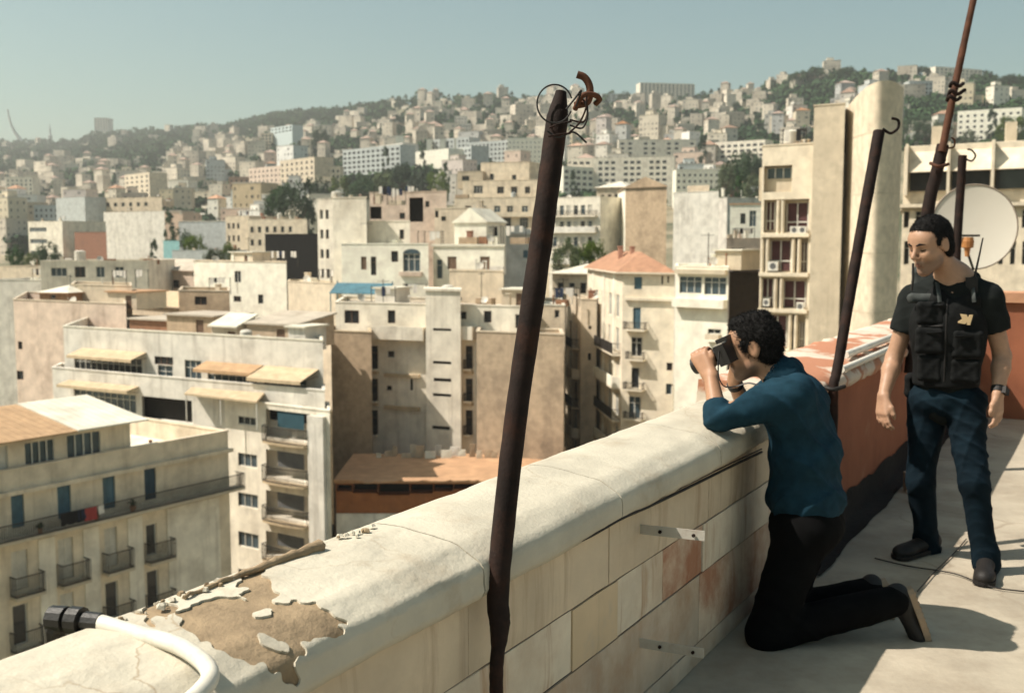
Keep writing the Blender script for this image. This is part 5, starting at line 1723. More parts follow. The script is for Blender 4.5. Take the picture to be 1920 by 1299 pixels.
def coping(u0, u1, m, du=0.02, ns=34, off=0.0, name='coping_slab', keep=None, skirt=0.0):
    n = max(2, int((u1 - u0) / du))
    V, idx = [], {}
    mb = MB()
    cellok = [[True] * ns for _ in range(n)]
    if keep:
        for i in range(n):
            for k in range(ns):
                cellok[i][k] = keep(lerp(u0, u1, (i + 0.5) / n), (k + 0.5) / ns)
    verts = [cop_point(lerp(u0, u1, i / n), k / ns, off) for i in range(n + 1) for k in range(ns + 1)]
    faces = [(i * (ns + 1) + k, i * (ns + 1) + k + 1, (i + 1) * (ns + 1) + k + 1, (i + 1) * (ns + 1) + k) for i in range(n) for k in range(ns) if cellok[i][k]]
    mb.mesh(verts, faces, 0, True)
    if skirt:
        low = lambda i, k: cop_point(lerp(u0, u1, i / n), k / ns, off - skirt)
        g = lambda i, k: 0 <= i < n and 0 <= k < ns and cellok[i][k]
        for i in range(n):
            for k in range(ns):
                if not cellok[i][k]:
                    continue
                for (di, dk, a, b) in ((-1, 0, (i, k), (i, k + 1)), (1, 0, (i + 1, k), (i + 1, k + 1)), (0, -1, (i, k), (i + 1, k)), (0, 1, (i, k + 1), (i + 1, k + 1))):
                    if not g(i + di, k + dk):
                        mb.face([verts[a[0] * (ns + 1) + a[1]], verts[b[0] * (ns + 1) + b[1]], low(*b), low(*a)])
    else:
        for u in (u0, u1):
            mb.face([cop_point(u, k / ns, off) for k in range(ns + 1)] + [Wp(u, -1.66, 0.745), Wp(u, -1.36, 0.742)])
    return under(mb.build(name, m), PAR)


J = [wu(905, 1104, -1.315)[0], wu(1165, 985, -1.315)[0], wu(1349, 868, -1.315)[0]]
URED = 5.02
joints = [-1.2, J[0] - 1.75, J[0], J[1], J[2], URED]
# bare cement under the peeled skin of the near slab
HOLE = [(255, 1178), (300, 1158), (350, 1138), (400, 1128), (455, 1122), (500, 1116), (528, 1120), (515, 1134), (545, 1132), (590, 1128), (622, 1148), (656, 1166), (657, 1178), (600, 1166), (640, 1184), (630, 1192), (590, 1190), (572, 1203), (560, 1222), (556, 1240), (572, 1260), (556, 1280),
        (525, 1278), (495, 1252), (450, 1228), (405, 1208), (370, 1200), (330, 1196), (285, 1190)]
_gu = np.linspace(J[0] - 1.7, J[0] - 0.02, 260)
_gs = np.linspace(0.02, 0.95, 120)
_gp = np.array([[pix(Wp(u, *prof(q))) for q in _gs] for u in _gu])


def cop_us(x, y):
    """where on the coping skin a photo position lies"""
    d = (_gp[:, :, 0] - x) ** 2 + (_gp[:, :, 1] - y) ** 2
    i, k = np.unravel_index(np.argmin(d), d.shape)
    return float(_gu[i]), float(_gs[k])


SL = _pl[-1]
HP = np.array([(u, q * SL) for u, q in (cop_us(x, y) for x, y in HOLE)])
ISL = [(*cop_us(x, y), ru, rc) for x, y, ru, rc in ((490, 1153, 0.024, 0.014), (498, 1200, 0.012, 0.02), (514, 1207, 0.012, 0.018), (530, 1213, 0.010, 0.014))]


def skin_field(U, S):
    """positive where the whitewashed skin is still there (metres from the torn edge)"""
    X = U + 0.010 * np.sin(31 * U + 17 * S) * np.sin(23 * S - 11 * U) + 0.006 * np.sin(97 * U + 41 * S) + 0.004 * np.sin(151 * S - 83 * U)
    Y = S + 0.012 * np.sin(37 * S - 19 * U + 1) + 0.006 * np.sin(113 * S + 59 * U) + 0.003 * np.sin(211 * U)
    d = np.full(U.shape, 9.0)
    ins = np.zeros(U.shape, bool)
    n = len(HP)
    for i in range(n):
        (x1, y1), (x2, y2) = HP[i], HP[i - 1]
        t = np.clip(((X - x1) * (x2 - x1) + (Y - y1) * (y2 - y1)) / max((x2 - x1) ** 2 + (y2 - y1) ** 2, 1e-9), 0, 1)
        d = np.minimum(d, np.hypot(X - x1 - t * (x2 - x1), Y - y1 - t * (y2 - y1)))
        ins ^= ((y1 > Y) != (y2 > Y)) & (X < (x2 - x1) * (Y - y1) / np.where(abs(y2 - y1) < 1e-9, 1e-9, y2 - y1) + x1)
    f = np.where(ins, -d, d)
    for iu, iq, ru, rc in ISL:
        f = np.maximum(f, (1 - np.hypot((U - iu) / ru, (S - iq * SL) / rc)) * 0.012 + 0.002 * np.sin(200 * U + 130 * S))
    return f


def torn_skin(u0, u1, m, n=300, ns=90, th=0.005):
    us, ss = np.linspace(u0, u1, n + 1), np.linspace(0, 1, ns + 1)
    U, S = np.meshgrid(us, ss * SL, indexing='ij')
    f = skin_field(U, S)
    mb = MB()
    verts, key = [], {}

    def vert(u, q):
        kk = (round(u, 5), round(q, 5))
        if kk not in key:
            key[kk] = len(verts)
            verts.append(cop_point(u, q))
        return key[kk]

    faces, skirts = [], []
    for i in range(n):
        for k in range(ns):
            c = [(i, k), (i, k + 1), (i + 1, k + 1), (i + 1, k)]
            fv = [f[a_] for a_ in c]
            if max(fv) <= 0:
                continue
            pts = [(us[a_[0]], ss[a_[1]]) for a_ in c]
            if min(fv) > 0:
                faces.append([vert(*p) for p in pts])
                continue
            poly, cross = [], []
            for j in range(4):
                a_, b_ = j, (j + 1) % 4
                if fv[a_] > 0:
                    poly.append(pts[a_])
                if (fv[a_] > 0) != (fv[b_] > 0):
                    t = fv[a_] / (fv[a_] - fv[b_])
                    q = (lerp(pts[a_][0], pts[b_][0], t), lerp(pts[a_][1], pts[b_][1], t))
                    poly.append(q)
                    cross.append(q)
            if len(poly) >= 3:
                faces.append([vert(*p) for p in poly])
            if len(cross) == 2:
                skirts.append(cross)
    mb.mesh(verts, faces, 0, True)
    for (a_, b_) in skirts:
        mb.face([cop_point(*a_), cop_point(*b_), cop_point(*b_, -th), cop_point(*a_, -th)])
    for u in (u0, u1):
        mb.face([cop_point(u, k / 34) for k in range(35)] + [Wp(u, -1.66, 0.745), Wp(u, -1.36, 0.742)])
    return under(mb.build('coping_skin', m), PAR)


coping(J[0] - 1.75, J[0] - 0.004, CEM, du=0.02, off=-0.005, name='cement_bed')
torn_skin(J[0] - 1.75, J[0] - 0.004, COPW)
for a, b in zip(joints, joints[1:]):
    if abs(a - (J[0] - 1.75)) < 1e-6:
        continue
    coping(a + 0.003, b - 0.003, COPW)
# far, flaked coping beyond the kneeling man
mb = MB()
n = 60
PF = [(-1.36, 0.80), (-1.315, 0.81), (-1.305, 0.85), (-1.33, 0.885), (-1.42, 0.905), (-1.6, 0.92), (-1.78, 0.93), (-1.83, 0.92), (-1.84, 0.80)]
vs = [Wp(lerp(URED + 0.004, 10.6, i / n), c + 0.012 * nz(i * 0.7, k, 2), z + 0.016 * nz(i * 0.6, k * 0.8, 7)) for i in range(n + 1) for k, (c, z) in enumerate(PF)]
m_ = len(PF)
mb.mesh(vs, [(i * m_ + k, i * m_ + k + 1, (i + 1) * m_ + k + 1, (i + 1) * m_ + k) for i in range(n) for k in range(m_ - 1)], 0, True)
mb.face([vs[k] for k in range(m_)])
under(mb.build('flaked_coping', REDC), PAR)
# core and block courses
mb = MB()


def wbox(mb, u0, u1, c0, c1, z0, z1):
    v = [Wp(u, c, z) for z in (z0, z1) for (u, c) in ((u0, c1), (u1, c1), (u1, c0), (u0, c0))]
    mb.mesh(v, [(3, 2, 1, 0), (4, 5, 6, 7), (0, 1, 5, 4), (1, 2, 6, 5), (2, 3, 7, 6), (3, 0, 4, 7)])
    return mb


wbox(mb, -1.2, URED, -1.65, -1.362, -0.03, 0.744)
under(mb.build('wall_core', MORT), PAR)
rb = random.Random(3)
COURSES = [(0.542, 0.738, [-1.2, J[0] - 1.75, J[0], J[1], J[2], URED]), (0.352, 0.536, [-1.2, J[0] - 0.9, wu(1075, 1150)[0], wu(1160, 1100)[0], wu(1245, 1070)[0], wu(1318, 1050)[0], URED]),
           (0.085, 0.346, [-1.2, 1.6, wu(1200, 1290)[0], wu(1312, 1140)[0], URED]), (0.0, 0.079, [-1.2, 1.1, 2.6, 3.7, URED])]
CM = [[TAN] * 8, [PALE, PALE, mat('wall_block_ochre', (0.60, 0.46, 0.30), streak=0.4, sscale=8, bump=0.3, bscale=40, bdist=0.006, col2=(0.56, 0.46, 0.34), c2scale=5, c2lo=0.56), PALE, STAIN, PALE], [PALE, GREYST, GREYST, STAIN], [TAN, TAN, GREYST, GREYST]]
for ci, (z0, z1c, us) in enumerate(COURSES):
    for k, (a, b) in enumerate(zip(us, us[1:])):
        g = 0.002
        off = rb.uniform(-0.003, 0.003)
        # faces gently uneven
        mb = MB()
        nu_, nv_ = max(3, int((b - a) / 0.08)), 4
        front = [Wp(lerp(a + g, b - g, i / nu_), -1.352 + off + 0.0025 * nz(i * 0.5 + a * 9, j, ci) - (0.004 if i in (0, nu_) or j in (0, nv_) else 0), lerp(z0, z1c, j / nv_) + 0.003 * nz(i * 0.6, ci, 3 + j * 0.1)) for j in range(nv_ + 1) for i in range(nu_ + 1)]
        mb.mesh(front, [(j * (nu_ + 1) + i, j * (nu_ + 1) + i + 1, (j + 1) * (nu_ + 1) + i + 1, (j + 1) * (nu_ + 1) + i)[::-1] for j in range(nv_) for i in range(nu_)], 0, True)
        bk = [Wp(u, -1.366, z) for u, z in ((a + g, z0), (b - g, z0), (b - g, z1c), (a + g, z1c))]
        row = lambda j: [front[j * (nu_ + 1) + i] for i in range(nu_ + 1)]
        mb.face(row(0) + [bk[1], bk[0]])
        mb.face(row(nv_)[::-1] + [bk[3], bk[2]])
        mb.face([front[j * (nu_ + 1)] for j in range(nv_, -1, -1)] + [bk[0], bk[3]])
        mb.face([front[j * (nu_ + 1) + nu_] for j in range(nv_ + 1)] + [bk[2], bk[1]])
        under(mb.build('wall_block', CM[ci][k % len(CM[ci])]), PAR)
# terracotta stretch and the end wall
mb = MB()
wbox(mb, URED + 0.002, 10.6, -1.80, -1.35, -0.02, 0.80)
under(mb.build('terracotta_wall', REDW), PAR)
mb = MB()
n = 80
vs = []
for i in range(n + 1):
    u = lerp(URED + 0.05, 10.5, i / n)
    hz = 0.16 + 0.05 * nz(i * 0.2, 1, 1) + 0.015 * nz(i * 0.9, 1, 1)
    wz = 0.11 + 0.02 * nz(i * 0.15, 7, 1) + 0.006 * nz(i * 0.9, 3, 1)
    vs += [Wp(u, -1.344, hz), Wp(u, -1.342, 0.02), Wp(u, -1.33, 0.008), Wp(u, -1.33 + max(0.03, wz), 0.006)]
mb.mesh(vs, [(i * 4 + k, i * 4 + k + 1, (i + 1) * 4 + k + 1, (i + 1) * 4 + k) for i in range(n) for k in range(3)], 0, True)
under(mb.build('tar_skirting', TAR), PAR)
EW = empty('end_wall', Wp(10.75, 1.5, 0))
tag(EW, 'terracotta end wall behind the standing man', 'wall', kind='thing')
mb = MB()
wbox(mb, 10.61, 10.95, -1.8, 8.0, -0.02, 1.06)
under(mb.build('terracotta_wall', REDW), EW)
mb = MB()
wbox(mb, 10.57, 11.0, -1.84, 8.05, 1.062, 1.15)
under(mb.build('coping_slab', mat('coping_orange', (0.50, 0.26, 0.15), dirt=0.3, dscale=2)), EW)

# curled roofing felt along the outer edge, crumbs of plaster
mb = MB()
pa = []
for i in range(26):
    x, y = lerp(345, 600, i / 25), lerp(1120, 1024, (i / 25) ** 0.92)
    p = on_z(x, y, 0.895)
    pa.append(p + Vector((0, 0, 0.006 * nz(i * 0.5, 0, 0))))
mb.tube(pa, [0.004 + 0.012 * (i / 25) ** 1.5 + 0.003 * nz(i * 0.9, 5, 5) for i in range(26)], 9, wob=0.35, seed=2)
tag(mb.build('roofing_felt', CEM), 'curled strip of brown roofing felt on the outer coping edge', 'roofing felt')
k = 0
for i in range(46):
    t = rb.random()
    x, y = lerp(215, 700, t) + rb.uniform(-8, 8), lerp(1168, 988, t ** 0.95) + rb.uniform(-3, 5)
    p = on_z(x, y, 0.893)
    s = rb.uniform(0.004, 0.011)
    mb = MB()
    pts = [Vector((math.cos(a) * s * rb.uniform(0.6, 1.2), math.sin(a) * s * rb.uniform(0.6, 1.2), 0)) for a in (0, 1.3, 2.4, 3.5, 4.9)]
    mb.mesh(pts + [q * 0.6 + Vector((0, 0, s * 0.7)) for q in pts], [(4, 3, 2, 1, 0), (5, 6, 7, 8, 9)] + [(i_, (i_ + 1) % 5, 5 + (i_ + 1) % 5, 5 + i_) for i_ in range(5)])
    o = mb.build('plaster_crumb', (COPW, CEM, COPW)[i % 3], None, p)
    o.rotation_euler = (rb.uniform(-0.3, 0.3), rb.uniform(-0.3, 0.3), rb.random() * 6)
    tag(o, 'crumb of flaked plaster lying on the outer coping edge', 'crumb', 'plaster crumbs on the coping')

# ---- white hose with black coupling
HOSE = mat('hose_white', (0.66, 0.62, 0.53), rough=0.5, var=0.1, scale=20, dirt=0.4, dscale=18, dcol=(0.4, 0.33, 0.24), bump=0.15, bscale=90, bdist=0.002)
RUBB = mat('black_rubber', (0.018, 0.016, 0.014), rough=0.45, bump=0.1, bscale=60, spec=0.4)
HS = empty('hose', on_z(250, 1185, 0.9))
tag(HS, 'thick white hose with black coupling lying across the coping', 'hose')


def curve(pts, n):
    """Catmull-Rom through the points"""
    P = [Vector(p) for p in pts]
    P = [P[0] * 2 - P[1]] + P + [P[-1] * 2 - P[-2]]
    out = []
    for i in range(1, len(P) - 2):
        for k in range(n):
            t = k / n
            a, b, c, d = P[i - 1], P[i], P[i + 1], P[i + 2]
            out.append(0.5 * ((2 * b) + (c - a) * t + (2 * a - 5 * b + 4 * c - d) * t * t + (3 * b - a - 3 * c + d) * t ** 3))
    out.append(P[-2])
    return out


hp = [at(185, 1166, 1.93), at(255, 1187, 1.89), at(330, 1208, 1.83), at(380, 1240, 1.77), at(394, 1268, 1.72), at(372, 1300, 1.66), at(330, 1335, 1.6)]
mb = MB()
mb.tube(curve(hp, 8), 0.0155, 14)
under(mb.build('tube', HOSE), HS)
mb = MB()
c0, c1_ = at(190, 1167, 1.93), at(70, 1156, 1.965)
dd = (c1_ - c0).normalized()
seg_ = [(0.0, 0.0185), (0.034, 0.019), (0.035, 0.0165), (0.040, 0.0165), (0.041, 0.026), (0.066, 0.026), (0.067, 0.018), (0.074, 0.018), (0.075, 0.025), (0.108, 0.0245), (0.109, 0.014)]
mb.tube([c0 + dd * a for a, r in seg_], [r for a, r in seg_], 12, smooth=False)
under(mb.build('coupling', RUBB), HS)
mb = MB()
e0 = c0 + dd * 0.09
mb.tube([e0, e0 + dd * 0.012 + Vector((0, 0, -0.02)), e0 + dd * 0.014 + Vector((0, 0, -0.046)), e0 + dd * 0.012 + Vector((0, 0, -0.062))], [0.020, 0.021, 0.018, 0.013], 10, wob=0.3, smooth=False)
under(mb.build('elbow', RUBB), HS)

# ---- rusty poles along the parapet
def pole(label, pts, rad, m=RUST, seg=14, extra=None):
    root = empty('rusty_pole', pts[0])
    tag(root, label, 'pole', 'rusty poles along the parapet')
    mb = MB()
    path = curve(pts, 10)
    n = len(path)
    rr = [float(np.interp(i / (n - 1), [k / (len(rad) - 1) for k in range(len(rad))], rad)) * (1 + 0.05 * nz(i * 0.7, 1, 9)) for i in range(n)]
    mb.tube(path, rr, seg, wob=0.05, seed=len(label))
    under(mb.build('shaft', m), root)
    return root


def rod(root, name, pts, r, m=RUST, n=8, seg=7):
    mb = MB()
    mb.tube(curve(pts, n), r, seg)
    return under(mb.build(name, m), root)


D1 = 2.52
p1 = pole('thick leaning rusty pole with wire loops on its top', [at(931, 1330, D1 - 0.03), at(931, 1250, D1 - 0.02), at(937, 1175, D1), at(935, 1085, D1 + 0.02), at(965, 800, D1 + 0.08), at(1005, 520, D1 + 0.14), at(1040, 260, D1 + 0.2), at(1052, 172, D1 + 0.22)],
          [0.016, 0.017, 0.017, 0.026, 0.0275, 0.0285, 0.028, 0.029, 0.0285, 0.0275, 0.014])
DT = D1 + 0.21
loop = [at(1040 + 33 * math.cos(a) - 0, 195 + 36 * math.sin(a), DT - 0.03 - 0.01 * math.sin(a)) for a in [0.4 + 2 * PI * k / 18 for k in range(17)]]
rod(p1, 'wire_loop', loop, 0.0022, DARKM)
rod(p1, 'hook', [at(1078, 198, DT - 0.02), at(1100, 192, DT - 0.03), at(1106, 175, DT - 0.03), at(1104, 158, DT - 0.03), at(1095, 145, DT - 0.03), at(1082, 140, DT - 0.03)], [0.0095] * 41, RUSTL, 8, 9)
rod(p1, 'hook_knot', [at(1078, 205, DT - 0.02), at(1092, 180, DT - 0.05), at(1112, 178, DT - 0.04), at(1124, 186, DT - 0.03), at(1116, 196, DT - 0.02)], 0.007, RUSTL)
for k, pts in enumerate(([(1068, 225), (1095, 228), (1101, 200), (1085, 178)], [(1068, 235), (1092, 240), (1102, 215), (1096, 190)], [(1030, 240), (1050, 232), (1072, 228)], [(1026, 246), (1048, 258), (1075, 248), (1100, 268)], [(1028, 256), (1050, 252), (1070, 250)],
                         [(1062, 205), (1078, 185), (1090, 170), (1080, 200)], [(1064, 252), (1085, 232), (1098, 205), (1100, 180)])):
    rod(p1, 'wire', [at(x, y, DT - 0.045 - 0.004 * k) for x, y in pts], 0.0024, DARKM if k % 2 else RUST)
D2 = 5.45
p2 = pole('leaning rusty pole with a hook tip behind the kneeling man', [at(1556, 862, D2 - 0.05), at(1560, 790, D2 - 0.03), at(1563, 722, D2), at(1572, 680, D2 + 0.05), at(1608, 470, D2 + 0.25), at(1648, 248, D2 + 0.5)], [0.030, 0.030, 0.025, 0.026, 0.029, 0.031])
rod(p2, 'hook', [at(1655, 242, D2 + 0.5), at(1670, 250, D2 + 0.5), at(1684, 240, D2 + 0.5), at(1684, 226, D2 + 0.5), at(1672, 222, D2 + 0.5)], 0.008)
rod(p2, 'clamp', [at(1545, 726, D2 - 0.06), at(1563, 730, D2 - 0.09), at(1584, 724, D2 - 0.06)], 0.011, DARKM)
D3 = 7.5
p3 = pole('tall spliced rusty mast rising out of the picture', [at(1706, 700, D3 - 0.1), at(1738, 410, D3), at(1755, 330, D3 + 0.02), at(1768, 272, D3 + 0.04)], [0.042, 0.042, 0.042, 0.041])
pole_top = [at(1766, 285, D3), at(1786, 185, D3 + 0.05), at(1808, 80, D3 + 0.1), at(1834, -40, D3 + 0.15)]
mb = MB()
mb.tube(curve(pole_top, 8), [0.026] * 8 + [0.025] * 8 + [0.023] * 9, 12, wob=0.05)
under(mb.build('upper_shaft', RUSTL), p3)
for y, w in ((160, 1), (175, 2), (186, 1)):
    x = 1766 + (285 - y) * 0.2
    rod(p3, 'clamp', [at(x - 10, y + 3 * w, D3 - 0.02), at(x - 5, y - 5, D3 - 0.06), at(x + 7, y + 2, D3 - 0.055), at(x + 9 + 6 * w, y - 3 * w, D3)], 0.013, RUST)
rod(p3, 'clamp', [at(1744, 306, D3 - 0.02), at(1760, 312, D3 - 0.08), at(1778, 308, D3 - 0.02)], 0.012, RUSTL)
rod(p3, 'hook', [at(1776, 278, D3), at(1788, 276, D3), at(1790, 264, D3), at(1784, 258, D3)], 0.007, RUSTL)
D4 = 9.4
p4 = pole('short rusty pole with hook in front of the satellite dish', [at(1784, 650, D4 - 0.1), at(1795, 450, D4), at(1805, 292, D4 + 0.05)], [0.037, 0.037, 0.036])
rod(p4, 'hook', [at(1810, 298, D4), at(1822, 302, D4), at(1829, 292, D4), at(1822, 282, D4), at(1814, 280, D4)], 0.008)

# ---- steel brackets in the wall
for k, (x, y, lab) in enumerate(((1200, 992, 'upper galvanised strap bracket sticking out of the parapet'), (1200, 1205, 'lower galvanised strap bracket near the roof floor'))):
    u, z = wu(x, y)
    mb = MB()
    a, b = Wp(u, -1.36, z), Wp(u, -1.13, z + 0.008)
    mb.mesh([a + Vector((0, 0, dz)) + WD * du for (du, dz) in ((0, -0.016), (0.004, -0.016), (0.004, 0.016), (0, 0.016))] + [b + Vector((0, 0, dz)) + WD * du for (du, dz) in ((0, -0.016), (0.004, -0.016), (0.004, 0.016), (0, 0.016))],
            [(3, 2, 1, 0), (4, 5, 6, 7), (0, 1, 5, 4), (1, 2, 6, 5), (2, 3, 7, 6), (3, 0, 4, 7)])
    r = empty('bracket', a)
    tag(r, lab, 'bracket', 'strap brackets')
    under(mb.build('strap', GALV), r)
    mb = MB()
    for t in (0.35, 0.85):
        q = a.lerp(b, t) - WD * 0.004
        mb.tube([q, q - WD * 0.006], 0.006, 6, smooth=False)
    under(mb.build('bolt', RUST), r)

# ---- cables and pipes
def cable(label, pts, r, m=DARKM, n=10, name='cable', cat='cable'):
    mb = MB()
    mb.tube(curve(pts, n), r, 7)
    return tag(mb.build(name, m), label, cat)


pts = []
for i in range(13):
    x = lerp(790, 1425, i / 12)
    y = lerp(1150, 842, i / 12) - 10 * math.sin(PI * i / 12) * 0.4
    u, z = wu(x, y, -1.325)
    pts.append(Wp(u, -1.318 + 0.004 * nz(i, 2, 2), z - 0.012 + 0.010 * nz(i * 0.8, 0, 3)))
cable('black cable tucked under the coping lip', pts, 0.0055)
pts = [p + Vector((0, 0, 0.012 + 0.008 * nz(i * 0.9, 4, 4))) for i, p in enumerate(pts[4:])]
cable('thin second cable above the black one on the coping lip', pts, 0.003)
PIPE = mat('pipe_white', (0.66, 0.62, 0.54), rough=0.5, dirt=0.3, dscale=9, dcol=(0.4, 0.3, 0.2))
for c, ua, r, lab in ((-1.335, wu(1578, 738, -1.33)[0], 0.02, 'white tube standing in for the lit inner lip of the flaked coping'), (-1.43, wu(1587, 694, -1.42)[0], 0.024, 'open ended white pipe lying on the flaked coping')):  # first tube imitates the bright edge of the coping lip, second is a pipe
    z = 0.885 + r + (0.03 if c < -1.4 else 0.005)
    pts = [Wp(ua + t, c + 0.01 * nz(t, 3, c), z) for t in (0, 1, 2, 3, 4, 5)]
    cable(lab, pts, r, PIPE, 6, 'pipe', 'pipe')
cable('thin cable tracing a pole shadow line across the floor by the standing man', [on_z(1640, 1046, 0.008), on_z(1700, 1060, 0.008), on_z(1790, 1075, 0.008), on_z(1860, 1100, 0.008), on_z(1960, 1112, 0.008)], 0.0035)  # cable added along a dark floor line that is partly pole shadow
cable('thin wire curling on the sunlit floor near the kneeling shoe', [on_z(1720, 1108, 0.008), on_z(1752, 1072, 0.008), on_z(1775, 1050, 0.008), on_z(1795, 1030, 0.008), on_z(1812, 1010, 0.008)], 0.003)
# rubbish bag remains at the wall foot
mb = MB()
b0 = on_z(1700, 925, 0.0)
mb.prism([(0, 0), (0.09, 0.02), (0.11, 0.1), (0.02, 0.12)], 0.002, 0.12)
tag(mb.build('rubble_block', CONC, None, b0), 'small pale block of rubble at the red wall foot', 'rubble')

# ---- satellite dish
DS = empty('satellite_dish', Vector((at(1830, 500, 10.9).x, 10.9, 0)))
tag(DS, 'round grey white satellite dish behind the standing man', 'satellite dish')
c0 = at(1826, 425, 10.9)
fw = Vector((-0.30, -0.93, 0.20)).normalized()
sx = fw.cross(Vector((0, 0, 1))).normalized()
sy = sx.cross(fw)
DISHM = mat('dish_paint', (0.56, 0.52, 0.44), rough=0.45, var=0.06, dirt=0.25, dscale=3, dcol=(0.4, 0.34, 0.27), bump=0.03)
R_ = 0.42
mb = MB()
rings, sg = 8, 40
vs = []
for j in range(rings + 1):
    r = R_ * j / rings
    for k in range(sg):
        a = 2 * PI * k / sg
        vs.append(c0 + sx * r * math.cos(a) * 0.97 + sy * r * math.sin(a) * 1.04 - fw * (0.05 * (1 - (r / R_) ** 2)))
fs = [(j * sg + k, (j + 1) * sg + k, (j + 1) * sg + (k + 1) % sg, j * sg + (k + 1) % sg) for j in range(rings) for k in range(sg)]
mb.mesh(vs, fs, 0, True)
mb.mesh([v - fw * 0.012 for v in vs], [f[::-1] for f in fs], 0, True)
under(mb.build('reflector', DISHM), DS)
mb = MB()
rim = vs[-sg:]
mb.tube(rim + [rim[0]], 0.008, 8, cap=False)
under(mb.build('rim', mat('rim_grey', (0.22, 0.18, 0.14), rough=0.6)), DS)
mb = MB()
f0 = c0 - sy * 0.44 + fw * 0.02
f1 = at(1814, 462, 10.5)
mb.tube([f0, f1 + Vector((0, 0, -0.05))], 0.013, 8)
under(mb.build('feed_arm', DARKM), DS)
mb = MB()
mb.tube([f1 + Vector((0, 0, -0.10)), f1 + Vector((0, 0, -0.02)), f1 + Vector((0, 0, -0.01)), f1 + Vector((0, 0, 0.05)), f1 + Vector((0, 0, 0.09))], [0.02, 0.03, 0.055, 0.06, 0.05], 12, smooth=False)
under(mb.build('feed_horn', mat('feed_orange', (0.38, 0.17, 0.06), rough=0.5)), DS)
mb = MB()
mb.box(-0.11, -0.02, 0.095, 0.11, 0.02, 0.115)
o = mb.build('feed_plate', DARKM)
o.location = f1
under(o, DS)
mb = MB()
cc = c0 - fw * 0.14
mb.tube([(cc.x, cc.y, 0.0), (cc.x, cc.y, c0.z + 0.1)], 0.03, 10)
mb.bar(c0 - fw * 0.09, cc, 0.08)
under(mb.build('mast', DARKM), DS)
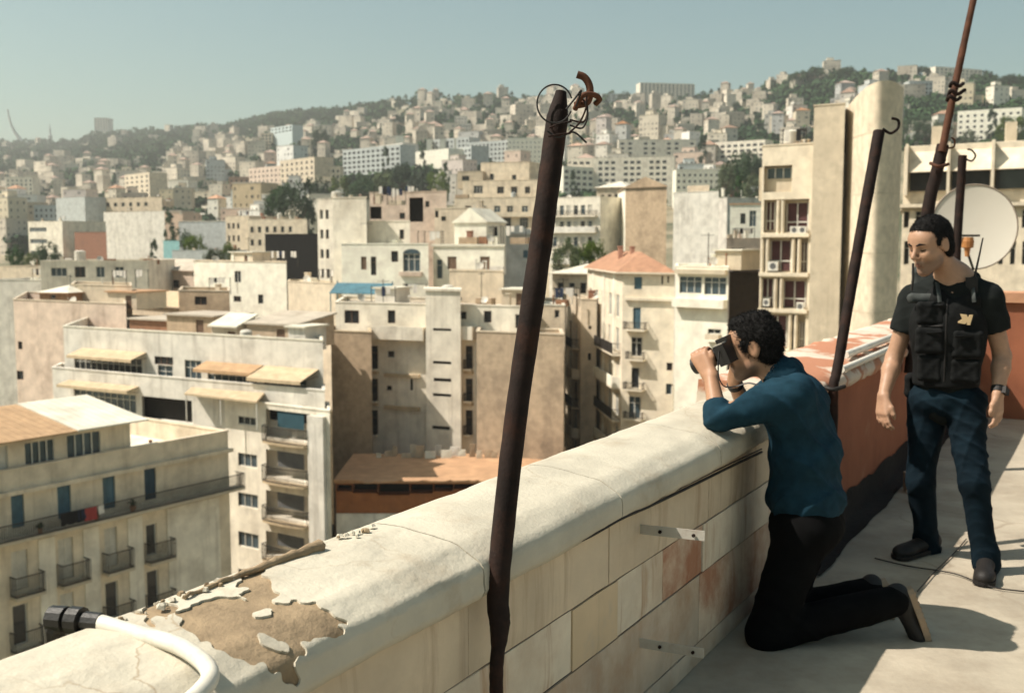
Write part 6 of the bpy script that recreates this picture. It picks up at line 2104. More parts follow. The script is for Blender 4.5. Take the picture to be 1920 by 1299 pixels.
# ------------------------------------------------------------------ people: smooth bodies grown from joint chains
class Body:
    def __init__(s, lo, hi, res):
        s.res = res
        s.lo = np.array(lo, np.float32)
        s.n = np.ceil((np.array(hi) - np.array(lo)) / res).astype(int) + 1
        s.f = np.full(s.n, 0.5, np.float32)

    def _sub(s, lo, hi, pad):
        a = np.maximum(0, np.floor((np.array(lo) - pad - s.lo) / s.res).astype(int))
        b = np.minimum(s.n, np.ceil((np.array(hi) + pad - s.lo) / s.res).astype(int) + 1)
        if np.any(b <= a):
            return None, None
        ax = [s.lo[i] + s.res * np.arange(a[i], b[i], dtype=np.float32) for i in range(3)]
        return (slice(a[0], b[0]), slice(a[1], b[1]), slice(a[2], b[2])), np.meshgrid(*ax, indexing='ij')

    def _put(s, sl, d, k, op):
        g = s.f[sl]
        if op == 'sub':
            h = np.maximum(k - np.abs(-d - g), 0) / k
            s.f[sl] = np.maximum(g, -d) + h * h * k * 0.25
        else:
            h = np.maximum(k - np.abs(d - g), 0) / k
            s.f[sl] = np.minimum(g, d) - h * h * k * 0.25

    def cone(s, a, b, ra, rb, k=0.02, op='add', flat=None):
        a, b = np.array(a, np.float32), np.array(b, np.float32)
        r = max(ra, rb)
        sl, X = s._sub(np.minimum(a, b) - r, np.maximum(a, b) + r, k + 3 * s.res)
        if sl is None:
            return s
        ab = b - a
        L2 = max(float(ab @ ab), 1e-9)
        t = np.clip(((X[0] - a[0]) * ab[0] + (X[1] - a[1]) * ab[1] + (X[2] - a[2]) * ab[2]) / L2, 0, 1)
        dx, dy, dz = X[0] - a[0] - t * ab[0], X[1] - a[1] - t * ab[1], X[2] - a[2] - t * ab[2]
        if flat is not None:            # flattened along a direction by a factor
            fd, q = np.array(flat[0], np.float32), flat[1]
            m = dx * fd[0] + dy * fd[1] + dz * fd[2]
            dx, dy, dz = dx + fd[0] * m * (q - 1), dy + fd[1] * m * (q - 1), dz + fd[2] * m * (q - 1)
        d = np.sqrt(dx * dx + dy * dy + dz * dz) - (ra + (rb - ra) * t)
        s._put(sl, d, k, op)
        return s

    def ell(s, c, ax, r, k=0.02, op='add'):
        c = np.array(c, np.float32)
        R = max(r)
        sl, X = s._sub(c - R, c + R, k + 3 * s.res)
        if sl is None:
            return s
        q = 0
        for a, rr in zip(ax, r):
            q = q + (((X[0] - c[0]) * a[0] + (X[1] - c[1]) * a[1] + (X[2] - c[2]) * a[2]) / rr) ** 2
        q = np.sqrt(q)
        d = (q - 1) * min(r) * (0.5 + 0.5 * np.minimum(q, 1.5) / 1.5 * 1.5)
        s._put(sl, d, k, op)
        return s

    def cut(s, p, n, k=0.01):
        """keep the side of the plane the normal points away from"""
        sl, X = s._sub(s.lo, s.lo + s.res * s.n, 0)
        d = (X[0] - p[0]) * n[0] + (X[1] - p[1]) * n[1] + (X[2] - p[2]) * n[2]
        h = np.maximum(k - np.abs(d - s.f), 0) / k
        s.f = np.maximum(s.f, d.astype(np.float32)) + h * h * k * 0.25
        return s

    def folds(s, amp, fr, seed=0, warp=None):
        sl, X = s._sub(s.lo, s.lo + s.res * s.n, 0)
        m = np.abs(s.f) < 0.04
        x, y, z = X[0][m], X[1][m], X[2][m]
        o = seed * 1.7
        w = 0.35 * np.sin(5.1 * x + 4.3 * z + o) + 0.35 * np.sin(6.3 * y - 3.9 * z + 2 * o)
        rg = lambda t: (1 - np.abs(np.sin(t))) ** 2.2
        v = rg(0.5 * fr * (0.55 * x + 0.35 * y + 0.8 * z) + 3 * w + o) * np.clip(0.2 + np.sin(7.7 * x - 5 * y + 6.1 * z + o), 0, 1)
        v += 0.8 * rg(0.4 * fr * (0.7 * x - 0.6 * y - 0.55 * z) + 4 * w + 2 + o) * np.clip(0.1 + np.sin(6.1 * z - 4.2 * x + 1.3 + o), 0, 1)
        v += 0.3 * rg(1.1 * fr * (0.2 * x + 0.7 * y + 0.5 * z) + 5 * w)
        v += 0.5 * np.sin(9 * x + 11 * z + o) * np.sin(8 * y - 7 * z)
        v = -v
        s.f[m] += (amp * v).astype(np.float32)
        return s

    def curls(s, amp, fr):
        sl, X = s._sub(s.lo, s.lo + s.res * s.n, 0)
        m = np.abs(s.f) < 0.05
        x, y, z = X[0][m] * fr, X[1][m] * fr, X[2][m] * fr
        v = np.sin(x + 2 * np.sin(0.7 * y)) * np.sin(y + 2 * np.sin(0.6 * z)) + np.sin(z + 1.7 * np.sin(0.8 * x)) * np.sin(1.9 * x + y)
        s.f[m] += (amp * v).astype(np.float32)
        return s

    def mesh(s, name, mats, smooth=1):
        f = s.f
        n = np.array(f.shape)
        ins = f < 0
        c = np.zeros(n - 1, np.int8)
        for i in (0, 1):
            for j in (0, 1):
                for k in (0, 1):
                    c += ins[i:n[0] - 1 + i, j:n[1] - 1 + j, k:n[2] - 1 + k]
        cells = np.argwhere((c > 0) & (c < 8))
        idx = -np.ones(n - 1, np.int32)
        idx[tuple(cells.T)] = np.arange(len(cells))
        acc = np.zeros((len(cells), 3))
        cnt = np.zeros(len(cells))
        corner = [(i, j, k) for i in (0, 1) for j in (0, 1) for k in (0, 1)]
        val = {q: f[cells[:, 0] + q[0], cells[:, 1] + q[1], cells[:, 2] + q[2]].astype(np.float64) for q in corner}
        for a in corner:
            for ax in range(3):
                if a[ax] == 0:
                    b = list(a)
                    b[ax] = 1
                    va, vb = val[a], val[tuple(b)]
                    m = (va < 0) != (vb < 0)
                    t = np.where(m, va / np.where(m, va - vb, 1), 0)
                    p = np.array(a, float)[None, :].repeat(len(cells), 0)
                    p[:, ax] += t
                    acc[m] += p[m]
                    cnt[m] += 1
        V = s.lo + s.res * (cells + acc / np.maximum(cnt, 1)[:, None])
        quads = []
        for ax in range(3):
            o1, o2 = [(1, 2), (2, 0), (0, 1)][ax]
            sl0 = [slice(1, -1)] * 3
            sl0[ax] = slice(0, -1)
            sl1 = [slice(1, -1)] * 3
            sl1[ax] = slice(1, None)
            A, B_ = ins[tuple(sl0)], ins[tuple(sl1)]
            for flip, m in ((False, A & ~B_), (True, ~A & B_)):
                e = np.argwhere(m)
                if not len(e):
                    continue
                off = np.ones(3, int)
                off[ax] = 0
                e = e + off
                q = []
                for d1, d2 in ((-1, -1), (0, -1), (0, 0), (-1, 0)):
                    w = e.copy()
                    w[:, o1] += d1
                    w[:, o2] += d2
                    q.append(idx[w[:, 0], w[:, 1], w[:, 2]])
                q = np.stack(q, 1)
                quads.append(q[:, ::-1] if flip else q)
        Q = np.concatenate(quads)
        Q = Q[(Q >= 0).all(1)]
        for _ in range(smooth):
            acc = np.zeros_like(V)
            cnt = np.zeros(len(V))
            for i in range(4):
                a, b = Q[:, i], Q[:, (i + 1) % 4]
                np.add.at(acc, a, V[b])
                np.add.at(acc, b, V[a])
                np.add.at(cnt, a, 1)
                np.add.at(cnt, b, 1)
            V = V * 0.4 + 0.6 * acc / np.maximum(cnt, 1)[:, None]
        me = bpy.data.meshes.new(name)
        me.vertices.add(len(V))
        me.vertices.foreach_set('co', V.astype(np.float32).ravel())
        me.loops.add(Q.size)
        me.loops.foreach_set('vertex_index', Q.ravel().astype(np.int32))
        me.polygons.add(len(Q))
        me.polygons.foreach_set('loop_start', np.arange(0, Q.size, 4, dtype=np.int32))
        me.polygons.foreach_set('use_smooth', np.ones(len(Q), bool))
        for m in (mats if isinstance(mats, (list, tuple)) else [mats]):
            me.materials.append(m)
        me.update(calc_edges=True)
        me.validate()
        return me


def skin_mat(name, col, stub):
    m = mat(name, col, rough=0.5, var=0.10, scale=30, bump=0.08, bscale=160, bdist=0.002, spec=0.35)
    N, L = m.node_tree.nodes, m.node_tree.links
    b = N['Principled BSDF']
    at_ = N.new('ShaderNodeAttribute')
    at_.attribute_name = 'stubble'
    mx = N.new('ShaderNodeMix')
    mx.data_type = 'RGBA'
    src = b.inputs['Base Color'].links[0].from_socket
    L.new(at_.outputs['Fac'], mx.inputs['Factor'])
    L.new(src, mx.inputs['A'])
    mx.inputs['B'].default_value = (*stub, 1)
    L.new(mx.outputs['Result'], b.inputs['Base Color'])
    b.inputs['Subsurface Weight'].default_value = 0.0
    return m


def set_stubble(me, fn):
    a = me.attributes.new('stubble', 'FLOAT', 'POINT')
    co = np.empty(len(me.vertices) * 3, np.float32)
    me.vertices.foreach_get('co', co)
    a.data.foreach_set('value', fn(co.reshape(-1, 3)).astype(np.float32))


def frame(f, up=(0, 0, 1)):
    f = Vector(f).normalized()
    l = Vector(up).cross(f).normalized()
    u = f.cross(l)
    return f, l, u


def head_sdf(B, c, f, l, u, sc=1.0, jaw=1.0):
    P = lambda a, b, d: c + (f * a + l * b + u * d) * sc
    ax = (f, l, u)
    R = lambda *r: [q * sc for q in r]
    B.ell(P(-0.012, 0, 0.028), ax, R(0.100, 0.077, 0.092), 0.02)
    B.ell(P(0.030, 0, -0.040), ax, R(0.064, 0.060 * jaw, 0.080), 0.03)
    B.ell(P(0.058, 0, 0.035), ax, R(0.035, 0.058, 0.045), 0.03)           # forehead
    B.cone(P(0.020, 0.045, -0.075), P(0.066, 0.012, -0.108), 0.020 * sc, 0.018 * sc, 0.03)
    B.cone(P(0.020, -0.045, -0.075), P(0.066, -0.012, -0.108), 0.020 * sc, 0.018 * sc, 0.03)
    B.ell(P(0.072, 0, -0.108), ax, R(0.018, 0.022, 0.018), 0.02)          # chin
    for s in (-1, 1):
        B.cone(P(0.084, 0.012 * s, 0.022), P(0.066, 0.048 * s, 0.020), 0.011 * sc, 0.010 * sc, 0.014)   # brow
        B.ell(P(0.060, 0.040 * s, -0.028), ax, R(0.026, 0.022, 0.024), 0.025)                           # cheek
        B.ell(P(0.092, 0.030 * s, 0.000), ax, R(0.016, 0.017, 0.012), 0.012, 'sub')                     # eye socket
        B.ell(P(0.072, 0.031 * s, 0.001), ax, R(0.0125, 0.014, 0.0125), 0.006)                          # lidded eye
        B.ell(P(-0.012, 0.076 * s, -0.006), ax, R(0.022, 0.009, 0.034), 0.008)                          # ear
        B.ell(P(-0.006, 0.086 * s, -0.004), ax, R(0.010, 0.006, 0.018), 0.006, 'sub')
        B.ell(P(0.104, 0.011 * s, -0.036), ax, R(0.010, 0.008, 0.008), 0.008)                           # nostril wing
    B.cone(P(0.090, 0, 0.010), P(0.119, 0, -0.027), 0.0085 * sc, 0.0118 * sc, 0.012)                      # nose
    B.cone(P(0.092, -0.018, -0.064), P(0.092, 0.018, -0.064), 0.006 * sc, 0.006 * sc, 0.010)            # lips
    B.cone(P(0.090, -0.015, -0.075), P(0.090, 0.015, -0.075), 0.007 * sc, 0.007 * sc, 0.010)
    B.cone(P(0.100, -0.020, -0.0695), P(0.100, 0.020, -0.0695), 0.003 * sc, 0.003 * sc, 0.004, 'sub')


def hair_sdf(B, c, f, l, u, sc=1.0, thick=0.014, side=0.8):
    P = lambda a, b, d: c + (f * a + l * b + u * d) * sc
    ax = (f, l, u)
    B.ell(P(-0.014, 0, 0.030), ax, [(0.100 + thick) * sc, (0.077 + thick * side) * sc, (0.092 + thick) * sc], 0.01)
    B.ell(P(-0.055, 0, -0.035), ax, [0.055 * sc, 0.070 * sc, 0.060 * sc], 0.02)


def fingers(B, wrist, kn, tip, palm_n, side, r=0.0088, curl=None, spread=0.02, thumb=None, sc=1.0):
    """palm from wrist to knuckle row kn, four fingers to tip (relative), thumb on side; all world vectors"""
    wrist, kn = Vector(wrist), Vector(kn)
    side, palm_n = Vector(side).normalized(), Vector(palm_n).normalized()
    for q in (-1.5, -0.5, 0.5, 1.5):
        B.cone(wrist + side * 0.011 * q * sc, kn + side * spread * q * sc, 0.019 * sc, 0.0145 * sc, 0.012)
    ln = [0.86, 1.0, 0.95, 0.74]
    for i, q in enumerate((1.5, 0.5, -0.5, -1.5)):
        a = kn + side * spread * q * sc
        pts = [a] + [a + Vector(t) * ln[i] * sc + side * 0.003 * q * sc for t in tip]
        rr = [r * 1.1, r, r * 0.92, r * 0.78]
        for k in range(len(pts) - 1):
            B.cone(pts[k], pts[k + 1], rr[k] * sc, rr[k + 1] * sc, 0.004)
    if thumb:
        pts = [wrist + side * 0.018 * sc + (kn - wrist) * 0.15] + [Vector(t) for t in thumb]
        rr = [0.016, 0.0125, 0.0105, 0.009]
        for k in range(len(pts) - 1):
            B.cone(pts[k], pts[k + 1], rr[k] * sc, rr[k + 1] * sc, 0.010)


SKIN1 = skin_mat('skin_warm', (0.36, 0.195, 0.115), (0.14, 0.085, 0.06))
SKIN2 = skin_mat('skin_fair', (0.38, 0.22, 0.14), (0.17, 0.105, 0.075))
HAIRM = mat('hair_black', (0.006, 0.005, 0.0045), rough=0.65, var=0.5, scale=60, bump=0.8, bscale=240, bdist=0.006, spec=0.2)
DENIMS = mat('shirt_denim_blue', (0.010, 0.033, 0.051), rough=0.9, var=0.25, scale=20, bump=0.3, bscale=260, bdist=0.002, spec=0.1)
TROUS = mat('trousers_black', (0.0035, 0.0035, 0.0037), rough=0.95, var=0.3, scale=15, bump=0.25, bscale=200, bdist=0.002, spec=0.1)
JEANS = mat('jeans_dark_blue', (0.0042, 0.011, 0.017), rough=0.9, var=0.3, scale=9, bump=0.3, bscale=260, bdist=0.002, spec=0.1, col2=(0.009, 0.023, 0.033), c2scale=4, c2lo=0.58, c2w=0.2)
TEE = mat('tshirt_charcoal', (0.012, 0.014, 0.0135), rough=0.95, var=0.2, scale=15, bump=0.2, bscale=200, bdist=0.002, spec=0.1)
VEST = mat('vest_black', (0.0045, 0.005, 0.005), rough=0.85, var=0.3, scale=25, bump=0.35, bscale=180, bdist=0.002, spec=0.2)
VESTG = mat('vest_pad_grey', (0.055, 0.060, 0.058), rough=0.9, var=0.25, scale=25, bump=0.4, bscale=120, bdist=0.003, spec=0.1)
SHOE = mat('shoe_black', (0.015, 0.013, 0.012), rough=0.6, bump=0.15, bscale=60, spec=0.3)
SOLE = mat('shoe_sole_tan', (0.30, 0.22, 0.15), rough=0.9, bump=0.4, bscale=50)


def strands(me, n, ln, comb, lift, w=0.0011, seed=0, fuzz=0.5):
    """short hair blades growing from a hair mesh, combed along a direction"""
    r = random.Random(seed)
    mb = MB()
    nv = len(me.vertices)
    for i in range(n):
        v = me.vertices[r.randrange(nv)]
        p, nn = Vector(v.co), Vector(v.normal)
        d = (nn * lift + Vector(comb) * (1 - lift) + Vector((r.gauss(0, fuzz), r.gauss(0, fuzz), r.gauss(0, fuzz)))).normalized()
        s_ = d.cross(nn)
        if s_.length < 1e-4:
            continue
        s_ = s_.normalized() * w
        L = ln * r.uniform(0.5, 1.2)
        m_ = p + d * L * 0.55 + nn * L * 0.12
        t = p + d * L - nn * L * 0.12
        p = p - nn * 0.002
        mb.face([p - s_, p + s_, m_ + s_ * 0.8, m_ - s_ * 0.8])
        mb.face([m_ - s_ * 0.8, m_ + s_ * 0.8, t])
    return mb.data('hair_strands', HAIRM)


def bounds(pts, pad):
    a = np.array([tuple(p) for p in pts])
    return a.min(0) - pad, a.max(0) + pad


def person(name, mesh_, label):
    o = link(name, mesh_)
    return tag(o, label, 'person')


def child(parent, name, me):
    return link(name, me, parent)


# ================= kneeling man with the camera
kf, kl, ku = frame((-0.93, 0.33, -0.16))
kc = at(1413, 650, 4.30)
nb = at(1464, 704, 4.28)
shN, shF = at(1492, 738, 4.09), at(1462, 730, 4.46)
elN, elF = at(1346, 778, 4.15), at(1400, 768, 4.56)
wrN, wrF = at(1333, 706, 4.25), at(1376, 716, 4.47)
chest, belly, pelv = at(1490, 775, 4.26), at(1506, 880, 4.27), at(1510, 965, 4.28)
hipN, hipF = at(1508, 990, 4.18), at(1512, 985, 4.38)
knN, knF = at(1438, 1186, 4.14), at(1462, 1150, 4.44)
anN, anF = at(1668, 1128, 4.20), at(1628, 1110, 4.46)
sideN = Vector((-0.33, -0.93, 0)).normalized()       # towards the camera
allp = [kc, nb, shN, shF, elN, elF, wrN, wrF, pelv, knN, knF, anN, anF, at(1290, 640, 4.2)]
lo, hi = bounds(allp, 0.16)
Bk = Body(lo, hi, 0.0055)
head_sdf(Bk, kc, kf, kl, ku)
Bk.cone(kc - ku * 0.06 - kf * 0.03, nb, 0.056, 0.062, 0.03)
Bk.cone(nb, chest, 0.07, 0.085, 0.03)
Bk.cone(chest, pelv, 0.085, 0.085, 0.03)
Bk.cone(shN, elN, 0.045, 0.038, 0.04)
Bk.cone(shF, elF, 0.045, 0.038, 0.04)
Bk.cone(elN, wrN, 0.041, 0.027, 0.02)
Bk.cone(elF, wrF, 0.041, 0.027, 0.02)
for h_, k_, a_ in ((hipN, knN, anN), (hipF, knF, anF)):
    Bk.cone(h_, k_, 0.075, 0.05, 0.04)
    Bk.cone(k_, a_, 0.048, 0.035, 0.03)
# camera axis
cam0 = at(1366, 660, 4.27)
lens1 = at(1303, 686, 4.37)
cax = (lens1 - cam0).normalized()
cside = sideN - cax * sideN.dot(cax)
cside.normalize()
cupv = cside.cross(cax)
if cupv.z < 0:
    cupv = -cupv
lc = cam0.lerp(lens1, 0.66)
# near hand: palm under and beside the barrel, fingers over it
kn_ = lc + cside * 0.040 + cupv * 0.030 - cax * 0.004
fingers(Bk, wrN, kn_, [cupv * 0.020 - cside * 0.014, cupv * 0.022 - cside * 0.046, cupv * 0.006 - cside * 0.068], cside, cax, spread=0.0185, r=0.0095,
        thumb=[lc + cside * 0.040 - cax * 0.046 - cupv * 0.02, lc + cside * 0.036 - cax * 0.055 + cupv * 0.008, lc + cside * 0.030 - cax * 0.056 + cupv * 0.030])
# far hand grips the body
kb = cam0 - cside * 0.060 - cupv * 0.012
fingers(Bk, wrF, kb - cupv * 0.020, [cax * 0.028 + cupv * 0.006, cax * 0.044 + cside * 0.02, cax * 0.040 + cside * 0.040], -cside, -cupv * -1.0, spread=0.016, r=0.0092,
        thumb=[kb - cax * 0.03 - cupv * 0.01, kb - cax * 0.034 + cside * 0.016, kb - cax * 0.03 + cside * 0.034])
me = Bk.mesh('person', SKIN1, 1)


def stub_fn(c, f, l, u, lo_=-0.045):
    cv, fv, uv = np.array(c), np.array(f), np.array(u)

    def g(co):
        d = co - cv
        a, b = d @ fv, d @ uv
        low = np.clip((lo_ - b) / 0.03, 0, 1) * np.clip((b + 0.15) / 0.03, 0, 1) * np.clip((a + 0.02) / 0.03, 0, 1)
        return 0.8 * low * (np.linalg.norm(d, axis=1) < 0.16)
    return g


set_stubble(me, stub_fn(kc, kf, kl, ku))
KM = person('person', me, 'man in blue denim shirt kneeling at the parapet, looking through a camera')
# hair
Bh = Body(*bounds([kc], 0.16), 0.004)
hair_sdf(Bh, kc, kf, kl, ku, 1.0, 0.009, 0.45)
Bh.cone(kc + kf * 0.055 + ku * 0.098, kc - kf * 0.05 + ku * 0.108, 0.028, 0.030, 0.03)
Bh.cut(kc + kf * 0.066 + ku * 0.045, (kf * 0.93 - ku * 0.36).normalized(), 0.012)
Bh.cut(kc - kf * 0.02 - ku * 0.062, (-ku * 0.9 + kf * 0.44).normalized(), 0.01)
for s in (-1, 1):
    Bh.ell(kc - kf * 0.008 + kl * 0.090 * s - ku * 0.012, (kf, kl, ku), (0.025, 0.03, 0.040), 0.006, 'sub')
Bh.curls(0.0016, 230)
hm = Bh.mesh('hair', HAIRM, 0)
child(KM, 'hair', hm)
tag(child(KM, 'hair_strands', strands(hm, 11000, 0.015, kf * 0.1 - ku * 0.3, 0.45, seed=1, fuzz=0.75)), kind='stuff')
mb = MB()
for s in (-1, 1):
    mb.tube([kc + kf * 0.0985 + kl * 0.014 * s + ku * 0.024, kc + kf * 0.0945 + kl * 0.032 * s + ku * 0.029, kc + kf * 0.080 + kl * 0.052 * s + ku * 0.025], [0.0042, 0.0054, 0.003], 6)
mb.build('eyebrow', HAIRM, KM)
# shirt
Bs = Body(*bounds([nb, shN, shF, elN, elF, pelv, at(1590, 960, 4.3), at(1425, 960, 4.3)], 0.15), 0.006)
axs = (Vector((-0.95, 0.3, 0)), sideN, Vector((0, 0, 1)))
Bs.ell(at(1492, 765, 4.27), axs, (0.135, 0.215, 0.15), 0.06)
Bs.ell(at(1508, 850, 4.27), axs, (0.145, 0.185, 0.16), 0.06)
Bs.ell(at(1512, 930, 4.28), axs, (0.155, 0.19, 0.13), 0.06)
Bs.cone(shN, elN, 0.078, 0.062, 0.05)
Bs.cone(shF, elF, 0.078, 0.062, 0.05)
Bs.ell(elN + Vector((0.0, 0, 0.0)), axs, (0.065, 0.06, 0.055), 0.03)
Bs.cone(nb - ku * 0.01, at(1478, 735, 4.28), 0.070, 0.10, 0.03)
Bs.cone(nb + Vector((0.02, 0, 0.005)), nb + Vector((0.02, 0, -0.02)), 0.079, 0.082, 0.01)
Bs.folds(0.011, 70, 1)
Bs.cut(nb + ku * 0.032 + kf * 0.02, (ku * 0.85 + kf * 0.5).normalized(), 0.008)
Bs.cut(at(1510, 962, 4.28), Vector((0.05, 0, -1)).normalized(), 0.008)
Bs.cone(elN, elN + (wrN - elN) * 0.14, 0.060, 0.056, 0.02)
Bs.cone(elF, elF + (wrF - elF) * 0.14, 0.060, 0.056, 0.02)
Bs.cone(elN + (wrN - elN) * 0.62, elN + (wrN - elN) * 1.3, 0.06, 0.06, 0.006, 'sub')
child(KM, 'shirt', Bs.mesh('shirt', DENIMS, 1))
# collar
Bc = Body(*bounds([nb], 0.15), 0.004)
na = (kc - ku * 0.06 - kf * 0.03 - nb).normalized()
Bc.cone(nb + na * 0.045, nb - na * 0.012, 0.071, 0.086, 0.01)
Bc.cone(nb + na * 0.12, nb - na * 0.03, 0.064, 0.070, 0.004, 'sub')
Bc.cut(nb + na * 0.056 + kf * 0.01, (na * 0.86 + kf * 0.5).normalized(), 0.004)
Bc.cut(nb + kf * 0.072, kf, 0.006)
child(KM, 'collar', Bc.mesh('collar', DENIMS, 1))
# trousers
Bt = Body(*bounds([hipN, hipF, knN, knF, anN, anF, pelv], 0.17), 0.006)
Bt.ell(at(1512, 980, 4.28), axs, (0.150, 0.185, 0.12), 0.05)
for h_, k_, a_ in ((hipN, knN, anN), (hipF, knF, anF)):
    Bt.cone(h_, k_, 0.108, 0.082, 0.06)
    Bt.cone(k_, a_ + (a_ - k_) * 0.03, 0.080, 0.062, 0.03)
Bt.folds(0.0045, 60, 4)
child(KM, 'trousers', Bt.mesh('trousers', TROUS, 1))
# shoes: heel up, toes on the floor
for nm, an, heel, toe in (('shoe', anN, at(1700, 1100, 4.21), at(1738, 1206, 4.20)), ('shoe', anF, at(1652, 1085, 4.46), at(1668, 1168, 4.46))):
    out = (toe - heel).normalized()
    bk = Vector((0.9, -0.1, 0.35))
    bk = (bk - out * bk.dot(out)).normalized()
    sd = out.cross(bk).normalized()
    Bf = Body(*bounds([an, heel, toe], 0.09), 0.0045)
    Bf.cone(heel - bk * 0.042 + out * 0.015, toe - bk * 0.026 - out * 0.03, 0.042, 0.030, 0.03)
    Bf.cone(an + (heel - an) * 0.2, heel - bk * 0.05 + out * 0.05, 0.046, 0.048, 0.03)
    Bf.ell(toe - bk * 0.026 - out * 0.055, (out, sd, bk), (0.062, 0.048, 0.028), 0.02)
    o = child(KM, nm, Bf.mesh('shoe', SHOE, 1))
    mb = MB()
    ol = []
    for i in range(20):
        a = 2 * PI * i / 20
        t = 0.5 - 0.5 * math.cos(a)
        w = 0.036 + 0.012 * math.sin(PI * min(1, t * 1.1)) if t > 0.4 else 0.034
        L = (toe - heel).length
        ol.append(heel + out * (L * (0.5 - 0.5 * math.cos(a))) + sd * (w * (1 if math.sin(a) > 0 else -1) * min(1, abs(math.sin(a)) * 1.9)))
    mb.mesh([p - bk * 0.006 for p in ol] + [p + bk * 0.018 for p in ol], [tuple(range(20)), tuple(range(39, 19, -1))] + [(i, 20 + i, 20 + (i + 1) % 20, (i + 1) % 20) for i in range(20)])
    for i in range(9):
        q = heel + out * ((toe - heel).length * (0.1 + 0.09 * i)) + bk * 0.0195
        mb.bar(q - sd * 0.03, q + sd * 0.03, 0.007, 0.007)
    mb.build('sole', SOLE, o)
# watch on the far wrist
mb = MB()
dv_ = (wrF - elF).normalized()
mb.tube([wrF - dv_ * 0.03, wrF - dv_ * 0.005], 0.034, 14)
mb.build('wristband', SHOE, KM)

# the camera he holds
CAMB = mat('camera_black', (0.016, 0.015, 0.015), rough=0.45, bump=0.1, bscale=300, bdist=0.001, spec=0.4)
CR = empty('photo_camera', cam0)
tag(CR, 'black photo camera with long lens held to the kneeling man\'s eye', 'camera')


def obox(c, dx, dy, dz, X, Y, Z):
    v = [c + X * (dx * a) + Y * (dy * b) + Z * (dz * d) for d in (-1, 1) for (a, b) in ((-1, -1), (1, -1), (1, 1), (-1, 1))]
    return v, [(3, 2, 1, 0), (4, 5, 6, 7), (0, 1, 5, 4), (1, 2, 6, 5), (2, 3, 7, 6), (3, 0, 4, 7)]


mb = MB()
mb.mesh(*obox(cam0, 0.024, 0.064, 0.042, cax, cside, cupv))
mb.mesh(*obox(cam0 + cupv * 0.053 - cside * 0.005, 0.026, 0.022, 0.0108, cax, cside, cupv))
mb.mesh(*obox(cam0 - cside * 0.05 + cax * 0.033, 0.0085, 0.014, 0.036, cax, cside, cupv))
b_ = under(mb.build('camera_body', CAMB), CR)
mb = MB()
mb.mesh(*obox(cam0 + cupv * 0.0445 + cside * 0.042, 0.020, 0.018, 0.0022, cax, cside, cupv))
under(mb.build('top_plate', GALV), CR)
mb = MB()
L = (lens1 - cam0).length
mb.tube([cam0 + cax * a for a in (0.025, 0.06, 0.061, 0.10, 0.101, L - 0.035, L - 0.034, L)], [0.030, 0.030, 0.033, 0.033, 0.030, 0.031, 0.035, 0.036], 18, smooth=False)
under(mb.build('lens', CAMB), CR)
mb = MB()
mb.tube([lens1 + cax * 0.0005, lens1 + cax * 0.002], 0.030, 18, smooth=False)
under(mb.build('front_glass', mat('lens_glass', (0.06, 0.03, 0.02), rough=0.1, bump=0, spec=0.6)), CR)
mb = MB()
s0 = cam0 + cside * 0.066 + cupv * 0.02
mb.tube(curve([s0, at(1347, 702, 4.18), at(1358, 724, 4.17), at(1380, 724, 4.17), at(1402, 718, 4.15), at(1425, 722, 4.12), at(1450, 722, 4.10)], 6), 0.004, 7, squash=0.4)
under(mb.build('strap', CAMB), CR)

# ================= standing man in the vest
sf, sl_, su = frame((-0.86, -0.43, -0.30))
HSC = 1.06
sc0 = at(1744, 458, 5.22)
snb = at(1790, 525, 5.30)
shR, shL = at(1712, 560, 5.40), at(1852, 558, 5.22)
elR, elL = at(1676, 672, 5.42), at(1879, 668, 5.22)
wrR, wrL = at(1657, 742, 5.32), at(1871, 738, 5.12)
schest, sbelly, spelv = at(1782, 610, 5.30), at(1774, 690, 5.30), at(1772, 745, 5.30)
hR, hL = at(1738, 765, 5.36), at(1808, 765, 5.24)
kR, kL = at(1727, 900, 5.33), at(1826, 905, 5.10)
aR, aL = at(1738, 1020, 5.43), at(1849, 1050, 5.09)
allp = [sc0, snb, shR, shL, elR, elL, wrR, wrL, aR, aL, at(1640, 800, 5.3), at(1885, 810, 5.1)]
lo, hi = bounds(allp, 0.15)
Bd = Body(lo, hi, 0.006)
head_sdf(Bd, sc0, sf, sl_, su, HSC, 1.0)
Bd.cone(sc0 - su * 0.05 - sf * 0.03, snb + Vector((0, 0, 0.0)), 0.054, 0.060, 0.03)
Bd.cone(snb, schest, 0.09, 0.12, 0.05)
Bd.cone(schest, spelv, 0.12, 0.12, 0.05)
Bd.cone(snb, shR, 0.055, 0.055, 0.04)
Bd.cone(snb, shL, 0.055, 0.055, 0.04)
for a_, b_, c_ in ((shR, elR, wrR), (shL, elL, wrL)):
    Bd.cone(a_, b_, 0.052, 0.041, 0.03)
    m1 = b_.lerp(c_, 0.3)
    Bd.cone(b_, m1, 0.041, 0.043, 0.02)
    Bd.cone(m1, c_, 0.043, 0.028, 0.02)
for a_, b_, c_ in ((hR, kR, aR), (hL, kL, aL)):
    Bd.cone(a_, b_, 0.075, 0.05, 0.04)
    Bd.cone(b_, c_, 0.05, 0.036, 0.03)
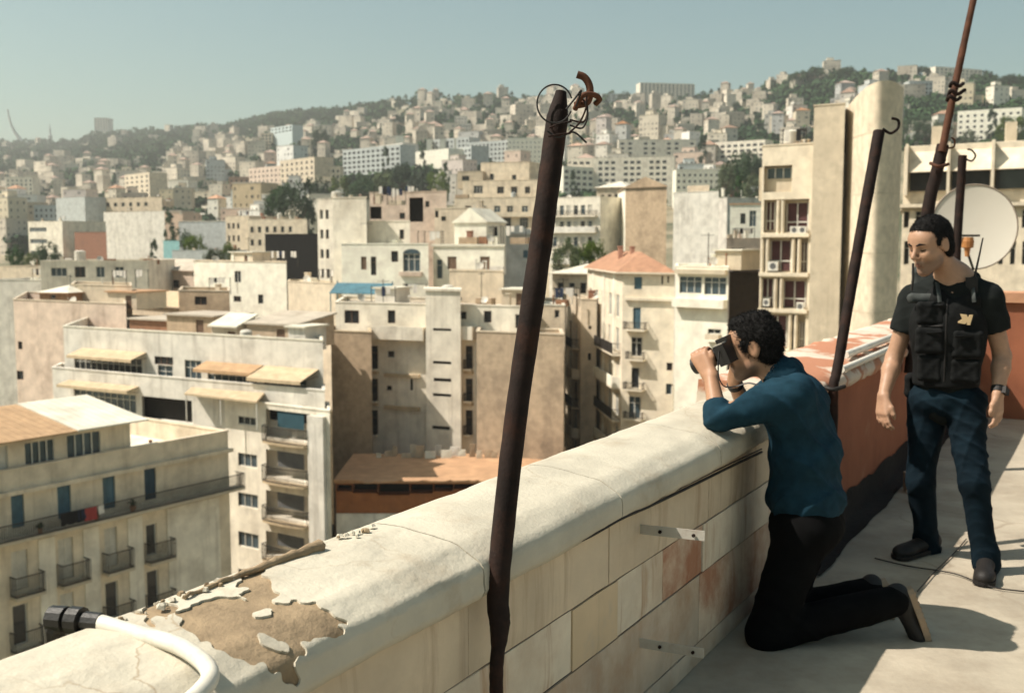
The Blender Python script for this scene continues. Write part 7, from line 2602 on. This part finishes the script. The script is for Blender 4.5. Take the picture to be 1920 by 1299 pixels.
# hands hang relaxed, fingers slightly curled
dn = Vector((-0.02, -0.12, -1)).normalized()
kR_ = wrR + dn * 0.085 + Vector((-0.012, -0.02, 0))
fingers(Bd, wrR, kR_, [dn * 0.042 + Vector((0.004, -0.008, 0)), dn * 0.066 + Vector((0.016, -0.012, 0)), dn * 0.080 + Vector((0.034, -0.012, 0))], (1, 0, 0), (0.45, -0.9, 0), spread=0.019, r=0.0092,
        thumb=[wrR + dn * 0.055 + Vector((0.022, -0.052, 0)), wrR + dn * 0.085 + Vector((0.030, -0.058, 0)), wrR + dn * 0.105 + Vector((0.036, -0.052, 0))])
kL_ = wrL + dn * 0.085 + Vector((-0.004, -0.012, 0))
fingers(Bd, wrL, kL_, [dn * 0.042 + Vector((-0.006, -0.004, 0)), dn * 0.064 + Vector((-0.016, -0.006, 0)), dn * 0.074 + Vector((-0.034, -0.004, 0))], (-1, 0, 0), (-0.75, -0.66, 0), spread=0.019, r=0.0092,
        thumb=[wrL + dn * 0.05 + Vector((-0.042, -0.036, 0)), wrL + dn * 0.08 + Vector((-0.05, -0.04, 0)), wrL + dn * 0.10 + Vector((-0.05, -0.034, 0))])
me = Bd.mesh('person', SKIN2, 1)
set_stubble(me, stub_fn(sc0, sf, sl_, su, -0.04))
SM = person('person', me, 'man in black vest and dark jeans standing on the roof, looking down')
Bh = Body(*bounds([sc0], 0.17), 0.004)
hair_sdf(Bh, sc0, sf, sl_, su, HSC, 0.011, 0.25)
Bh.cut(sc0 + sf * 0.072 + su * 0.066, (sf * 0.88 - su * 0.47).normalized(), 0.02)
Bh.cut(sc0 - sf * 0.02 - su * 0.068, (-su * 0.86 + sf * 0.5).normalized(), 0.01)
for s in (-1, 1):
    Bh.ell(sc0 - sf * 0.010 + sl_ * 0.098 * s - su * 0.012, (sf, sl_, su), (0.028, 0.03, 0.042), 0.006, 'sub')
    Bh.ell(sc0 + sf * 0.088 + sl_ * 0.066 * s + su * 0.045, (sf, sl_, su), (0.052, 0.034, 0.050), 0.012, 'sub')
Bh.curls(0.0010, 260)
hm = Bh.mesh('hair', HAIRM, 0)
child(SM, 'hair', hm)
tag(child(SM, 'hair_strands', strands(hm, 9000, 0.010, sf * 0.6 - su * 0.3, 0.45, seed=2, fuzz=0.45)), kind='stuff')
mb = MB()
for s in (-1, 1):
    q = lambda a, b, d: sc0 + (sf * a + sl_ * b * s + su * d) * HSC
    mb.tube([q(0.0985, 0.013, 0.022), q(0.0945, 0.030, 0.028), q(0.080, 0.050, 0.024)], [0.0042, 0.0056, 0.003], 6)
    mb.tube([q(0.0835, 0.017, -0.003), q(0.0870, 0.031, -0.006), q(0.0790, 0.045, -0.002)], [0.0022, 0.0034, 0.0022], 5)
mb.build('eyebrow', HAIRM, SM)
LIPM = mat('lips', (0.25, 0.105, 0.075), rough=0.5, bump=0.05)
for par_, c_, f_, l_, u_, k_ in ((SM, sc0, sf, sl_, su, HSC), (KM, kc, kf, kl, ku, 1.0)):
    q = lambda a, b, d: c_ + (f_ * a + l_ * b + u_ * d) * k_
    mb = MB()
    mb.tube([q(0.087, -0.022, -0.0685), q(0.0955, -0.010, -0.0655), q(0.0975, 0, -0.0668), q(0.0955, 0.010, -0.0655), q(0.087, 0.022, -0.0685)], [0.001, 0.0034, 0.0036, 0.0034, 0.001], 6)
    mb.tube([q(0.087, -0.020, -0.0705), q(0.0945, -0.008, -0.0750), q(0.0955, 0, -0.0755), q(0.0945, 0.008, -0.0750), q(0.087, 0.020, -0.0705)], [0.001, 0.0042, 0.0046, 0.0042, 0.001], 6)
    mb.build('lips', LIPM, par_)
# t-shirt
tf = Vector((-0.33, -0.94, 0)).normalized()
tl = Vector((0, 0, 1)).cross(tf)
axs = (tf, tl, Vector((0, 0, 1)))
Bs = Body(*bounds([snb, shR, shL, elR, elL, spelv], 0.16), 0.006)
Bs.ell(at(1782, 595, 5.30), axs, (0.125, 0.20, 0.17), 0.05)
Bs.cone(schest, spelv, 0.14, 0.14, 0.05, flat=(tf, 1.15))
Bs.cone(snb + Vector((0, 0, -0.02)), shR, 0.078, 0.067, 0.05)
Bs.cone(snb + Vector((0, 0, -0.02)), shL, 0.078, 0.067, 0.05)
Bs.cone(shR, shR.lerp(elR, 0.5), 0.067, 0.068, 0.03)
Bs.cone(shL, shL.lerp(elL, 0.5), 0.067, 0.068, 0.03)
Bs.folds(0.007, 75, 2)
for a_, b_ in ((shR, elR), (shL, elL)):
    e = a_.lerp(b_, 0.55)
    dd_ = (b_ - a_).normalized()
    Bs.cone(e + dd_ * 0.065, e + dd_ * 0.25, 0.085, 0.085, 0.006, 'sub')
Bs.cone(snb + Vector((0, 0, 0.045)), snb + Vector((0, 0, 0.16)), 0.070, 0.10, 0.008, 'sub')
Bs.cone(snb + Vector((0, 0, 0.03)) + tf * 0.05, snb + Vector((0, 0, 0.16)) + tf * 0.07, 0.058, 0.08, 0.008, 'sub')
child(SM, 'tshirt', Bs.mesh('tshirt', TEE, 1))
# vest
Bv = Body(*bounds([snb, shR, shL, spelv], 0.2), 0.006)
Bv.ell(at(1782, 610, 5.30), axs, (0.152, 0.205, 0.20), 0.05)
Bv.cone(at(1780, 600, 5.30), at(1774, 712, 5.30), 0.163, 0.158, 0.05, flat=(tf, 1.06))
for s in (-1, 1):
    a_ = snb + tl * 0.085 * s + Vector((0, 0, 0.012))
    Bv.cone(a_ - tf * 0.06, a_ + tf * 0.10 + Vector((0, 0, -0.10)), 0.036, 0.034, 0.03, flat=(Vector((0, 0, 1)), 1.2))
Bv.folds(0.003, 70, 5)
for a_, b_ in ((shR, elR), (shL, elL)):
    Bv.cone(a_ + (a_ - schest).normalized() * 0.035 + Vector((0, 0, 0.02)), b_, 0.098, 0.075, 0.02, 'sub')
Bv.cone(snb + Vector((0, 0, 0.05)) + tf * 0.03, snb + tf * 0.17 + Vector((0, 0, -0.055)), 0.075, 0.055, 0.02, 'sub')
Bv.cut(at(1774, 722, 5.30), Vector((0, 0, -1)), 0.01)
V_ = child(SM, 'vest', Bv.mesh('vest', VEST, 1))
# pockets and straps on the vest
def vest_pt(x, y, out=0.0):
    D = 5.30
    n = 0
    p = at(x, y, 5.30)
    # walk from the camera until the vest body is met
    for D in np.arange(4.9, 5.5, 0.006):
        p = at(x, y, float(D))
        i = np.round((np.array(p) - Bv.lo) / Bv.res).astype(int)
        if np.all(i >= 0) and np.all(i < Bv.n) and Bv.f[tuple(i)] < 0:
            break
    return p + tf * out


def puffy(name, x0, y0, x1, y1, th, m, parent, out=0.012):
    c = vest_pt((x0 + x1) / 2, (y0 + y1) / 2, out)
    w, h = abs(x1 - x0) / F * 5.2 / 2, abs(y1 - y0) / F * 5.2 / 2
    Bp = Body(*bounds([c], max(w, h) + 0.07), 0.0045)
    for a, b in ((-1, -1), (1, -1), (1, 1), (-1, 1)):
        for a2, b2 in ((-1, -1), (1, -1), (1, 1), (-1, 1)):
            Bp.cone(c + tl * (w - th) * a + Vector((0, 0, (h - th) * b)), c + tl * (w - th) * a2 + Vector((0, 0, (h - th) * b2)), th, th, 0.012)
    Bp.ell(c, axs, (th, w * 0.92, h * 0.92), 0.015)
    Bp.folds(0.0018, 110, 3)
    return child(parent, name, Bp.mesh(name, m, 1))


puffy('pocket', 1722, 568, 1768, 606, 0.011, VEST, V_)
puffy('pocket', 1720, 616, 1766, 660, 0.012, VEST, V_)
puffy('pocket', 1724, 668, 1762, 712, 0.011, VEST, V_)
puffy('pocket', 1790, 622, 1838, 668, 0.011, VEST, V_)
puffy('pocket', 1786, 676, 1832, 714, 0.010, VEST, V_)
puffy('shoulder_pad', 1712, 502, 1748, 546, 0.020, VESTG, V_, 0.018)
puffy('flap', 1706, 552, 1752, 566, 0.012, VESTG, V_, 0.026)
for xa, ya, xb, yb, nm_ in ((1722, 574, 1768, 573, 'strap'), (1720, 624, 1766, 623, 'strap'), (1790, 630, 1838, 629, 'strap'), (1757, 530, 1762, 566, 'strap'), (1822, 530, 1826, 566, 'strap')):
    mb = MB()
    mb.tube([vest_pt(lerp(xa, xb, i / 8), lerp(ya, yb, i / 8), 0.026) for i in range(9)], 0.011, 8, squash=0.35)
    mb.build(nm_, VESTG if xa in (1757, 1822) else VEST, V_)
mb = MB()                                       # seams and buckles
for (x0, y0, x1, y1) in ((1776, 560, 1770, 715), (1722, 612, 1768, 611), (1790, 672, 1836, 671)):
    a, b = vest_pt(x0, y0, 0.004), vest_pt(x1, y1, 0.004)
    n = 10
    mb.tube([vest_pt(lerp(x0, x1, i / n), lerp(y0, y1, i / n), 0.003) for i in range(n + 1)], 0.005, 6)
mb.build('zip', SHOE, V_)
# light emblem on the chest
EMB = [(490, 465), (690, 490), (735, 580), (775, 495), (880, 495), (795, 800), (690, 795), (705, 715), (640, 770), (430, 735), (425, 705), (560, 625)]
c = vest_pt(1810, 599, 0.030)
em = []
for x, y in EMB:
    p = on_plane(1770 + x * 0.0616, 560 + y * 0.0616, c, tf)
    em.append(p)
mb = MB()
n = len(em)
mb.mesh([p + tf * 0.003 for p in em] + [p - tf * 0.012 for p in em], [tuple(range(n))[::-1], tuple(range(n, 2 * n))] + [(i, (i + 1) % n, n + (i + 1) % n, n + i) for i in range(n)])
mb.build('emblem', mat('emblem_cream', (0.55, 0.40, 0.22), rough=0.7, bump=0.1), V_)
# radio with aerial on the far shoulder, cord at the near one
r0 = at(1822, 522, 5.20)
mb = MB()
mb.mesh(*obox(r0 + Vector((0, 0, -0.05)), 0.028, 0.018, 0.055, tl, tf, Vector((0, 0, 1))))
mb.tube([r0 + Vector((0.012, 0, 0)), at(1836, 480, 5.2), at(1843, 446, 5.2)], [0.006, 0.0045, 0.0035], 7)
mb.build('radio', SHOE, V_)
mb = MB()
mb.tube(curve([at(1712, 494, 5.18), at(1712, 520, 5.17), at(1709, 545, 5.17)], 5), 0.006, 7)
mb.build('pen', SHOE, V_)
# jeans
Bt = Body(*bounds([hR, hL, kR, kL, aR, aL, spelv], 0.16), 0.006)
Bt.ell(at(1772, 748, 5.30), axs, (0.135, 0.18, 0.11), 0.05)
for a_, b_, c_ in ((hR, kR, aR), (hL, kL, aL)):
    Bt.cone(a_, b_, 0.094, 0.068, 0.03)
    Bt.cone(b_, c_ + (c_ - b_) * 0.06, 0.068, 0.056, 0.03)
    Bt.cone(c_ + Vector((0, 0, 0.04)), c_ + Vector((0, 0, -0.01)), 0.060, 0.064, 0.02)
Bt.folds(0.009, 75, 7)
child(SM, 'jeans', Bt.mesh('jeans', JEANS, 1))
# shoes
for an, toe in ((aR, on_z(1632, 1052, 0.035)), (aL, on_z(1842, 1108, 0.035))):
    an2 = Vector((an.x, an.y, 0.06))
    dr = Vector((toe.x - an2.x, toe.y - an2.y, 0))
    if dr.length > 0.23:
        dr = dr.normalized() * 0.23
    dn_ = dr.normalized()
    sd = Vector((-dn_.y, dn_.x, 0))
    heel = an2 - dn_ * 0.05
    tp = an2 + dr
    Bf = Body(*bounds([an, heel, tp, Vector((an.x, an.y, 0))], 0.08), 0.0045)
    Bf.cone(Vector((heel.x, heel.y, 0.05)), Vector((tp.x, tp.y, 0.038)), 0.046, 0.034, 0.03)
    Bf.cone(Vector((an.x, an.y, 0.12)), Vector((an.x, an.y, 0.06)), 0.045, 0.05, 0.03)
    Bf.ell(Vector((tp.x, tp.y, 0.036)) - dn_ * 0.03, (dn_, sd, Vector((0, 0, 1))), (0.07, 0.048, 0.032), 0.02)
    Bf.cut(Vector((0, 0, 0.016)), (0, 0, -1), 0.005)
    o = child(SM, 'shoe', Bf.mesh('shoe', SHOE, 1))
    mb = MB()
    L = (tp - heel).length + 0.07
    ol = [heel - dn_ * 0.04 + dn_ * (L + 0.012) * (0.5 - 0.5 * math.cos(2 * PI * i / 22)) + sd * 0.05 * (1 if math.sin(2 * PI * i / 22) > 0 else -1) * min(1, abs(math.sin(2 * PI * i / 22)) * 1.8) for i in range(22)]
    mb.prism([(p.x, p.y) for p in ol][::-1], 0.004, 0.024)
    mb.build('sole', SHOE, o)
mb = MB()
dw = (wrL - elL).normalized()
mb.tube([wrL - dw * 0.035, wrL - dw * 0.005], 0.0345, 16)
mb.mesh(*obox(wrL - dw * 0.02 + Vector((0.02, -0.03, 0)), 0.018, 0.012, 0.018, Vector((0.55, -0.83, 0)).cross(dw).normalized(), Vector((0.55, -0.83, 0)), dw))
mb.build('wristwatch', SHOE, SM)
# holster on his right hip
puffy('holster', 1698, 700, 1722, 745, 0.022, VEST, SM, 0.0)
# ------------------------------------------------------------------ roof-top life: huts, dishes, tanks, aerials, washing
cl = random.Random(21)


def roof_pt(b, u, w, z=0.0):
    """world point on a flat roof, u and w in metres from the front left corner"""
    zz = b.ztop - b.par + z
    p = b.P0 + b.du * u + b.dv * w
    return Vector((p.x, p.y, zz))


def dish_at(p, label, r=0.45, az=0.0, group='small satellite dishes on the roofs'):
    root = empty('satellite_dish', p, az)
    tag(root, label, 'satellite dish', group)
    f = Vector((0, -0.85, 0.5)).normalized()
    sx, sy = Vector((1, 0, 0)), Vector((0, 0.5, 0.85)).normalized()
    c = Vector((0, -0.1, 0.85))
    mb = MB()
    sg, rn = 16, 4
    vs = [c + (sx * math.cos(2 * PI * k / sg) + sy * math.sin(2 * PI * k / sg)) * (r * j / rn) - f * (0.16 * r * (1 - (j / rn) ** 2)) for j in range(rn + 1) for k in range(sg)]
    fs = [(j * sg + k, (j + 1) * sg + k, (j + 1) * sg + (k + 1) % sg, j * sg + (k + 1) % sg) for j in range(rn) for k in range(sg)]
    mb.mesh(vs, fs, 0, True)
    mb.mesh([v - f * 0.02 for v in vs], [q[::-1] for q in fs], 0, True)
    mb.build('reflector', DISHM, root)
    mb = MB()
    mb.tube([(0, 0.02, 0), (0, 0.02, 0.85)], 0.035, 6)
    mb.bar(c - sy * r * 0.9, c + f * r * 1.1, 0.03)
    mb.tube([c + f * r * 1.1, c + f * r * 1.25], 0.05, 6)
    mb.build('mast', GALV, root)
    return root


def tank_at(p, label, m=None, r=0.6, h=1.3, az=0.0):
    root = empty('water_tank', p, az)
    tag(root, label, 'water tank', 'water tanks on the roofs')
    mb = MB()
    mb.tube([(0, 0, 0.5), (0, 0, 0.5 + h), (0, 0, 0.5 + h + 0.12), (0, 0, 0.5 + h + 0.16)], [r, r, r * 0.7, 0.2], 16, smooth=False)
    mb.build('tank', m or SHUTW, root)
    for a in (0.8, 2.4, 3.9, 5.5):
        mb = MB()
        mb.bar((r * 0.8 * math.cos(a), r * 0.8 * math.sin(a), 0), (r * 0.8 * math.cos(a), r * 0.8 * math.sin(a), 0.5), 0.09)
        mb.build('leg', IRON, root)
    return root


def aerial_at(p, label, h=3.0, az=0.0):
    root = empty('aerial', p, az)
    tag(root, label, 'aerial', 'television aerials on the roofs')
    mb = MB()
    mb.bar((0, 0, 0), (0, 0, h), 0.06)
    mb.build('mast', IRON, root)
    mb = MB()
    mb.bar((-0.7, 0, h - 0.2), (0.7, 0, h - 0.2), 0.04)
    for k in range(7):
        x = -0.65 + k * 0.21
        mb.bar((x, -0.3 + 0.02 * k, h - 0.2), (x, 0.3 - 0.02 * k, h - 0.2), 0.03)
    mb.build('antenna_rods', IRON, root)
    return root


def hut(label, b, x0, x1, w0, dep, h, m, door=True, roofm=None, slope=0.0):
    u0, u1 = b.uz('front', x0, 600)[0], b.uz('front', x1, 600)[0]
    p = roof_pt(b, u0, w0)
    W = abs(u1 - u0)
    root = empty('roof_hut', p, b.root.rotation_euler.z)
    tag(root, label, 'hut')
    mb = MB()
    hs = [(W * 0.62, W * 0.62 + 0.9, 0.05, min(2.0, h - 0.3), 'x')] if door and W > 2 else []
    wall_open(mb, lambda u, w, z: (u, w, z), W, 0.0, h, hs, 0.15)
    mb.face([(0, dep, 0), (0, 0, 0), (0, 0, h), (0, dep, h + slope)])
    mb.face([(W, 0, 0), (W, dep, 0), (W, dep, h + slope), (W, 0, h)])
    mb.face([(W, dep, 0), (0, dep, 0), (0, dep, h + slope), (W, dep, h + slope)])
    mb.build('wall', m, root)
    mb = MB()
    v = [(-0.2, -0.25, h + 0.01), (W + 0.2, -0.25, h + 0.01), (W + 0.2, dep + 0.2, h + slope + 0.01), (-0.2, dep + 0.2, h + slope + 0.01)]
    mb.mesh(v + [(a, b_, c + 0.14) for a, b_, c in v], [(3, 2, 1, 0), (4, 5, 6, 7), (0, 1, 5, 4), (1, 2, 6, 5), (2, 3, 7, 6), (3, 0, 4, 7)])
    mb.build('roof', roofm or ROOFF, root)
    for q in hs:
        mb = MB()
        mb.box(q[0] + 0.01, 0.08, q[2], q[1] - 0.01, 0.13, q[3])
        mb.build('door', FRAMEB, root)
    return root


RUSTW = mat('rusty_sheet', (0.27, 0.14, 0.08), dirt=0.5, dscale=1.2, dcol=(0.12, 0.06, 0.04), streak=0.4)
hut('brown roof hut with a dark door on the awning block', B, 262, 352, 3.0, 4.5, 2.3, BROWN)
hut('low rust coloured hut at left end of the awning block roof', B, 150, 232, 5.5, 4, 1.5, RUSTW, door=False)
hut('whitewashed hut with bright sloping roof on the awning block', B, 366, 414, 1.8, 2.2, 1.6, SAND, roofm=ROOFW, slope=0.9)
hut('long brown lean-to of old boards on the awning block', B, 420, 512, 2.6, 5.0, 1.9, BROWN2, slope=0.7)
hut('small pale hut right of the lean-to on the awning block roof', B, 516, 548, 1.5, 2.6, 1.9, GREYW, roofm=ROOFW)
for k, (x, w, r, lab) in enumerate(((463, 1.2, 0.42, 'grey dish before the long lean-to'), (541, 1.0, 0.42, 'bright dish right of the long lean-to'), (247, 1.0, 0.38, 'dish left of the brown hut with door'), (586, 0.9, 0.35, 'dish at the right corner'))):
    dish_at(roof_pt(B, B.uz('front', x, 620)[0], w), lab + ' on the awning block roof', r, cl.uniform(-0.6, 0.6))
tank_at(roof_pt(B, B.uz('front', 440, 620)[0], 1.3), 'white water tank by the lean-to on the awning block', None, 0.5, 0.9)
for (b, u, w, lab) in ((C, 3.5, 3.0, 'slim aerial on the white light-well building, left'), (C, 14.0, 2.5, 'slim aerial on the white light-well building, right'), (C2, 1.5, 3, 'aerial over the arched-window house'), (C3, 5.0, 4, 'aerial over the brown-shuttered house'),
                       (I2, 5.5, 4, 'aerial on the blank grey white block'), (G, 1.5, 3, 'aerial above the glazed veranda'), (Mb, 3.0, 4, 'aerial on the terraced cream block'), (L2, 6, 4, 'aerial on the slit-window house'), (L1, 4, 4, 'aerial on the stained pinkish house'), (H, 2.0, 4, 'thin aerial on the concrete building'), (F3, 1.5, 4, 'aerial on the whitewashed roof by the pole')):
    aerial_at(roof_pt(b, u, w), lab, cl.uniform(2.2, 3.6), cl.uniform(0, 3))
for (b, u, w, r, lab) in ((C, 2.2, 1.0, 0.4, 'dish at left parapet of the light-well building'), (C, 12.2, 1.2, 0.4, 'dish right of the stair tower on the light-well building'), (C, 15.0, 1.0, 0.35, 'dish near right edge of the light-well building'), (C3, 6.2, 0.8, 0.4, 'dish on the slab roof of the brown-shuttered house'),
                          (L1, 8, 1.0, 0.5, 'dish on the stained pinkish house'), (L2, 3.0, 1.0, 0.45, 'dish on the slit-window house'), (L2b, 2.5, 1.0, 0.4, 'dish on the sunlit terrace block'), (G, 3.2, 1.0, 0.4, 'dish on the veranda house roof'), (I4, 4, 1.0, 0.5, 'dish on the pale balcony-row block'), (C4, 3.0, 0.8, 0.4, 'dish on the low buff terrace block'),
                          (I3, 3, -0.6, 0.3, 'dish by the buff hipped house'), (F1, 0.8, 2.0, 0.4, 'dish on the tall grey balcony house'), (L3, 8.0, 1.0, 0.45, 'dish on the long low white house')):
    dish_at(roof_pt(b, u, w), lab, r, cl.uniform(-0.7, 0.7))
for (b, u, w, lab, m) in ((C, 9.9, 4.0, 'tank behind the stair tower top', SHUTW), (Mb, 12, 5, 'tank on the terraced cream block', GREYB), (L3, 4, 4, 'tank on the long low white house', SHUTW), (I2, 3.0, 6, 'tank on the blank grey white block', SHUTW), (H, 4.0, 3.0, 'tank on the concrete building', SHUTW), (H, 1.2, 3.2, 'second paler tank on the concrete building, left', WHITEC), (L8, 6, 4, 'tank on the buff bay tower', SHUTW), (L6, 1.2, 3, 'tank on the end-on pale slab', SHUTW)):
    tank_at(roof_pt(b, u, w), 'water ' + lab, m, cl.uniform(0.5, 0.8), cl.uniform(0.9, 1.5))
hut('brown service hut on the concrete building roof', H, 1486, 1508, 4.0, 2.5, 2.2, BROWN, door=False)
hut('white service hut right of the brown one on the concrete building', H, 1508, 1521, 3.6, 2.5, 2.1, WHITEC, door=False)
hut('pale roof hut left on the light-well building', C, 660, 700, 4.5, 3, 1.5, GREYW, roofm=ROOFW, door=False)
hut('low roof hut right of the stair tower', C, 905, 950, 4.5, 3, 1.6, SAND, roofm=ROOFW)
hut('grey hut with pale slab roof on the veranda house', G, 1300, 1350, 3.5, 3.5, 1.7, CONC, roofm=ROOFW, door=False)
hut('cream hut on the slit-window house roof', L2, 395, 436, 3.5, 4, 1.6, CREAM, roofm=ROOFW)
hut('sand hut on the stained pinkish house', L1, 150, 205, 3.5, 4, 1.7, SAND, roofm=TERRAP)

# washing and plants on the long balcony of the cream block
LC = [(mat('cloth_red', (0.30, 0.05, 0.045), rough=0.9, bump=0.05), 'red'), (mat('cloth_white', (0.6, 0.56, 0.5), rough=0.9, bump=0.05), 'white'), (mat('cloth_navy', (0.02, 0.03, 0.06), rough=0.9, bump=0.05), 'navy'), (mat('cloth_black', (0.012, 0.011, 0.012), rough=0.9, bump=0.05), 'black')]


def washing(b, face, u, z, out, w, h, k, lab):
    mb = MB()
    xf = b.xf(face)
    n = 8
    lo_, hi_ = [], []
    for i in range(n + 1):
        uu = u + w * i / n
        d = -out - 0.06 - 0.03 * math.sin(i * 1.9)
        hi_.append(Vector(xf(uu, -out - 0.05, z)))
        lo_.append(Vector(xf(uu, d, z - h * (1 + 0.06 * math.sin(i * 2.3)))))
    mid = [(a + b_) / 2 + Vector((0, 0.015 * math.sin(i), 0)) for i, (a, b_) in enumerate(zip(hi_, lo_))]
    v = hi_ + mid + lo_
    m_ = n + 1
    mb.mesh(v, [(r * m_ + i, (r + 1) * m_ + i, (r + 1) * m_ + i + 1, r * m_ + i + 1) for r in (0, 1) for i in range(n)], 0, True)
    bk = [q + Vector((0, 0.02, 0)) for q in v]
    mb.mesh(bk, [(r * m_ + i, r * m_ + i + 1, (r + 1) * m_ + i + 1, (r + 1) * m_ + i) for r in (0, 1) for i in range(n)], 0, True)
    M_ = Matrix.Translation(b.root.location) @ Matrix.Rotation(b.root.rotation_euler.z, 4, 'Z')
    o = mb.build('washing', LC[k][0])
    o.matrix_world = M_
    return tag(o, lab, 'laundry', 'washing hung on balconies')


za = A.uz('front', 16, 1013)[1] + 1.12
washing(A, 'front', A.uz('front', 95, 980)[0], za, 1.0, 1.5, 0.7, 3, 'black cloth hung on the long balcony of the cream block')
washing(A, 'front', A.uz('front', 128, 975)[0], za, 1.0, 0.5, 0.6, 2, 'navy cloth hung on the long balcony of the cream block')
washing(A, 'front', A.uz('front', 140, 975)[0], za, 1.0, 0.8, 0.75, 0, 'red cloth hung on the long balcony of the cream block')
washing(A, 'front', A.uz('front', 166, 965)[0], za, 1.0, 0.35, 0.5, 1, 'white cloth hung on the long balcony of the cream block')
for r in range(1, 6):
    for c in range(3):
        k = (r * 2 + c) % 4
        washing(E, 'left', 2.0 + 4.1 * c + 0.5 * (r % 2), 4.75 + 3.2 * r - 0.05, 0.9, 0.9 + 0.3 * (c % 2), 0.8, (1, 1, 2, 0)[k], '%s washing on a left-side balcony of the hip-roofed house' % ('white', 'white', 'navy', 'red')[k])


def pot_plant(p, label, s=0.5):
    root = empty('pot_plant', p)
    tag(root, label, 'plant', 'pot plants on balconies')
    mb = MB()
    mb.tube([(0, 0, 0), (0, 0, 0.28 * s * 2)], [0.12 * s * 2, 0.16 * s * 2], 10, smooth=False)
    mb.build('pot', TERRA, root)
    mb = MB()
    for i in range(60):
        a, e = cl.random() * 6.28, cl.uniform(0.2, 1.5)
        r = cl.uniform(0.1, 0.5) * s
        q = Vector((math.cos(a) * math.cos(e) * r, math.sin(a) * math.cos(e) * r, 0.3 * s * 2 + math.sin(e) * r * 1.3))
        d = Vector((cl.gauss(0, 1), cl.gauss(0, 1), cl.gauss(0, 1))).normalized() * 0.09 * s * 2
        t = d.cross(Vector((cl.random(), cl.random(), 1))).normalized() * 0.05 * s * 2
        mb.face([q - d, q - t, q + d, q + t])
    mb.build('foliage', LEAFD, root)


for i, (x, u_) in enumerate(((75, 0.5), (182, 0.5), (250, 0.6))):
    p = on_plane(x, 985, A.P0 - A.dv * 0.6, A.dv)
    p.z = A.zb + A.uz('front', 16, 1013)[1] + 0.17
    pot_plant(p, ('leafy pot plant at left on the long balcony', 'leafy pot plant right of the red cloth', 'small pot plant under the third blue shutter')[i], u_)


# small fittings that belong to the roofs: flues, vents, stair heads, cable reels
fr_ = random.Random(77)
for b in (A, B, C, C2, C3, C4, C7, C8, C9, F3, G, G3, I2, I4, L1, L1c, L2, L2b, L3, L4, L6, L7, L8, L9, L10, L13, L16, L19, L18, Mb, H, I5, F1):
    W_, d_ = b.W, b.dep
    if d_ < 2.5:
        continue
    z0 = b.H - b.par + 0.003 + (0.23 if b.par <= 0 else 0)
    for k in range(fr_.randint(4, 8)):
        u, w = fr_.uniform(0.6, max(0.7, W_ - 1.2)), fr_.uniform(0.6, max(0.7, d_ - 1.2))
        if b is A and u < up + 1.2:
            continue
        t = fr_.random()
        mb = MB()
        if t < 0.35:
            h_ = fr_.uniform(0.7, 1.5)
            q = fr_.uniform(0.35, 0.7)
            mb.box(u, w, z0, u + q, w + 0.45, z0 + h_)
            mb.box(u - 0.06, w - 0.06, z0 + h_ + 0.002, u + q + 0.06, w + 0.51, z0 + h_ + 0.1)
            o = mb.build('chimney', (b.wall, SAND, BRICK, WHITEC)[fr_.randrange(4)], b.root)
        elif t < 0.6:
            h_ = fr_.uniform(0.6, 1.4)
            mb.tube([(u, w, z0), (u, w, z0 + h_), (u, w, z0 + h_ + 0.02), (u, w, z0 + h_ + 0.16)], [0.07, 0.07, 0.14, 0.1], 8, smooth=False)
            o = mb.build('vent_pipe', (GALV, FRAMEW, RUSTW)[fr_.randrange(3)], b.root)
        elif t < 0.8:
            ln_ = fr_.uniform(1.0, 2.2)
            mb.box(u, w, z0, u + ln_, w + fr_.uniform(0.5, 1.2), z0 + fr_.uniform(0.3, 0.9))
            o = mb.build('roof_box', (BROWN, SAND, GREYW, RUSTW, ROOFW)[fr_.randrange(5)], b.root)
        else:
            ln_ = fr_.uniform(1.6, 3.0)
            mb.bar((u, w, z0), (u, w, z0 + 1.9), 0.06)
            mb.bar((u + ln_, w, z0), (u + ln_, w, z0 + 1.9), 0.06)
            for q in (0.0, 0.25):
                mb.bar((u, w + q, z0 + 1.85), (u + ln_, w + q, z0 + 1.85), 0.015)
            mb.box(u - 0.02, w - 0.05, z0 + 1.8, u + 0.02, w + 0.3, z0 + 1.84)
            n = int(ln_ / 0.5)
            o = mb.build('drying_frame', IRON, b.root)
            for j in range(n):
                if fr_.random() < 0.7:
                    mb = MB()
                    a_ = u + 0.1 + 0.5 * j
                    hh = fr_.uniform(0.5, 1.0)
                    mb.box(a_, w - 0.008, z0 + 1.84 - hh, a_ + 0.4, w + 0.008, z0 + 1.84)
                    mb.build('hung_cloth', LC[(1, 1, 1, 2, 1, 3, 1)[fr_.randrange(7)]][0], o)
# ------------------------------------------------------------------ air between here and the hills
hz = bpy.data.materials.new('haze_air')
hz.use_nodes = True
hn, hl = hz.node_tree.nodes, hz.node_tree.links
for n in list(hn):
    hn.remove(n)
ho = hn.new('ShaderNodeOutputMaterial')
hv = hn.new('ShaderNodeVolumePrincipled')
hv.inputs['Color'].default_value = (0.90, 0.90, 0.85, 1)
hv.inputs['Density'].default_value = 0.00024
hv.inputs['Anisotropy'].default_value = 0.3
hl.new(hv.outputs['Volume'], ho.inputs['Volume'])
mb = MB()
mb.box(-3600, -420, -34.5, 3600, 4250, 330)
tag(mb.build('haze', hz), kind='stuff')
